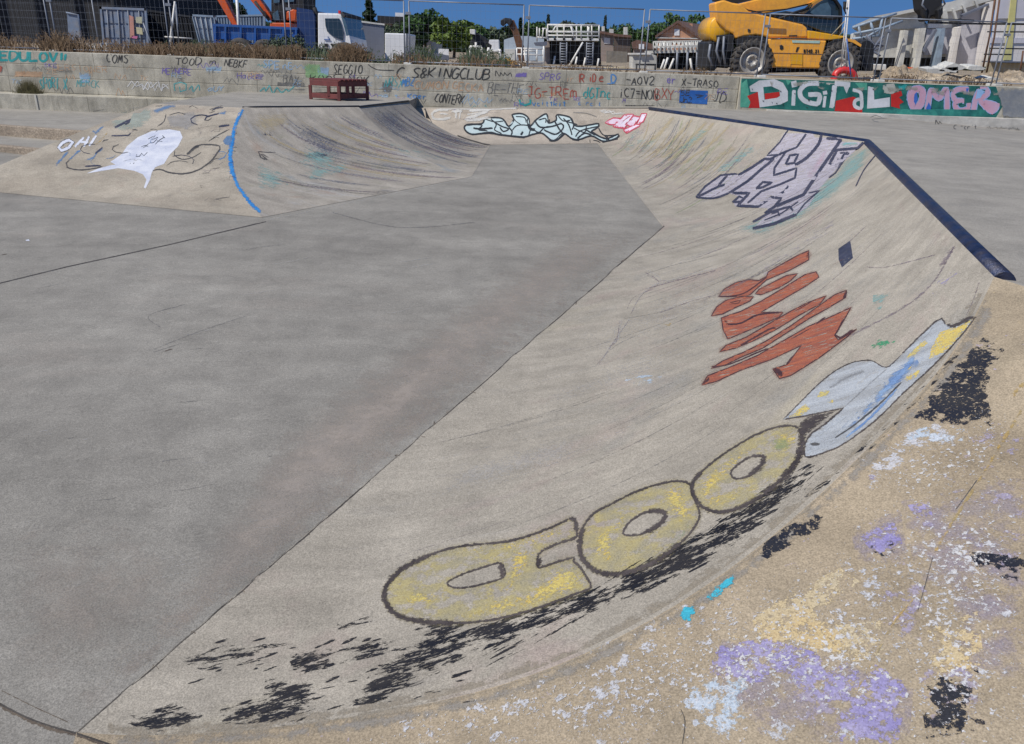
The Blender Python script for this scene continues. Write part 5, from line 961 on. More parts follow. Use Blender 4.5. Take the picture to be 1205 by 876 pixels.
g.build(wr_, 'white DIGITAL and pink OMER mural lettering on a dark green ground', 'graffiti')
g = Graf(); g.stroke([(1022, 140), (1030, 136), (1040, 140), (1034, 144), (1026, 141), (1044, 139)], .9, tgrey); write(g, 'Concrit', 1122, 147, 1150, 5, tblack, 1.0, .0); scribble(g, 1100, 142, 1108, 4, tblack, 1, 2); scribble(g, 1160, 149, 1200, 3, tgrey, .9, 5); g.build(wr_, 'small black scribbles on the pale kerb', 'graffiti')


# ---- floor joints, sand and scuffs belong to the floor
g = Graf()
fl_ob = bpy.data.objects['bowl_floor']
g.stroke([(-10, 336), (80, 314), (200, 288), (313, 261)], 1.5, Q['crack_and_gap_shade'], smooth=False, step=12)
rj = random.Random(3); jl = [(lerp(782, 91, k / 46) + rj.uniform(-.8, .8), lerp(266, 862, k / 46) + rj.uniform(-.8, .8)) for k in range(47)]; g.stroke(jl[:24], 1.5, Q['crack_and_gap_shade'], step=5); g.stroke(jl[23:], 2.1, Q['crack_and_gap_shade'], step=5)
for k in range(22): a = rj.randrange(1, 44); x, y = jl[a]; g.stroke([(x, y), (x + rj.uniform(-3, 3), y + rj.uniform(-3, 3)), (x + rj.uniform(-6, 6), y + rj.uniform(-4, 4))], 1.6, Q['soil'], step=2)
g.stroke([(-5, 828), (30, 846), (60, 858), (92, 866), (140, 884)], 6.5, Q['soil'], step=5); g.stroke([(-5, 826), (30, 844), (60, 855), (92, 864), (140, 880)], 2.6, Q['crack_and_gap_shade'], step=5)
g.stroke([(0, 812), (40, 832), (80, 850)], 1.6, Q['soil'])
g.stroke([(782, 266), (745, 222), (705, 170)], 1.4, Q['chalk'], smooth=False); g.stroke([(313, 260), (440, 233), (556, 209), (577, 172)], 1.2, Q['chalk'], smooth=False)
g.fill([(778, 270), (620, 395), (440, 560), (270, 710), (150, 800), (90, 850), (60, 842), (190, 720), (320, 515), (500, 380), (670, 268)], Q['dust'], soft=48, grid=12); g.fill([(778, 268), (640, 386), (500, 508), (300, 682), (150, 800), (110, 810), (260, 680), (460, 500), (620, 375)], Q['dust'], soft=26, grid=10)
g.fill([(0, 600), (180, 620), (260, 700), (120, 800), (0, 820)], Q['dust'], soft=160, grid=20)
g.stroke([(490, 170), (440, 233)], .1, Q['crack_and_gap_shade'])
g.fill([(30, 283), (34, 282), (35, 284), (31, 284)], Q['white'], soft=.3, grid=3); g.stroke([(0, 301), (8, 299)], 1.2, Q['soil'])
for pts in ([(180, 412), (230, 392), (290, 372)], [(390, 250), (470, 268), (560, 262)], [(190, 386), (175, 372), (220, 358)], [(180, 415), (215, 404)]): g.stroke(pts, 2.2, Q['rubber'])
g.stroke([(190, 415), (205, 410)], 1.6, Q['soil'])
for _ in range(90):
    x, y = r.uniform(-20, 720), r.uniform(215, 700); L = r.uniform(10, 60)
    if y > 862 - (x - 90) * .862: continue
    g.stroke([(x, y), (x + L * .5, y - L * .07 + r.uniform(-2, 2)), (x + L, y - L * .16 + r.uniform(-3, 3))], r.uniform(.7, 2.2), Q[r.choice(['rubber', 'chalk', 'chalk'])], taper=.8, step=8)
o = g.build(fl_ob, 'thin dark slab joints and pale sandy scuffs', 'floor_marking')
# ------------------------------------------------------------------ copings
M['coping'] = simple('worn_blue_black_steel', (0.018, 0.030, 0.075), rough=0.36, metal=0.4, var=0.6, vscale=9, bump=0.35, dirt=(0.085, 0.07, 0.065))
M['coping_dark'] = simple('black_steel', (0.018, 0.018, 0.022), rough=0.4, metal=0.4, var=0.3)
def coping(pts, r, mat, parent, label=None):
    ps = []
    for i in range(len(pts) - 1):
        for k in range(6): ps.append(pts[i].lerp(pts[i + 1], k / 6))
    ps.append(pts[-1]); mb = MB(); mb.tube(ps, r, 14); return mb.build('coping', mat, parent)
o3 = lambda p, dx, dy, z: Vector((p.x + dx, p.y + dy, z))
coping([o3(T0, .06, -.02, D - .03), o3(T1, .04, .05, D - .03), o3(T2, .0, .09, D - .03)], 0.070, M['coping'], bowl)
mb = MB(); mb.prism([o3(T0, -.012, .0, D - .115), o3(T0, .09, -.03, D - .115), o3(T1, .09, .06, D - .115), o3(T1, -.012, .0, D - .115)], (0, 0, .05)); mb.build('coping_gap_strip', M['coping_dark'], bowl)  # black strip standing for the dark gap line below the tube
coping([o3(T5, .0, .05, D - .02), o3(T4, .0, .05, D - .02)], 0.05, M['coping_dark'], left)
mb = MB(); mb.prism([o3(T4, .02, -.03, D - .13), o3(T3, .03, -.03, D - .13), o3(T3, .03, .12, D - .13), o3(T4, -.02, .12, D - .13)], (0, 0, .15)); mb.build('coping', M['coping_dark'], left, bevel=.02)

# ------------------------------------------------------------------ common materials
m_ = M
m_['galv'] = simple('galvanised_steel', (0.20, 0.22, 0.26), 0.55, 0.2, var=.25)
m_['white_steel'] = simple('white_painted_steel', (0.72, 0.72, 0.70), 0.5, var=.08, dirt=(.45, .40, .33))
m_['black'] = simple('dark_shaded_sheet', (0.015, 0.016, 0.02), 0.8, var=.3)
m_['rubber'] = simple('dusty_tyre_rubber', (0.045, 0.043, 0.042), 0.85, var=.4, bump=.5, dirt=(.16, .13, .10))
m_['glass'] = simple('dark_window_glass', (0.02, 0.03, 0.035), 0.06, var=.2, spec=.8)
m_['skyglass'] = simple('bright_cab_glass', (0.06, 0.10, 0.13), 0.05, var=.3, spec=.9)
m_['amber'] = simple('machine_yellow_paint', (0.84, 0.39, 0.045), 0.4, var=.07, dirt=(.50, .24, .06))
m_['amber2'] = simple('deep_yellow_paint', (0.70, 0.36, 0.015), 0.35, var=.05)
m_['orange'] = simple('excavator_orange', (0.66, 0.10, 0.015), 0.4, var=.08, dirt=(.35, .08, .03))
m_['tblue'] = simple('tipper_blue', (0.012, 0.085, 0.33), 0.45, var=.15, dirt=(.04, .09, .2))
m_['navy'] = simple('dark_headboard_blue', (0.010, 0.035, 0.13), 0.5, var=.2)
m_['cab'] = simple('white_cab_paint', (0.74, 0.75, 0.77), 0.3, var=.04)
m_['cbox'] = simple('container_grey_blue', (0.17, 0.22, 0.31), 0.55, var=.15, dirt=(.28, .25, .22))
m_['cbox2'] = simple('container_pale_blue', (0.25, 0.33, 0.43), 0.5, var=.15, dirt=(.15, .17, .2))
m_['cdark'] = simple('dark_corrugated_steel', (0.010, 0.011, 0.014), 0.6, var=.3)
m_['greybox'] = simple('grey_van_side', (0.13, 0.145, 0.19), 0.5, var=.06)
m_['rust'] = simple('rusty_steel', (0.13, 0.06, 0.03), 0.8, var=.4, dirt=(.05, .03, .025))
m_['red'] = simple('red_painted_clamp', (0.55, 0.03, 0.03), 0.4, var=.15)
m_['redwood'] = simple('red_brown_painted_timber', (0.155, 0.035, 0.032), 0.6, var=.25, vscale=9, dirt=(.10, .035, .03), bump=.3)
m_['concrete_pale'] = simple('pale_precast_concrete', (0.56, 0.56, 0.53), 0.85, var=.15, vscale=2, dirt=(.26, .25, .23), bump=.3)
m_['panel_lilac'] = simple('grey_lilac_panel', (0.47, 0.47, 0.53), 0.8, var=.08, vscale=2)
m_['render_white'] = simple('white_render', (0.66, 0.64, 0.64), 0.85, var=.06, vscale=1.5, dirt=(.5, .47, .42))
m_['tan'] = simple('tan_render', (0.42, 0.36, 0.24), 0.9, var=.2, vscale=2, dirt=(.28, .22, .15), bump=.5)
m_['peach'] = simple('peach_brick', (0.52, 0.28, 0.17), 0.9, var=.12, vscale=3)
m_['tile'] = simple('brown_roof_tiles', (0.15, 0.085, 0.065), 0.9, var=.25, vscale=4)
m_['greywall'] = simple('grey_pink_render', (0.30, 0.25, 0.23), 0.9, var=.15)
m_['lamp'] = simple('red_lamp', (0.5, 0.02, 0.02), 0.3)
m_['yellowstripe'] = simple('faded_yellow_render', (0.50, 0.47, 0.20), 0.85, var=.1)

def thing(name, label, cat, px, Y, group=None, zb=None):
    p = at_y(px[0], px[1], Y); 
    if zb is not None: p.z = zb
    return empty(name, p, label, cat, group)
def pp(parent, name, polys, Y, th, mat, bevel=0, label=None):
    o = None
    for q in polys:
        mb = MB(); mb.px(q, Y, th); o = mb.build(name, mat, parent, label=label, bevel=bevel)
    return o
def rect(x0, y0, x1, y1, sl=0.036): return [(x0, y0), (x1, y0 + (x1 - x0) * sl), (x1, y1 + (x1 - x0) * sl), (x0, y1)]
def pbars(parent, name, segs, Y, w, mat, n=6):
    """tubes between photo points at distance Y; a point may carry its own distance as a third value"""
    mb = MB()
    for s in segs:
        pts = [at_y(q[0], q[1], q[2] if len(q) > 2 else Y) for q in s]; mb.tube(pts, w, n)
    return mb.build(name, mat, parent)

# ------------------------------------------------------------------ painted timber table on the platform
p0 = on_z(366, 117, D - .012); p1 = on_z(396, 118.5, D - .012)
tdir = Vector((.93, -.36, 0)); tdir2 = Vector((.62, .78, 0))
bt = empty('timber_table', p0, 'low square red brown timber table standing on the left platform by the wall', 'table')
wA, wB, hT = 0.84, 0.92, 0.50
def tb_(a, b, z0, z1, wx, name):   # board from a*A+b*B
    pass
base_z = D - .012
def P2(u, v, z): q = p0 + tdir * u + tdir2 * v; return Vector((q.x, q.y, base_z + z))
def plank(parent, name, a, b, w, h, mat=None): 
    mb = MB(); mb.bar(a, b, w, h); return mb.build(name, mat or m_['redwood'], parent, bevel=.006)
mb = MB()
for k in range(7): v = wB * (k + .5) / 7; mb.bar(P2(-.04, v, hT - .015), P2(wA + .04, v, hT - .015), wB / 7 - .012, .03)
mb.build('table_top', m_['redwood'], bt)
for (a, b) in ((P2(0, 0, hT - .10), P2(wA, 0, hT - .10)), (P2(0, wB, hT - .10), P2(wA, wB, hT - .10)), (P2(0, 0, hT - .10), P2(0, wB, hT - .10)), (P2(wA, 0, hT - .10), P2(wA, wB, hT - .10))): plank(bt, 'apron', a, b, .04, .13)
for (u, v) in ((0, 0), (wA, 0), (0, wB), (wA, wB), (wA, wB * .3), (wA, wB * .5), (wA * .65, 0)): plank(bt, 'leg', P2(u, v, 0 if (u, v) in ((0, 0), (wA, 0), (0, wB), (wA, wB)) else .1), P2(u, v, hT - .16), .075, .075)
for (a, b) in ((P2(.04, 0, .10), P2(wA, 0, .10)), (P2(wA, 0.04, .11), P2(wA, wB, .11)), (P2(0, 0.04, .10), P2(0, wB, .10)), (P2(0, wB, .10), P2(wA, wB, .10))): plank(bt, 'stretcher', a, b, .04, .12)

# ------------------------------------------------------------------ site fence
FY, FZ0, FZ1, FW = 23.75, 2.14, 3.78, 3.37
X0 = at_y(480, 60, FY).x
def fence_panel(x, y, label, group='temporary mesh fence panels along the top of the wall'):
    t = empty('fence_panel', (x, y, FZ0), label, 'fence', group); r_ = 0.020
    mb = MB()
    w = FW - .10
    mb.tube([(x + .05, y, FZ0 - .05), (x + .05, y, FZ1)], r_, 8); mb.tube([(x + w, y, FZ0 - .05), (x + w, y, FZ1)], r_, 8); mb.tube([(x + .05, y, FZ1), (x + w, y, FZ1)], r_ * .8, 8); mb.tube([(x + .05, y, FZ0 + .06), (x + w, y, FZ0 + .06)], r_ * .8, 8)
    mb.build('frame', m_['galv'], t)
    mb = MB(); n = 24
    for k in range(1, n): X = x + .05 + (w - .05) * k / n; mb.bar((X, y, FZ0 + .06), (X, y, FZ1), .0026)
    for k in range(1, 8): Z = FZ0 + .06 + (FZ1 - FZ0 - .06) * k / 8; mb.bar((x + .05, y, Z), (x + w, y, Z), .0026)
    mb.build('wire_mesh', m_['galv'], t)
    mb = MB(); mb.box((x - .1, y - .25, 2.06), (x + .12, y + .25, FZ0 + .04), .02); mb.build('foot', m_['concrete_pale'], t)
    mb = MB(); mb.box((x - .05, y - .03, FZ1 - .35), (x + .10, y + .03, FZ1 - .28)); mb.build('clamp', m_['galv'], t)
    return t
whats = ['the dark shed', 'the grey blue container', 'the white tripod prop and blue tipper', 'the white truck cab', 'the green trees', 'the ladders and white platform', 'the gabled house', 'the yellow telehandler', 'the red clamp and broken hall', 'the white building', 'the far end of the heap']
f0 = fence_panel(X0 - 4 * FW, FY, 'mesh fence panel in front of ' + whats[0])
for k in range(1, 11):
    if k == 3: pass
    c = copy_thing(f0, (X0 + (k - 4) * FW, FY + (0.03 if k % 2 else 0), FZ0), label='mesh fence panel in front of ' + (whats[k] if k < 11 else whats[-1]))
c = copy_thing(f0, (X0 - 5.1 * FW, FY + 3.4, FZ0 - .12), label='leaning mesh fence panel standing behind, close to the dark shed'); c.rotation_euler = (0, 0, math.radians(-6))
c = copy_thing(f0, (X0 - 4.1 * FW, FY + 3.1, FZ0 - .12), label='second row mesh fence panel before the leftmost grey container'); c.rotation_euler = (0, 0, math.radians(4))

# ------------------------------------------------------------------ left side: shed, containers, props
sh = thing('shed', 'huge black open-sided shed at the far left behind the fence', 'shed', (20, 60), 42, zb=UZ)
a = at_y(-140, 60, 42).x; b = at_y(137, 60, 42).x
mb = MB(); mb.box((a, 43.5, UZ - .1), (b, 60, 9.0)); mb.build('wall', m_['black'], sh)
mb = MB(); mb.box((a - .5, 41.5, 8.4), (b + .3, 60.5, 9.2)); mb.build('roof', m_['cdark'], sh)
mb = MB()
for k in range(7): x = lerp(a, b, k / 6); mb.box((x - .09, 42.3, UZ - .1), (x + .09, 42.5, 8.4))
mb.build('column', m_['cdark'], sh)
dl_ = thing('site_door', 'blue grey steel door leaf standing upright before the black shed', 'door', (88, 58), 30, zb=UZ); pp(dl_, 'leaf', [[(79, 16), (92, 18), (97, 60), (81, 58)]], 30, .06, m_['cbox']); pbars(dl_, 'frame', [[(78, 15), (92, 17.5), (97.5, 60)]], 29.97, .03, m_['cbox'])
mbk = thing('concrete_block', 'white concrete block with two slots sitting on the wall top', 'block', (114, 60), 24.4, zb=UZ)
pp(mbk, 'body', [[(101.5, 51), (126, 50.5), (127, 62), (102, 61)]], 24.4, .4, m_['white_steel'], bevel=.02); pp(mbk, 'slot', [rect(104, 56, 110, 59), rect(114, 56.5, 121, 59.5)], 24.38, .03, m_['black'])

def container(name, label, poly, Y, mat, group, split=None, depth=5.0, door=True):
    """poly: four photo corners of the end facing us (top left, top right, bottom right, bottom left)"""
    t = thing(name, label, 'container', ((poly[0][0] + poly[1][0]) / 2, poly[3][1]), Y, group, zb=UZ)
    tl, tr, br, bl = poly
    pp(t, 'body', [poly], Y + .05, depth, mat)
    def bi(u, v): return (lerp(lerp(tl[0], tr[0], u), lerp(bl[0], br[0], u), v), lerp(lerp(tl[1], tr[1], u), lerp(bl[1], br[1], u), v))
    fr = MB()
    for (a, b, c, d) in ((0, 0, 1, .05), (0, .95, 1, 1), (0, 0, .045, 1), (.955, 0, 1, 1)): fr.px([bi(a, b), bi(c, b), bi(c, d), bi(a, d)], Y - .02, .07)
    fr.build('frame', mat, t)
    if door:
        for k in range(2):
            mb = MB(); u0 = .055 + k * .45; u1 = u0 + .435
            for i in range(2):
                for j in range(3):
                    ua = u0 + (u1 - u0) * (.04 + .5 * i); ub = ua + (u1 - u0) * .42; va = .07 + j * .295; vb = va + .26
                    mb.px([bi(ua, va), bi(ub, va), bi(ub, vb), bi(ua, vb)], Y + .015, .04)
            dd_ = mb.build('door', mat, t)
            bars = MB(); 
            for u in (u0 + .1, u1 - .1): bars.tube([at_y(*bi(u, .06), Y - .01), at_y(*bi(u, .94), Y - .01)], .022, 6)
            bars.build('locking_bar', m_['galv'], dd_)
    else:
        rb = MB(); n = 16
        for k in range(n): u = .06 + .88 * k / n; rb.px([bi(u, .06), bi(u + .028, .06), bi(u + .028, .94), bi(u, .94)], Y + .0, .06)
        rb.build('corrugation', mat, t)
    return t
ca = container('container', 'grey blue container with stickers on its doors, beside the black shed', [(117, 8), (172, 10), (176, 66), (122, 66)], 33, m_['cbox'], 'steel containers behind the fence')
for q, mt in (([(152, 18), (157, 20), (158, 42), (153, 45)], 'redpatch'), ([(160, 20), (167, 20), (167, 28), (160, 27)], 'pale'), ([(160, 32), (167, 33), (168, 41), (161, 40)], 'pale2'), ([(155, 42), (162, 43), (161, 46), (155, 45)], 'pinkp')):
    col = {'redpatch': (.5, .25, .2), 'pale': (.45, .45, .32), 'pale2': (.5, .47, .3), 'pinkp': (.55, .15, .3)}[mt]; pp(ca, 'sticker', [q], 32.93, .01, simple('sticker_' + mt, col))
container('container', 'black corrugated side of a container between two paler ones', [(172.5, 11), (226, 19), (236, 66), (177, 66)], 35, m_['cdark'], 'steel containers behind the fence', door=False)
cc_ = container('container', 'pale blue grey container with closed doors behind the blue tipper', [(225, 17), (252, 18.5), (258, 66), (238, 66)], 32.5, m_['cbox2'], 'steel containers behind the fence')
container('container', 'long pale blue container side seen above the tipper bed', [(252, 18.5), (312, 17), (312, 60), (257, 60)], 35, m_['cbox2'], 'steel containers behind the fence', door=False)
pr = thing('tripod_prop', 'white steel tripod prop leaning between the containers', 'prop', (204, 64), 26.5, zb=UZ)
pbars(pr, 'pole', [[(206, 2), (202, 35), (198.5, 66)]], 26.5, .035, m_['white_steel']); pbars(pr, 'leg', [[(206, 5), (212, 64, 27.2)]], 26.5, .022, m_['galv']); pbars(pr, 'leg', [[(207, 5), (209, 30, 26.0), (210, 50, 26)]], 26.5, .018, m_['galv']); pbars(pr, 'crossbar', [[(194, 43.5), (226, 45.5)]], 26.45, .02, m_['white_steel'])
lp = thing('steel_pole', 'thin pale pole leaning in front of the black container', 'pole', (183, 62), 27, zb=UZ); pbars(lp, 'pole', [[(168.5, 27), (183, 64)]], 27, .025, m_['galv'])
lp2 = thing('steel_pole', 'upright grey pole beside the orange excavator arm', 'pole', (282, 62), 31, zb=UZ); pbars(lp2, 'pole', [[(278.5, -6), (283, 64)]], 31, .055, m_['white_steel'])

# tipper truck
tk = thing('tipper_truck', 'white cab truck with an empty blue tipper bed parked behind the weeds', 'truck', (340, 66), 29, zb=UZ)
bed = pp(tk, 'tipper_bed', [[(250, 29), (349, 33.5), (349, 57), (342, 57), (338, 49), (258, 46), (256, 53), (252, 53)]], 29.0, .06, m_['tblue'])
pp(tk, 'bed_wall', [[(252, 30), (349, 34), (349, 47), (252, 44)]], 31.2, .06, m_['tblue'])
mb = MB()
for (x0, y0, x1, y1) in ((250, 28, 350, 31), (252, 49, 349, 50)): mb.px(rect(x0, y0, x1, y1, .045), 28.93, .12)
for x in (252, 264, 282, 299, 316, 332, 347): mb.px(rect(x, 31 + (x - 250) * .045, x + 2.2, 51 + (x - 250) * .045), 28.92, .1)
mb.build('rib', m_['tblue'], bed)
pp(tk, 'headboard', [[(349, 9), (367, 12), (370, 20), (371, 60), (350, 58)]], 29.05, 2.1, m_['navy'])
pp(tk, 'chassis', [[(256, 55), (430, 61), (430, 66), (256, 61)]], 29.4, 1.3, m_['black'])
cab_ = pp(tk, 'cab', [zz(300, 0, 7.53, [(555, 115), (740, 120), (770, 140), (800, 230), (830, 330), (860, 370), (862, 505), (720, 482), (650, 432), (558, 432)])], 29.0, 2.1, m_['cab'], bevel=.05)
pp(cab_, 'side_window', [zz(300, 0, 7.53, [(620, 165), (745, 165), (760, 200), (785, 290), (780, 362), (700, 330), (640, 280), (625, 230)]), zz(300, 0, 7.53, [(665, 390), (785, 392), (795, 450), (720, 465)])], 28.96, .05, m_['glass'])
pp(cab_, 'air_intake', [zz(300, 0, 7.53, [(612, 388), (645, 388), (645, 418), (612, 415)])], 28.96, .05, m_['black']); pp(cab_, 'door_badge', [zz(300, 0, 7.53, [(612, 348), (665, 350), (665, 358), (612, 356)]), zz(300, 0, 7.53, [(645, 325), (652, 326), (650, 345), (645, 344)])], 28.965, .02, m_['tblue'])
pp(cab_, 'safety_vest', [zz(300, 0, 7.53, [(752, 400), (790, 420), (792, 448), (755, 452)])], 28.95, .02, m_['amber2'])
def quad(parent, name, c, mat):
    mb = MB(); pts = [at_y(*q) for q in c]; n = (pts[1] - pts[0]).cross(pts[3] - pts[0]).normalized() * .05
    mb.add([p + n for p in pts] + [p - n for p in pts], [(0, 1, 2, 3), (7, 6, 5, 4), (0, 4, 5, 1), (1, 5, 6, 2), (2, 6, 7, 3), (3, 7, 4, 0)]); return mb.build(name, mat, parent)
f3 = lambda x, y, Y: (300 + x / 7.53, y / 7.53, Y)
quad(cab_, 'windscreen', [f3(772, 122, 29.0), f3(930, 180, 31.0), f3(972, 365, 31.0), f3(822, 318, 28.95)], m_['skyglass'])
quad(cab_, 'front_panel', [f3(822, 318, 28.95), f3(975, 362, 31.0), f3(995, 500, 31.0), f3(864, 508, 28.95)], m_['cab'])
quad(cab_, 'grille', [f3(895, 445, 29.2), f3(975, 455, 30.6), f3(980, 500, 30.6), f3(897, 500, 29.2)], m_['black'])
quad(cab_, 'roof_visor', [f3(765, 112, 28.95), f3(930, 160, 31.0), f3(935, 190, 31.0), f3(790, 150, 28.9)], m_['black'])
pbars(cab_, 'exhaust', [[(370, 9), (372.5, 16), (373, 58)]], 29.3, .07, m_['black']); pp(cab_, 'beacon', [rect(398, 12.5, 400.5, 16.5)], 29.5, .15, m_['lamp'])
def wheel(parent, px, py, Y, r, w, rimmat, lug=0):
    c = at_y(px, py, Y); mb = MB(); pr_ = [(r * .62, 0), (r * .66, -.02), (r * .93, -.04), (r, .03), (r, w - .03), (r * .93, w + .02), (r * .6, w)]
    mb.lathe(c, pr_, 'y', 36)
    if lug:
        for k in range(lug):
            t = 2 * math.pi * k / lug; t2 = t + .12
            for (o0, o1, s_) in ((-.02, w * .5, 1), (w * .5, w, -1)):
                a = c + Vector((math.cos(t) * r * 1.0, o0, math.sin(t) * r * 1.0)); b = c + Vector((math.cos(t + s_ * .1) * r, o1, math.sin(t + s_ * .1) * r)); mb.bar(a, b, .07, .06, up=(math.cos(t), 0, math.sin(t)))
            a = c + Vector((math.cos(t) * r * .78, -.045, math.sin(t) * r * .78)); b = c + Vector((math.cos(t2) * r * .99, -.045, math.sin(t2) * r * .99)); mb.bar(a, b, .055, .03, up=(0, 1, 0))
    wh = mb.build('wheel', m_['rubber'], parent)
    rm = MB(); rm.lathe(c + Vector((0, .0, 0)), [(0.001, .05), (r * .16, .04), (r * .18, .0), (r * .30, .02), (r * .34, .10), (r * .47, .10), (r * .55, .0), (r * .62, -.045), (r * .65, -.02)], 'y', 30)
    for k in range(8): t = 2 * math.pi * k / 8; rm.lathe(c + Vector((math.cos(t) * r * .24, .0, math.sin(t) * r * .24)), [(0.001, -.02), (.025, -.02), (.025, .04)], 'y', 6)
    rm.build('rim', rimmat, wh); return wh
m_['rim'] = simple('grey_wheel_rim', (0.36, 0.35, 0.33), 0.5, .3, var=.2, dirt=(.25, .2, .15))
for x, y in ((283, 63), (312, 64.5), (405, 68)): wheel(tk, x, y, 28.9, .5, .3, m_['rim'])
bv = thing('box_van', 'plain dark grey box body behind the truck cab', 'van', (440, 75), 32.5, zb=UZ); pp(bv, 'body', [[(425, 25.5), (452, 29), (452.5, 76), (431, 75)]], 32.5, 3, m_['greybox']); pp(bv, 'roof_edge', [[(424, 24.5), (452.5, 28.2), (452.5, 30), (424, 26.5)]], 32.45, 3, m_['concrete_pale'])
wt = thing('trailer', 'white box trailer with a small dark vent beside the grey van', 'trailer', (466, 76), 31, zb=UZ); pp(wt, 'body', [[(452.7, 39), (479, 39.8), (477, 76), (453, 75)]], 31, 2.5, m_['cab'], bevel=.04); pp(wt, 'vent', [rect(467, 66, 474, 69)], 30.96, .05, m_['greybox']); pp(wt, 'rear_frame', [[(477.4, 39.8), (479, 39.8), (478, 77), (476.6, 77)]], 30.9, .2, m_['galv'])

# excavator
ex = thing('excavator', 'orange excavator with a dark cab working behind the blue tipper', 'excavator', (330, 60), 33.5, zb=UZ)
pp(ex, 'boom', [[(289, -6), (300, -8), (312, 8), (319, 19), (319, 25), (311, 20), (301, 8)]], 33.2, .45, m_['orange'], bevel=.03)
arm = pp(ex, 'arm', [[(252, -6), (261, -8), (272, 14), (280, 30), (274, 31), (266, 18)]], 33.2, .35, m_['orange'], bevel=.03); pbars(arm, 'hydraulic_ram', [[(300, 2), (312, 18), (317, 24)]], 33.0, .06, m_['black'])
ct = pp(ex, 'engine_cover', [[(318, 27), (343, 27), (344, 33), (317, 33)], [(337, 14), (345, 11), (349, 13), (348, 25), (342, 26), (340, 22), (337, 24)]], 33.0, 2.2, m_['orange'], bevel=.03)
cb_ = pp(ex, 'cab', [[(319, -6), (358, -6), (358, 12), (337, 14), (336, 26), (319, 26)]], 33.3, 1.8, m_['black'], bevel=.03)
pp(cb_, 'window', [[(322, -4), (329, -4), (329, 3), (322, 4)], [(334, -4), (346, -4), (346, 2), (335, 3)], [(321, 16), (327, 12), (329, 24), (321, 24)]], 33.26, .05, m_['skyglass'])
pp(ex, 'undercarriage', [[(308, 42), (360, 45), (362, 60), (306, 58)], [(325, 33), (345, 33), (345, 44), (325, 44)]], 33.4, 2.2, m_['black'], bevel=.05)

# ------------------------------------------------------------------ telehandler
YT = 27.0
th = thing('telehandler', 'large yellow telescopic handler parked behind the mural wall', 'telehandler', (930, 92), YT, zb=UZ)
z7 = lambda p: zz(880, 0, 7.53, p)
body = pp(th, 'body', [[(841, 3), (852, 0), (862, 3.5), (872, 5), (882, 14), (893, 17), (945, 29), (950, 33), (951, 44.6), (905, 45), (899, 43), (890, 41.5), (876, 43), (866, 46), (863, 40), (855, 36), (843, 25)]], YT + .1, .9, m_['amber'], bevel=.05)
pp(body, 'cowl', [z7([(180, 345), (230, 348), (700, 362), (640, 610), (200, 600), (190, 470)])], YT + .0, .5, m_['amber'], bevel=.04)
pp(body, 'bonnet', [z7([(530, 270), (600, 280), (800, 315), (880, 325), (820, 350), (730, 358), (530, 345)])], YT + .1, 2.1, m_['amber2'], bevel=.03)
pp(body, 'seam', [z7([(190, 468), (668, 480), (667, 486), (190, 474)]), z7([(380, 480), (383, 480), (383, 605), (380, 605)]), z7([(486, 482), (489, 482), (489, 608), (486, 608)]), z7([(205, 345), (530, 348), (530, 354), (205, 350)])], YT - .008, .01, m_['rust'])
pp(body, 'side_panel', [z7([(382, 482), (486, 485), (484, 575), (380, 570)])], YT - .012, .01, m_['amber2'])
pp(body, 'info_strip', [z7([(390, 358), (640, 362), (636, 386), (396, 380)])], YT - .015, .012, simple('pale_green_strip', (.38, .55, .50)))
pp(body, 'handle', [z7([(366, 314), (438, 312), (438, 326), (366, 326)]), z7([(0, 258), (22, 262), (24, 280), (6, 288), (0, 280)])], YT + .08, .03, m_['black'])
pp(body, 'emblem', [z7([(435, 420), (458, 418), (452, 430), (440, 460), (424, 462)]), z7([(282, 405), (300, 398), (315, 410), (316, 435), (300, 446), (284, 436)])], YT - .012, .01, m_['black'])
# model lettering on the flank, made of short bars
mb = MB()
for i, ch in enumerate('RT45.21'):
    x0, w_ = 498 + i * 20, 13
    for st in FONT[ch]:
        for k in range(len(st) - 1):
            a = z7([(x0 + st[k][0] * w_, 442 + st[k][1] * 28)])[0]; b = z7([(x0 + st[k + 1][0] * w_, 442 + st[k + 1][1] * 28)])[0]
            if a != b: mb.bar(at_y(a[0], a[1], YT - .012), at_y(b[0], b[1], YT - .012), .022)
mb.build('lettering', m_['black'], body)
bm_ = pp(th, 'boom', [[(866, 5.5), (900, -3), (985, -20), (985, -6), (972, 1), (955, 5.5), (925, 12), (897, 17), (884, 15)]], YT + .9, .7, m_['amber'], bevel=.04)
pp(bm_, 'boom_head_plate', [[(951, 5), (962, -2), (972, -1), (960, 9), (955, 10)]], YT + .85, .1, m_['amber']); pp(bm_, 'boom_hose_cover', [[(842, 1), (870, 4), (905, -4), (905, -8), (842, -3)]], YT + 1.0, .5, m_['black'])
mb = MB(); c = at_y(848, 34, YT + .2); mb.lathe(c, [(0.001, 0), (.36, 0), (.40, .05), (.40, 1.6), (0.001, 1.6)], 'y', 28); mb.build('counterweight', m_['amber2'], th)
cabt = pp(th, 'cab', [[(948, 16), (962, 4), (974, -3), (983, -3), (989, 6), (990.5, 20), (989, 42), (975, 41), (950, 31), (925, 25), (900, 18), (925, 13)]], YT + .25, .85, m_['glass'], bevel=.04)
pp(cabt, 'side_glass', [[(953, 15), (966, 5), (974, 3), (978, 10), (978, 21), (960, 19)]], YT + .21, .04, m_['skyglass'])
pbars(cabt, 'frame', [[(898, 18), (925, 17), (952, 19), (978, 22), (990, 21)], [(974, -4), (983, 0), (989, 9), (990, 22), (988, 40)], [(915, 23), (935, 15), (952, 10)]], YT + .2, .045, m_['cdark'])
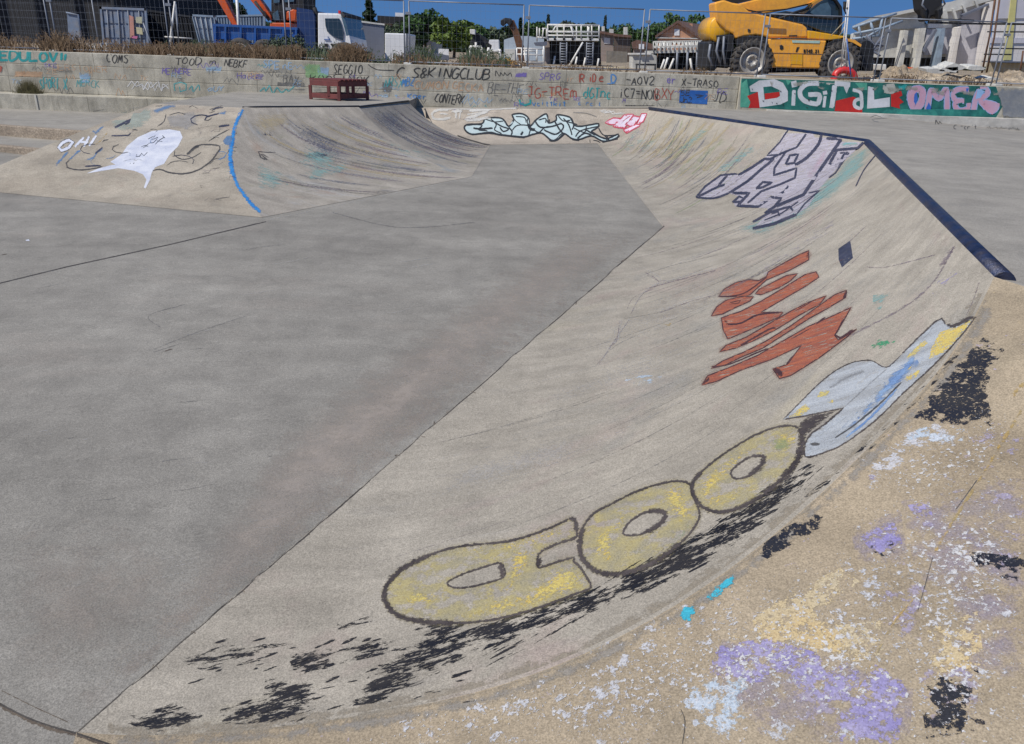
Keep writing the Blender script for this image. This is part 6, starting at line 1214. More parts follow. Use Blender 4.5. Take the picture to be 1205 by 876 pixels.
for i, (x, y) in enumerate(((885.5, 72), (989, 75))):
    wheel(th, x, y, YT - .05, .64, .45, m_['rim'], 22)
pp(th, 'mudguard', [[(866, 47), (876, 43), (892, 42), (905, 46), (912, 58), (911, 66), (907, 64), (900, 54), (884, 50), (868, 54)], [(965, 66), (972, 53), (984, 46), (1000, 46), (1012, 53), (1013, 58), (1000, 52), (985, 52), (974, 60), (970, 74), (966, 80)]], YT + .05, .6, m_['black'])
pp(th, 'front_fender', [[(994, 45), (1006, 47), (1014, 53), (1013, 55.5), (1003, 50), (994, 48)]], YT, .6, m_['amber']); pp(th, 'chassis', [[(868, 70), (1010, 76), (1010, 84), (905, 86), (868, 80)]], YT + .5, 1.3, m_['black'])
pp(th, 'stabiliser', [[(833, 50), (842, 46), (860, 44), (862, 76), (856, 81), (846, 78), (840, 84), (832, 80)]], YT + .3, 1.6, m_['cdark'], bevel=.04); pp(th, 'stabiliser', [[(1012, 50), (1020, 46), (1029, 52), (1028, 84), (1016, 84), (1012, 66)]], YT + .3, 1.6, m_['cdark'], bevel=.04)
pp(th, 'hydraulic_block', [[(843, 42), (862, 40), (864, 60), (846, 62)]], YT + .15, .5, m_['black']); pbars(th, 'hose', [[(846, 44), (843, 60), (847, 74)], [(852, 43), (851, 60), (853, 76)], [(836, 52), (834, 66), (838, 78)]], YT + .1, .04, m_['galv'])
pp(th, 'light_cluster', [[(878, 86), (884, 85), (884, 87), (879, 88)]], YT - .1, .2, m_['galv'])

pbars(bm_, 'hydraulic_hose', [[(868, 7), (880, 12), (897, 15.5)], [(884, 14.5), (925, 11), (955, 4)]], YT + .82, .02, m_['black']); pp(cabt, 'mirror', [[(993, 2), (997, 2), (997, 11), (993, 11)]], YT - .1, .06, m_['black']); pp(body, 'step', [[(915, 81), (928, 81.5), (928, 84), (915, 83.5)]], YT - .15, .2, m_['cdark']); pp(body, 'grille', [[(905, 33), (925, 34), (925, 40), (905, 39)]], YT + .085, .03, simple('grille_dark', (.25, .12, .03)))
# slings with the red lifting clamp
sg = thing('lifting_clamp', 'red arched lifting clamp hanging on pale slings before the telehandler wheel', 'clamp', (993, 94), 25.0, zb=UZ + .05)
mb = MB(); arc = [at_y(993.5 + 12.5 * math.cos(t), 94.5 - 12 * math.sin(t), 25.0) for t in np.linspace(-.15, math.pi + .15, 18)]; mb.tube(arc, .105, 8); mb.build('arch', m_['red'], sg)
pbars(sg, 'sling', [[(999, -8), (997.5, 20), (995, 45), (990, 80)], [(1000, -8), (996, 45), (995, 84)], [(999, 0), (996, 44), (1003, 95)], [(998, -8), (993, 44), (990, 70)]], 24.95, .014, m_['white_steel']); pbars(sg, 'sling', [[(996.5, 46), (1000, 80), (1002, 97)]], 24.9, .018, m_['tblue']); pbars(sg, 'hook', [[(994, 3), (993, 10), (995, 16), (997, 9)]], 24.95, .03, m_['black']); pbars(sg, 'rope', [[(978, 42), (994, 25)], [(988, 42), (995, 30)]], 25.2, .014, m_['tan'])

# ------------------------------------------------------------------ middle distance
bd = thing('flat_roof_building', 'dark flat roofed building half hidden by trees beyond the white trailer', 'building', (480, 70), 95, zb=UZ); pp(bd, 'wall', [[(446, 27), (506, 30), (508, 80), (446, 78)]], 95, 12, m_['greywall']); rf = pp(bd, 'roof', [[(444, 18.5), (509, 22.5), (510, 30), (444, 27)]], 94, 14, m_['cdark']); pp(rf, 'roof_unit', [[(465, 15), (475, 15.5), (475, 20), (465, 19.5)]], 95, 3, m_['cab']); pp(bd, 'window', [rect(455, 31, 463, 36), rect(470, 31.5, 478, 36.5)], 94.95, .1, m_['glass'])
pp(bd, 'lower_block', [[(505, 31), (520, 30), (520, 80), (505, 80)]], 96, 8, m_['concrete_pale'])
ho = thing('hoarding', 'sloping dark grey hoarding below the green trees', 'hoarding', (500, 78), 38, zb=UZ); pp(ho, 'panel', [[(484, 57.5), (528, 65.5), (529, 79), (484, 77)]], 38, .1, m_['greybox'])
wc = thing('site_cabin', 'small white cabin roof showing above the dark hoarding', 'cabin', (522, 66), 44, zb=UZ); pp(wc, 'body', [[(516, 57.5), (528, 58), (528, 80), (516, 80)]], 44, 3, m_['cab'])
gs = thing('shed', 'pale blue metal shed with a shallow gable behind the rusty arm', 'shed', (615, 75), 48, zb=UZ); pp(gs, 'wall', [[(593, 47), (606, 43), (622, 42.5), (640, 46), (641, 60), (641, 80), (593, 80)]], 48, 6, simple('pale_blue_sheet', (.40, .47, .54), .6, var=.06)); pp(gs, 'lower_wall', [[(594, 58), (606, 58), (606, 80), (594, 80)]], 47.9, .1, m_['concrete_pale'])
ra = thing('crane_arm', 'rusty brown machine arm with a black head tilted against the sky', 'crane arm', (612, 76), 34, zb=UZ); pp(ra, 'arm', [[(598, 23), (605, 24), (611, 38), (617, 56), (618, 76), (611, 76), (608, 57), (603, 38), (598, 30)]], 34, .4, m_['rust'], bevel=.02); pp(ra, 'head', [[(589, 24), (594, 21), (602, 22), (603, 27), (600, 31), (596, 27), (592, 31), (589, 29)]], 33.9, .6, m_['cdark'], bevel=.03)
yp = thing('pipe_pile', 'tangled bright yellow pipes lying by the wall', 'pipes', (597, 80), 27, zb=UZ)
mb = MB(); rq = random.Random(2)
for _ in range(16): x = rq.uniform(589, 608); y = rq.uniform(68, 76); mb.tube([at_y(x, y, 27 + rq.uniform(0, .6)), at_y(x + rq.uniform(-7, 7), y + rq.uniform(1, 7), 27)], .03, 6)
mb.build('pipes', m_['amber2'], yp)
cg = thing('guard_cage', 'low white railing cage left of the tall platform', 'cage', (623, 80), 31, zb=UZ)
pbars(cg, 'railing', [[(608, 57), (639, 58)], [(608, 73), (640, 74)], [(608, 57), (608, 74)], [(614, 57), (614, 73)], [(639, 58), (640, 80)], [(622, 57.5), (622, 73)], [(632, 58), (632, 74)], [(617, 60), (630, 60.5), (631, 72), (618, 72), (617, 60)], [(608, 64), (639, 65)], [(613, 66), (619, 57)], [(612, 74), (612, 83)]], 31, .03, m_['white_steel']); pp(cg, 'floor_plate', [[(607, 73), (640, 74), (640, 76), (607, 75)]], 31, 1.5, m_['white_steel'])
for i, (lab, nm, cat, polys, Y, mt) in enumerate((
    ('white upright tank beside the rusty arm', 'water_tank', 'tank', [[(576, 47), (587, 47), (587.5, 60), (582, 63), (577, 61), (579, 54), (575, 51)]], 40, 'cab'),
    ('dark machine frame with a white box standing by the yellow green tree', 'machine', 'machine', [[(560, 38), (566, 41), (578, 50), (577, 56), (562, 58), (553, 52), (556, 44)]], 42, 'cdark'),
    ('white box standing above the dark machine frame', 'equipment_box', 'box', [[(553, 34.5), (559, 35), (559, 41), (553, 40)]], 41.5, 'white_steel'),
    ('pale slab stack between the platform and the barrier', 'slab_stack', 'slabs', [[(712, 80), (737, 79), (737, 87), (711, 87)]], 29, 'tan'),
    ('grey concrete trough under the gabled house', 'trough', 'trough', [[(744, 64), (765, 63), (773, 66), (773, 87), (744, 86)]], 34, 'concrete_pale'),
    ('small white object standing by the dark opening of the hall', 'bucket', 'bucket', [[(1038, 76), (1043, 76), (1043, 83), (1039, 83)]], 30, 'white_steel'))):
    t = thing(nm, lab, cat, (polys[0][0][0] + 3, 85), Y, zb=UZ); pp(t, 'body', polys, Y, 1.0, m_[mt], bevel=.02)
    if nm == 'machine': pbars(t, 'frame', [[(553, 55), (567, 55.5)], [(558, 69), (568, 69.5)], [(553, 55), (554, 70)], [(560, 50), (560, 75)], [(567, 56), (567, 69)]], Y - 1, .06, m_['white_steel'])
    if nm == 'water_tank': pbars(t, 'stand', [[(575, 56), (574, 78)], [(588, 58), (589, 78)], [(573, 60), (590, 61)]], Y, .07, m_['white_steel'])
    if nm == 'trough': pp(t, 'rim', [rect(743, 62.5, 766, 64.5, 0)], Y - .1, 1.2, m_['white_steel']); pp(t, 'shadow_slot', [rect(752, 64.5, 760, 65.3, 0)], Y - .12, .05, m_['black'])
br = thing('barrier', 'dark steel barrier frame standing left of the propped platform', 'barrier', (758, 88), 26, zb=UZ); pbars(br, 'frame', [[(748, 76), (772, 76.5)], [(749, 76), (749, 89)], [(771, 76.5), (771, 89)], [(748, 86), (772, 87)]], 26, .03, m_['cdark'])

# tall white platform with ladders
YP = 37.0
pf = thing('work_platform', 'white railed work platform on a black screen with two ladders', 'platform', (678, 83), YP, 'white railed platforms behind the fence', zb=UZ)
z6 = lambda p: zz(600, 0, 7.53, p)
pp(pf, 'screen', [[(646, 49), (706, 50), (708, 84), (648, 84)]], YP + .6, 2.5, m_['black']); pp(pf, 'deck', [z6([(330, 338), (790, 342), (792, 366), (330, 364)])], YP, 3.2, m_['white_steel'], bevel=.02); pp(pf, 'corner_column', [z6([(315, 368), (352, 368), (355, 620), (312, 620)])], YP + .3, .4, m_['greywall'])
pbars(pf, 'railing', [[q for q in z6(l)] for l in ([(330, 220), (790, 225)], [(330, 280), (790, 285)], [(335, 220), (335, 345)], [(632, 222), (632, 345)], [(790, 222), (790, 345)], [(405, 235), (375, 290)], [(405, 235), (545, 235), (580, 300)], [(480, 225), (480, 340)], [(540, 235), (570, 340)], [(725, 225), (728, 340)], [(700, 240), (700, 300)], [(330, 315), (790, 320)])], YP, .035, m_['white_steel'])
pbars(pf, 'back_railing', [[q for q in z6(l)] for l in ([(350, 225), (790, 230)], [(350, 285), (790, 290)], [(420, 225), (420, 340)], [(590, 225), (590, 340)], [(690, 225), (690, 340)])], YP + 3.2, .035, m_['white_steel'])
mb = MB()
for x in (398, 478, 556, 712): c = at_y(*z6([(x, 347)])[0], YP - .01); mb.lathe(c, [(0.001, -.01), (.055, -.01), (.055, .05)], 'y', 12)
mb.build('bolt', m_['black'], pf)
st_ = thing('access_steps', 'white railed access steps on the left of the tall platform', 'steps', (636, 80), YP - 1, zb=UZ); pbars(st_, 'railing', [[q for q in z6(l)] for l in ([(240, 240), (240, 370)], [(262, 250), (262, 340)], [(285, 255), (330, 255)], [(295, 255), (290, 340)], [(325, 255), (325, 350)], [(240, 330), (330, 340)], [(300, 250), (285, 345)])], YP - 1, .03, m_['white_steel']); pp(st_, 'tread', [z6([(215, 378), (330, 370), (330, 400), (300, 412), (230, 405)])], YP - 1, 1.2, m_['greybox']); pbars(st_, 'post', [[q for q in z6(l)] for l in ([(300, 410), (303, 620)],)], YP - 1, .04, m_['white_steel'])
def ladder(poly, lab):
    t = thing('ladder', lab, 'ladder', poly[1], YP - .3, 'ladders on the tall platform', zb=UZ); (x0, y0), (x1, y1), w_ = poly[0], poly[1], poly[2]
    pbars(t, 'rail', [[(x0, y0), (x1, y1)]], YP - .3, .03, m_['galv']); pbars(t, 'rail', [[(x0 + w_, y0), (x1 + w_, y1)]], YP - .3, .03, m_['galv'])
    n = 11
    pbars(t, 'rung', [[(lerp(x0, x1, (k + .5) / n), lerp(y0, y1, (k + .5) / n)), (lerp(x0, x1, (k + .5) / n) + w_, lerp(y0, y1, (k + .5) / n) + .2)] for k in range(n)], YP - .3, .028, m_['galv'])
ladder(((659.5, 50), (659, 84), 7.5), 'left ladder against the black screen under the white platform'); ladder(((690.5, 50), (689.5, 84), 7.5), 'right ladder against the black screen under the white platform')
for k, (a, b, lab) in enumerate((((686, 50), (666, 84), 'long diagonal prop crossing the black screen between the ladders'), ((653, 66), (650, 84), 'short prop left of the left ladder'), ((679, 67), (676, 84), 'short prop between the two ladders'), ((689, 68), (685.5, 84), 'short prop touching the right ladder'), ((704.5, 69), (702, 84), 'short prop right of the right ladder'))):
    t = thing('steel_prop', lab, 'prop', b, YP - .6, 'steel props under the platforms', zb=UZ); pbars(t, 'tube', [[a, b]], YP - .6, .045, m_['white_steel'])
# lower platform with net railing
YQ = 36.0
pq = thing('work_platform', 'low platform with pale netted railing in front of the gabled house', 'platform', (805, 84), YQ, 'white railed platforms behind the fence', zb=UZ)
pp(pq, 'deck', [[(769, 60), (836, 58.5), (836, 61.5), (769, 63)]], YQ, 2.6, m_['concrete_pale']); pp(pq, 'screen', [[(775, 62), (838, 62), (838, 86), (772, 86)]], YQ + 2, .2, m_['black'])
ns_ = [[(769, 49.5), (838, 48)], [(769, 55), (838, 53.5)], [(769, 62), (769, 49)], [(838, 48), (836, 60)]] + [[(769 + k * 2.6, 49.5 - k * .05), (769 + k * 2.6 + (1.6 if k % 2 else -1.6), 61 - k * .06)] for k in range(1, 27)]
pbars(pq, 'net_railing', ns_, YQ - .02, .03, m_['concrete_pale']); pbars(pq, 'back_railing', [[(769, 50), (838, 49)], [(769, 56), (838, 55)]] + [[(772 + k * 4.4, 50), (773 + k * 4.4, 61)] for k in range(15)], YQ + 2.6, .035, m_['white_steel'])
for k, (a, b) in enumerate((((782, 70), (776, 86)), ((786, 68), (780, 86)), ((793, 69), (786, 86)), ((797, 62), (796, 86)), ((812, 69), (815, 86)), ((809, 62), (808, 86)), ((827, 62), (825, 86)), ((830, 70), (833, 86)))):
    t = thing('steel_prop', ('prop %s under the netted platform' % ['leaning at its far left end,', 'second from its left end,', 'leaning third from its left end,', 'upright and grey left of centre', 'tilted just right of the centre post', 'upright at the centre', 'upright and grey near its right end', 'tilted at its far right end'][k]), 'prop', b, YQ - .3, 'steel props under the platforms', zb=UZ); pbars(t, 'tube', [[a, b]], YQ - .3, .05, m_['white_steel' if k in (0, 1, 2, 4, 7) else 'galv'])
t = thing('ladder', 'grey ladder under the right half of the netted platform', 'ladder', (820, 86), YQ - .2, zb=UZ); pbars(t, 'rail', [[(820, 62), (819, 86)]], YQ - .2, .03, m_['galv']); pbars(t, 'rail', [[(824, 62), (823.5, 86)]], YQ - .2, .03, m_['galv']); pbars(t, 'rung', [[(820, 64 + 2.4 * k), (824, 64.2 + 2.4 * k)] for k in range(9)], YQ - .2, .025, m_['galv'])

# houses
hs = thing('house', 'peach gabled house with a brown tiled roof and one white window', 'house', (797, 75), 105, zb=UZ)
def skew(poly, Y, v): return MB().prism([at_y(x, y, Y) for x, y in poly], v)
skew([(774, 42.5), (797, 27.5), (820, 43), (820, 84), (773, 84)], 105, (4.5, 9, 0)).build('wall', m_['peach'], hs)
rf = skew([(770.5, 42.5), (797.5, 24.2), (824, 43.5), (822.5, 45.5), (797.5, 27.3), (772, 44.5)], 104.6, (5, 10, 0)).build('roof', m_['tile'], hs)
pp(rf, 'chimney', [[(812, 28), (815, 28), (815, 38), (812, 38)]], 108, 1, m_['peach']); skew([(822, 36), (832, 34), (846, 48), (822, 47)], 109, (2, 6, 0)).build('side_roof', m_['tile'], hs); skew([(820, 46), (842, 47.5), (842, 80), (820, 80)], 107, (2, 6, 0)).build('side_wall', m_['greywall'], hs)
w_ = pp(hs, 'window', [[(793.5, 34.5), (799.5, 34.5), (799.5, 42), (793.5, 42)]], 104.9, .15, m_['cab']); pp(hs, 'cornice', [[(772, 44), (822, 45), (822, 46.3), (772, 45.3)]], 104.7, .3, m_['concrete_pale']); pp(hs, 'window', [[(776, 50), (781, 50), (781, 57), (776, 57)], [(785, 50), (790, 50), (790, 57), (785, 57)], [(806, 50), (811, 50), (811, 57), (806, 57)]], 104.9, .15, m_['glass'])
h2 = thing('house', 'grey pink house with one white window right of the tall platform', 'house', (716, 75), 70, zb=UZ)
pp(h2, 'wall', [[(707, 40), (722, 41.5), (722, 84), (707, 84)]], 70, 8, m_['greywall']); rr_ = pp(h2, 'roof', [[(704, 36), (727, 40.5), (727, 43), (704, 39)]], 69.6, 9, m_['tile']); pp(rr_, 'chimney', [[(718, 34), (722, 34.5), (722, 39), (718, 39)], [(709, 31), (711.5, 31), (711.5, 37), (709, 37)]], 71, .8, m_['concrete_pale']); pp(h2, 'window', [[(711, 44.5), (718, 45), (718, 52), (711, 51.5)]], 69.95, .1, m_['cab'])
h3 = thing('outbuilding', 'long brown boarded outbuilding beside the grey pink house', 'outbuilding', (732, 75), 66, zb=UZ); pp(h3, 'wall', [[(722.5, 42), (742, 44), (742, 84), (722.5, 84)]], 66, 5, simple('dark_brown_boards', (.10, .075, .06), var=.3)); pp(h3, 'roof', [[(722, 40), (743, 41.5), (743, 44.5), (722, 42.8)]], 65.7, 6, m_['tile']); pp(h3, 'lower_wall', [[(714, 60), (738, 61), (738, 84), (714, 84)]], 60, .5, simple('rubble_stone', (.20, .18, .15), var=.35, vscale=3)); pp(h3, 'chimney', [[(735, 32), (738.5, 32), (738.5, 43), (735, 43)]], 67, .8, m_['concrete_pale'])
h4 = thing('house', 'small far house with a reddish roof between the outbuilding and the green tree', 'house', (755, 70), 90, zb=UZ); pp(h4, 'wall', [[(745, 56), (770, 57), (770, 84), (745, 84)]], 90, 6, m_['greywall']); pp(h4, 'roof', [[(743, 50), (750, 47), (768, 52), (772, 58), (744, 57)]], 89.6, 7, m_['tile']); pp(h4, 'window', [[(752, 52), (758, 52), (758, 58), (752, 58)]], 89.3, .2, m_['cab'])

# hall under demolition
YH = 40.0; z8 = lambda p: zz(1030, 0, 6.886, p)
hl_ = thing('hall', 'half demolished grey concrete hall with leaning columns behind the rubble', 'hall', (1080, 84), YH, zb=UZ)
pp(hl_, 'wall', [[(1004, 40), (1040, 30), (1085, 30), (1125, 20), (1165, 6), (1160, 66), (1088, 68), (1040, 68), (1000, 67)]], YH, .3, m_['concrete_pale']); pp(hl_, 'upper_wall', [z8([(100, 160), (200, 95), (390, 70), (400, 230), (60, 240)])], YH - .15, .14, m_['concrete_pale'])
pp(hl_, 'roof', [[(1003, 31), (1030, 19), (1085, 8.5), (1120, 2), (1150, -8), (1205, -14), (1205, -4), (1165, 1), (1125, 13), (1100, 15), (1085, 12), (1030, 23.5), (1003, 34)]], YH - .6, 8, m_['concrete_pale'])
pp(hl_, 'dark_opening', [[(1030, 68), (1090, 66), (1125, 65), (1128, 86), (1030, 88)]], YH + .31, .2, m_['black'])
pp(hl_, 'inner_wall', [z8([(700, 110), (900, 50), (870, 520), (640, 530), (690, 330)])], YH - .3, .25, m_['panel_lilac']); pp(hl_, 'panel', [z8([(420, 240), (560, 230), (540, 440), (400, 450)]), z8([(570, 230), (690, 230), (640, 440), (545, 440)])], YH - .12, .1, m_['panel_lilac'])
pp(hl_, 'window_band', [z8([(560, 85), (700, 55), (705, 140), (640, 170), (575, 175)]), z8([(715, 45), (800, 15), (820, 75), (730, 115)]), z8([(812, 12), (900, -20), (925, 20), (838, 60)]), z8([(430, 195), (620, 195), (620, 225), (430, 230)])], YH - .2, .1, m_['cab'])
for q, mt in (([(240, 245), (270, 250), (212, 612), (178, 612)], 'concrete_pale'), ([(362, 232), (412, 228), (345, 605), (302, 605)], 'concrete_pale'), ([(535, 230), (570, 228), (525, 560), (475, 570)], 'cbox2'), ([(672, 225), (700, 215), (645, 525), (605, 525)], 'render_white'), ([(925, 20), (970, 10), (905, 540), (850, 545)], 'render_white')):
    pp(hl_, 'column', [z8(q)], YH - .9, .5, m_[mt])
pp(hl_, 'beam', [z8([(705, 120), (920, 28), (925, 42), (712, 136)]), z8([(490, 235), (505, 245), (395, 430), (385, 410)])], YH - .95, .2, m_['greybox']); pp(hl_, 'mullion', [z8([(540, 90), (580, 80), (600, 200), (560, 205)]), z8([(625, 75), (645, 72), (670, 165), (650, 170)]), z8([(705, 45), (722, 40), (750, 105), (732, 112)]), z8([(805, 5), (820, 0), (842, 60), (826, 66)])], YH - .7, .15, m_['concrete_pale'])
pbars(hl_, 'truss', [[(1003, 33), (1030, 24), (1055, 16)], [(1005, 40), (1040, 33), (1062, 25)], [(1003, 46), (1035, 42)], [(1010, 31), (1014, 46)], [(1024, 26), (1030, 43)], [(1038, 22), (1034, 44)], [(1020, 44), (1038, 33)]], YH - 1.4, .06, m_['cbox2'])
ck = thing('crushed_steel', 'twisted dark steel frames heaped beside the hall wall', 'scrap', (1022, 80), 33, zb=UZ); rq = random.Random(8); pbars(ck, 'bars', [[(rq.uniform(1014, 1040), rq.uniform(38, 60)), (rq.uniform(1014, 1042), rq.uniform(38, 66)), (rq.uniform(1014, 1040), rq.uniform(50, 82))] for _ in range(12)], 33, .04, m_['greybox'])
wb = thing('white_building', 'white rendered building with grey window bands at the far right', 'building', (1190, 90), 33, zb=UZ)
pp(wb, 'wall', [[(1175, -20), (1290, -24), (1290, 76), (1163, 72)]], 33, 9, m_['render_white']); pp(wb, 'window_band', [[(1176, -14), (1290, -16), (1290, 21), (1172.5, 22)], [(1167, 44.5), (1290, 45.5), (1290, 51), (1166, 51)]], 32.95, .1, m_['panel_lilac'])
pp(wb, 'stripe', [[(1192, -16), (1198, -16), (1190, 71), (1181, 71)]], 32.9, .06, m_['yellowstripe']); pp(wb, 'plinth', [[(1161, 74), (1290, 76), (1290, 96), (1158, 92)]], 32.6, 9, m_['tan']); pp(wb, 'ledge', [[(1172, 72), (1290, 74), (1290, 75.4), (1172, 73.6)]], 32.2, 1, m_['greybox'])
sc = thing('scaffold', 'thin dark scaffold tubes standing against the white building', 'scaffold', (1165, 90), 29.5, zb=UZ)
pbars(sc, 'upright', [[(1172, -10), (1165, 40), (1155, 88)], [(1177, -6), (1170, 44), (1160, 90)], [(1204, 60), (1200, 88)]], 29.5, .03, m_['rust']); pbars(sc, 'rail', [[(1160, 28), (1225, 28)], [(1162, 37.5), (1225, 38)], [(1165, 57), (1225, 58)], [(1158, 64), (1190, 64.5)]], 29.5, .025, m_['cdark'])
gp = thing('hydraulic_grab', 'black hydraulic grab hanging in front of the hall with two long bars', 'grab', (1098, 14), 30)
pp(gp, 'body', [[(1085, -6), (1110, -6), (1109, 8), (1106, 15), (1104, 22), (1100, 19), (1096, 20), (1094, 26), (1091, 22), (1092, 17), (1087, 12)]], 30, .8, m_['black'], bevel=.06); pbars(gp, 'bar', [[(1098, 15), (1103, 23), (1146, 24.5)], [(1092, 20), (1093, 26.5), (1140, 28), (1230, 29)]], 30.1, .035, m_['cdark']); pp(gp, 'claw', [[(1086, 8), (1092, 14), (1091, 24), (1087, 18)], [(1103, 12), (1110, 6), (1110, 16), (1105, 25)]], 29.8, .25, m_['cdark'], bevel=.03); pbars(gp, 'hose', [[(1088, -4), (1085, 6), (1090, 12)], [(1108, -4), (1112, 5), (1106, 12)]], 29.8, .03, m_['galv']); pbars(gp, 'hanger', [[(1097, -5), (1098, -60)]], 30.4, .12, m_['cdark'])

# rubble heap and slabs
def heap(name, label, x0, x1, Y0, Y1, h, mat, seed, cat='rubble'):
    a = at_y(x0, 92, Y0).x; b = at_y(x1, 98, Y0).x; nx, ny = 70, 22; mb = MB(); vs = []
    for j in range(ny):
        for i in range(nx):
            u, v = i / (nx - 1), j / (ny - 1); x = lerp(a, b, u); y = lerp(Y0, Y1, v)
            e = min(1, u * 7, (1 - u) * 7) * math.sin(math.pi * min(1, v * 1.0)) ** .7
            z = UZ - .05 + e * h * (0.55 + .5 * mnoise.noise(Vector((x * .7, y * .8, seed))) + .28 * mnoise.noise(Vector((x * 3, y * 3, seed))) + .16 * mnoise.noise(Vector((x * 9, y * 9, seed))))
            vs.append((x, y, z))
    mb.add(vs, [(j * nx + i, j * nx + i + 1, (j + 1) * nx + i + 1, (j + 1) * nx + i) for j in range(ny - 1) for i in range(nx - 1)])
    o = mb.build(name, mat); props(o, label, cat); return o
m_['rubble'] = concrete('brown_rubble', (0.24, 0.185, 0.125), (0.38, 0.32, 0.24), speck=1.0, streak=(6, 6, 6), streak_amt=.9, bumps=3)
heap('rubble_heap', 'brown earth and rubble heap before the white building', 1060, 1300, 25.2, 30, .62, m_['rubble'], 3)
heap('rubble_heap', 'low grey strip of broken rubble along the foot of the telehandler', 560, 1075, 24.6, 26.2, .22, m_['rubble'], 9)
rq = random.Random(4)
for k, (x, y, lab) in enumerate(((1098, 84, 'flat broken slab at the left foot of the brown heap'), (1112, 82, 'tilted broken slab in front of the pale blue column'), (1120, 79, 'broken slab lying against the inner wall'), (1142, 80, 'broken slab right of centre on the heap'), (1163, 95, 'flat pale slab lying low at the right of the heap'))):
    c = at_y(x, y, 26.6); mb = MB(); n = 7; pts = [c + Vector((math.cos(2 * math.pi * i / n) * rq.uniform(.22, .42), -.3, math.sin(2 * math.pi * i / n) * rq.uniform(.05, .13))) for i in range(n)]; mb.prism(pts, (0, .6, .06)); o = mb.build('broken_slab', m_['concrete_pale']); props(o, lab, 'slab', 'broken slabs on the heap')
tk2 = thing('barrel', 'small orange brown drum in the opening under the hall wall', 'drum', (1066, 86), 33, zb=UZ); mb = MB(); c = at_y(1066, 90, 33); mb.lathe(c, [(0.001, 0), (.2, 0), (.21, .2), (.2, .34), (.001, .34)], 'z', 18); mb.build('body', m_['orange'], tk2)

# ------------------------------------------------------------------ vegetation
def leafmat(name, c1, c2):
    m, nt, out = new_mat(name); b = N(nt, 'ShaderNodeBsdfPrincipled', _Roughness=.6); P = coords(nt, 'pos'); f = noise(nt, P, 1.7, 3)
    g = noise(nt, P, 11, 2); col = mixc(nt, .5, ramp(nt, f, [(.35, c1), (.65, c2)]), ramp(nt, g, [(.3, c1), (.7, c2)])); nt.links.new(col, b.inputs['Base Color']); b.inputs['Specular IOR Level'].default_value = .25
    nt.links.new(b.outputs[0], out.inputs['Surface']); return m
L_ = dict(dark=leafmat('dark_foliage', (.012, .028, .012), (.04, .07, .025)), mid=leafmat('green_foliage', (.03, .07, .018), (.07, .13, .035)), lime=leafmat('yellow_green_foliage', (.07, .12, .02), (.14, .19, .04)), olive=leafmat('grey_green_foliage', (.05, .075, .04), (.11, .14, .08)), dry=leafmat('dry_weeds', (.12, .075, .045), (.23, .16, .095)))
m_['bark'] = simple('brown_bark', (.09, .065, .045), .9, var=.3)
def leaves(mb, pts, size, rg):
    n = len(pts); d = rg.normal(size=(n, 3)); d /= np.linalg.norm(d, axis=1)[:, None]; e = rg.normal(size=(n, 3)); e -= (e * d).sum(1)[:, None] * d; e /= np.linalg.norm(e, axis=1)[:, None]; f = np.cross(d, e)
    s = size * rg.uniform(.6, 1.3, n)[:, None]; a = pts - e * s * .5; b = pts + f * s * .32; c = pts + e * s * .5; g_ = pts - f * s * .32
    base = len(mb.v); vs = np.stack([a, b, c, g_], 1).reshape(-1, 3); mb.v += vs.tolist(); mb.f += [(base + 4 * i, base + 4 * i + 1, base + 4 * i + 2, base + 4 * i + 3) for i in range(n)]; mb.sm += [False] * n
def tree(x, ytop, ybase, wpx, Y, kind, label, n=1800, leaf=.3, conifer=False, seed=0, group='trees beyond the building site', name='tree', trunk=True):
    rg = np.random.default_rng(seed + int(x)); base = at_y(x, ybase, Y); base.z = UZ; top = at_y(x, ytop, Y).z; W = wpx / FPX * Y * 1.02; H = top - UZ
    t = empty(name, base, label, 'tree' if trunk else 'bush', group)
    pts = []
    if conifer:
        for _ in range(n):
            h = rg.uniform(.04, 1) ** .9; r = (1 - h) * W / 2 * (0.75 + .35 * math.sin(h * 38)) * rg.uniform(.3, 1) ** .5; a = rg.uniform(0, 2 * math.pi); pts.append((base.x + r * math.cos(a), base.y + r * math.sin(a), UZ + h * H - r * .15))
    else:
        nc = 34; cz0 = .30 if trunk else .05
        cl = []
        for _ in range(nc):
            v = rg.normal(size=3); v /= np.linalg.norm(v); rr = rg.uniform(.35, 1) ** .6; cl.append((v[0] * W * .42 * rr, v[1] * W * .42 * rr, H * (cz0 + (1 - cz0) * .5) + v[2] * H * (1 - cz0) * .42 * rr, rg.uniform(.6, 1.2)))
        for _ in range(n):
            c = cl[rg.integers(nc)]; v = rg.normal(size=3); v /= np.linalg.norm(v); q = rg.uniform(0, 1) ** .4 * W * .15 * c[3]; pts.append((base.x + c[0] + v[0] * q, base.y + c[1] + v[1] * q, UZ + c[2] + v[2] * q * .8))
    mb = MB(); leaves(mb, np.array(pts), leaf, rg); mb.attr = [0.0] * len(mb.v); mb.build('crown', L_[kind], t)
    if trunk:
        mb = MB(); r0 = max(.08, W * .035); mb.tube([(base.x, base.y, UZ - .1), (base.x + .05, base.y, UZ + H * .3), (base.x, base.y + .05, UZ + H * (.9 if conifer else .6))], [r0, r0 * .7, r0 * .25], 8)
        if not conifer:
            for k in range(5): a = rg.uniform(0, 6.28); mb.tube([(base.x, base.y, UZ + H * .28), (base.x + math.cos(a) * W * .15, base.y + math.sin(a) * W * .15, UZ + H * .5), (base.x + math.cos(a) * W * .3, base.y + math.sin(a) * W * .3, UZ + H * rg.uniform(.6, .8))], [r0 * .5, r0 * .3, r0 * .1], 6)
        mb.build('trunk', m_['bark'], t)
    return t
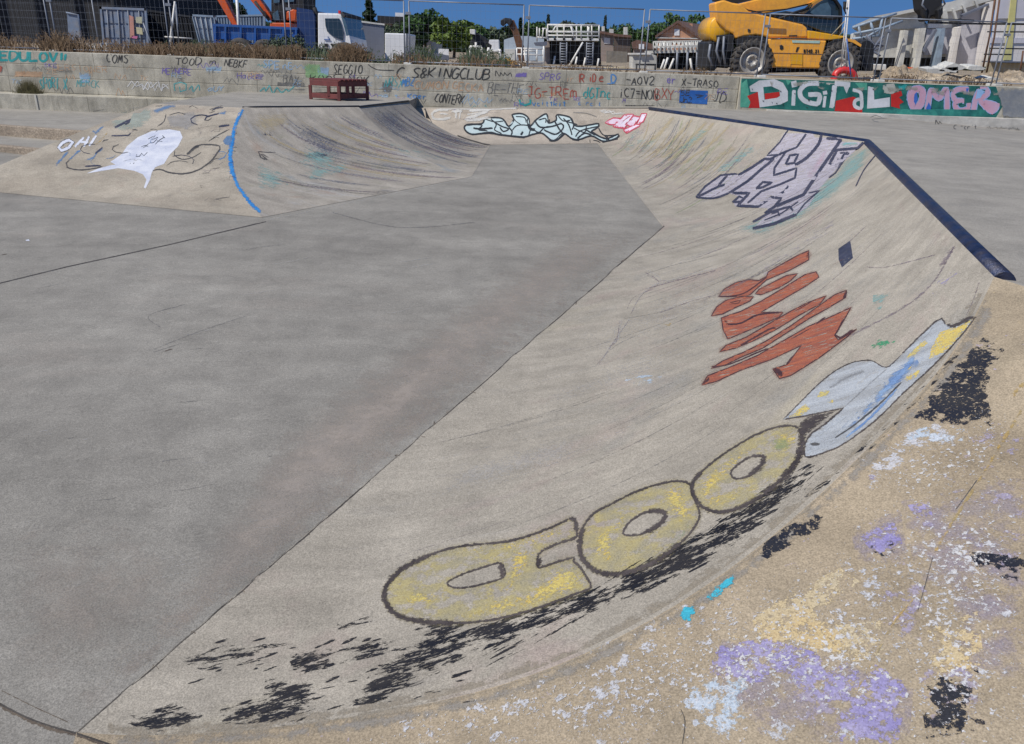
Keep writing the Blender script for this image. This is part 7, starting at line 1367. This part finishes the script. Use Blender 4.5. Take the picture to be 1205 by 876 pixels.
tree(205, -10, 60, 84, 70, 'dark', 'broad dark conifer rising behind the black container', 5200, .42, seed=1)
tree(276, 1, 60, 40, 76, 'dark', 'dark tree between the container and the excavator arm', 2600, .4, seed=2)
tree(436, -5, 60, 40, 62, 'dark', 'open dark tree standing behind the grey box van', 2400, .33, True, seed=3)
tree(463, 24, 70, 36, 60, 'olive', 'grey green bush below the flat roofed building', 1700, .3, seed=4, trunk=False, name='bush')
tree(500, 15, 74, 54, 52, 'mid', 'dense dark green tree beside the trailer', 4200, .26, seed=5)
tree(487, 26, 74, 30, 50, 'dark', 'dark leafy bush close behind the white trailer', 1600, .26, seed=25, name='bush', trunk=False)
tree(534, 21, 76, 52, 49, 'lime', 'bright yellow green tree left of the dark machine frame', 3800, .24, seed=6, trunk=True)
tree(556, 29, 76, 36, 60, 'mid', 'green tree behind the dark machine frame', 2000, .28, seed=7)
tree(575, 34, 76, 40, 75, 'olive', 'grey green tree behind the white tank', 1800, .34, seed=8)
tree(611, 22, 70, 16, 80, 'dark', 'narrow dark cypress just right of the rusty arm', 1300, .34, True, seed=9)
tree(594, 28, 70, 28, 90, 'dark', 'dark tree behind the rusty arm', 1300, .4, seed=10)
tree(627, 24, 70, 30, 95, 'mid', 'tree left of the tall platform railing', 1500, .4, seed=11)
tree(643, 18, 70, 15, 95, 'dark', 'pointed cypress left of the tall platform railing', 1100, .36, True, seed=12)
tree(664, 25, 70, 38, 100, 'olive', 'grey green tree seen through the tall platform railing', 1500, .42, seed=13)
tree(690, 27, 70, 34, 100, 'mid', 'green tree seen through the right end of the platform railing', 1400, .42, seed=14)
tree(709, 19, 70, 13, 95, 'dark', 'thin pointed cypress above the grey pink house', 900, .34, True, seed=15)
tree(730, 27, 70, 40, 110, 'mid', 'green tree behind the brown outbuilding', 1700, .42, seed=16)
tree(760, 27, 70, 36, 120, 'mid', 'rounded tree left of the gabled house', 2000, .45, seed=17)
tree(786, 15, 70, 40, 135, 'mid', 'tall green tree behind the left slope of the gabled roof', 2800, .5, seed=18)
tree(812, 16, 70, 38, 135, 'mid', 'tall green tree behind the right slope of the gabled roof', 2600, .5, seed=19)
tree(838, 17, 70, 34, 130, 'dark', 'dark green tree close left of the telehandler', 2400, .5, seed=20)
tree(1077, 3, 70, 22, 75, 'dark', 'small dark tree top above the hall roof left of the grab', 900, .34, seed=21)
tree(335, 42, 66, 62, 25.2, 'olive', 'grey green shrub growing on the wall top before the tipper', 2600, .075, seed=22, trunk=False, name='shrub', group=None)
tree(445, 70, 78, 20, 25, 'olive', 'little grey bush at the foot of the grey van', 600, .07, seed=23, trunk=False, name='shrub', group=None)
# far belt of trees closing the horizon
rg = np.random.default_rng(99); mb = MB(); n = 24000; X = rg.uniform(-170, 190, n); top = 6.2 + 2.2 * np.array([mnoise.noise(Vector((x * .05, 0, 0))) for x in X]) + 1.3 * np.array([mnoise.noise(Vector((x * .25, 3, 0))) for x in X]); Z = UZ + rg.uniform(0, 1, n) ** .8 * (top - 1.2); leaves(mb, np.stack([X, rg.uniform(165, 176, n), Z], 1), 1.3, rg); mb.attr = [0.0] * len(mb.v); mb.build('far_trees', L_['dark'], label='dark belt of distant trees along the horizon', cat='trees', kind='stuff')
# dry weeds
def blades(name, label, spots, kind, seed, hs=(.12, .36), cat='weeds', kindprop='stuff'):
    rg = np.random.default_rng(seed); mb = MB()
    for (x0, x1, Y0, Y1, n, hm) in spots:
        xa, xb = at_y(x0, 60, Y0).x, at_y(x1, 60, Y0).x
        for _ in range(n):
            x = rg.uniform(xa, xb); y = rg.uniform(Y0, Y1); den = .5 + .9 * mnoise.noise(Vector((x * 1.1, seed, 0)))
            if den < rg.uniform(.1, 1.0): continue
            h = rg.uniform(*hs) * hm * (.5 + den); dx, dy = rg.normal(0, .35 * h, 2); w = rg.uniform(.006, .014); z = UZ + .03
            mb.v += [(x - w, y, z), (x + w, y, z), (x + dx * .5 + w, y + dy * .5, z + h * .6), (x + dx * .5 - w, y + dy * .5, z + h * .6), (x + dx, y + dy, z + h)]
            b = len(mb.v) - 5; mb.f += [(b, b + 1, b + 2, b + 3), (b + 3, b + 2, b + 4)]; mb.sm += [False, False]
            if rg.uniform() < .5:
                for _k in range(3):
                    q = np.array([x + dx * .8, y + dy * .8, z + h * .85]) + rg.normal(0, .03, 3); b = len(mb.v); s_ = .016; mb.v += [(q[0] - s_, q[1], q[2]), (q[0], q[1], q[2] - s_), (q[0] + s_, q[1], q[2]), (q[0], q[1], q[2] + s_ * 1.6)]; mb.f.append((b, b + 1, b + 2, b + 3)); mb.sm.append(False)
    mb.attr = [0.0] * len(mb.v); return mb.build(name, L_[kind], label=label, cat=cat, kind=kindprop)
blades('dry_weeds', 'dry brown weeds growing along the top of the wall', [(-60, 250, 23.4, 25.2, 2600, 1.2), (250, 470, 23.4, 25.0, 1500, .9), (470, 620, 23.5, 25.5, 900, .8), (620, 870, 23.4, 24.4, 500, .5), (40, 85, 23.5, 24.2, 500, 1.6), (150, 235, 23.3, 24, 700, 1.2), (250, 350, 23.4, 24.4, 2600, 1.25), (352, 430, 23.4, 24.4, 1500, 1.1), (1000, 1205, 24, 25, 500, .6)], 'dry', 31)
blades('green_weeds', 'sparse green weeds between the dry stalks', [(190, 470, 23.5, 25.5, 900, 1.3), (480, 600, 24, 26.5, 900, 1.5)], 'olive', 32)
wt_ = MB(); rg = np.random.default_rng(6); c = at_y(34, 106, WY - .25)
for _ in range(700):
    x = c.x + rg.normal(0, .14); y = WY - .25 + rg.uniform(-.2, .15); h = rg.uniform(.1, .42) * math.exp(-((x - c.x) / .45) ** 2); w = .007; dx = rg.normal(.02, .10); b = len(wt_.v)
    wt_.v += [(x - w, y, 1.05), (x + w, y, 1.05), (x + dx, y - .03, 1.05 + h)]; wt_.f.append((b, b + 1, b + 2)); wt_.sm.append(False)
wt_.attr = [0.0] * len(wt_.v); o = wt_.build('weed_tuft', leafmat('olive_brown_grass', (.07, .06, .03), (.14, .13, .06)), label='tuft of olive brown grass growing on the low ledge at the left', cat='grass')
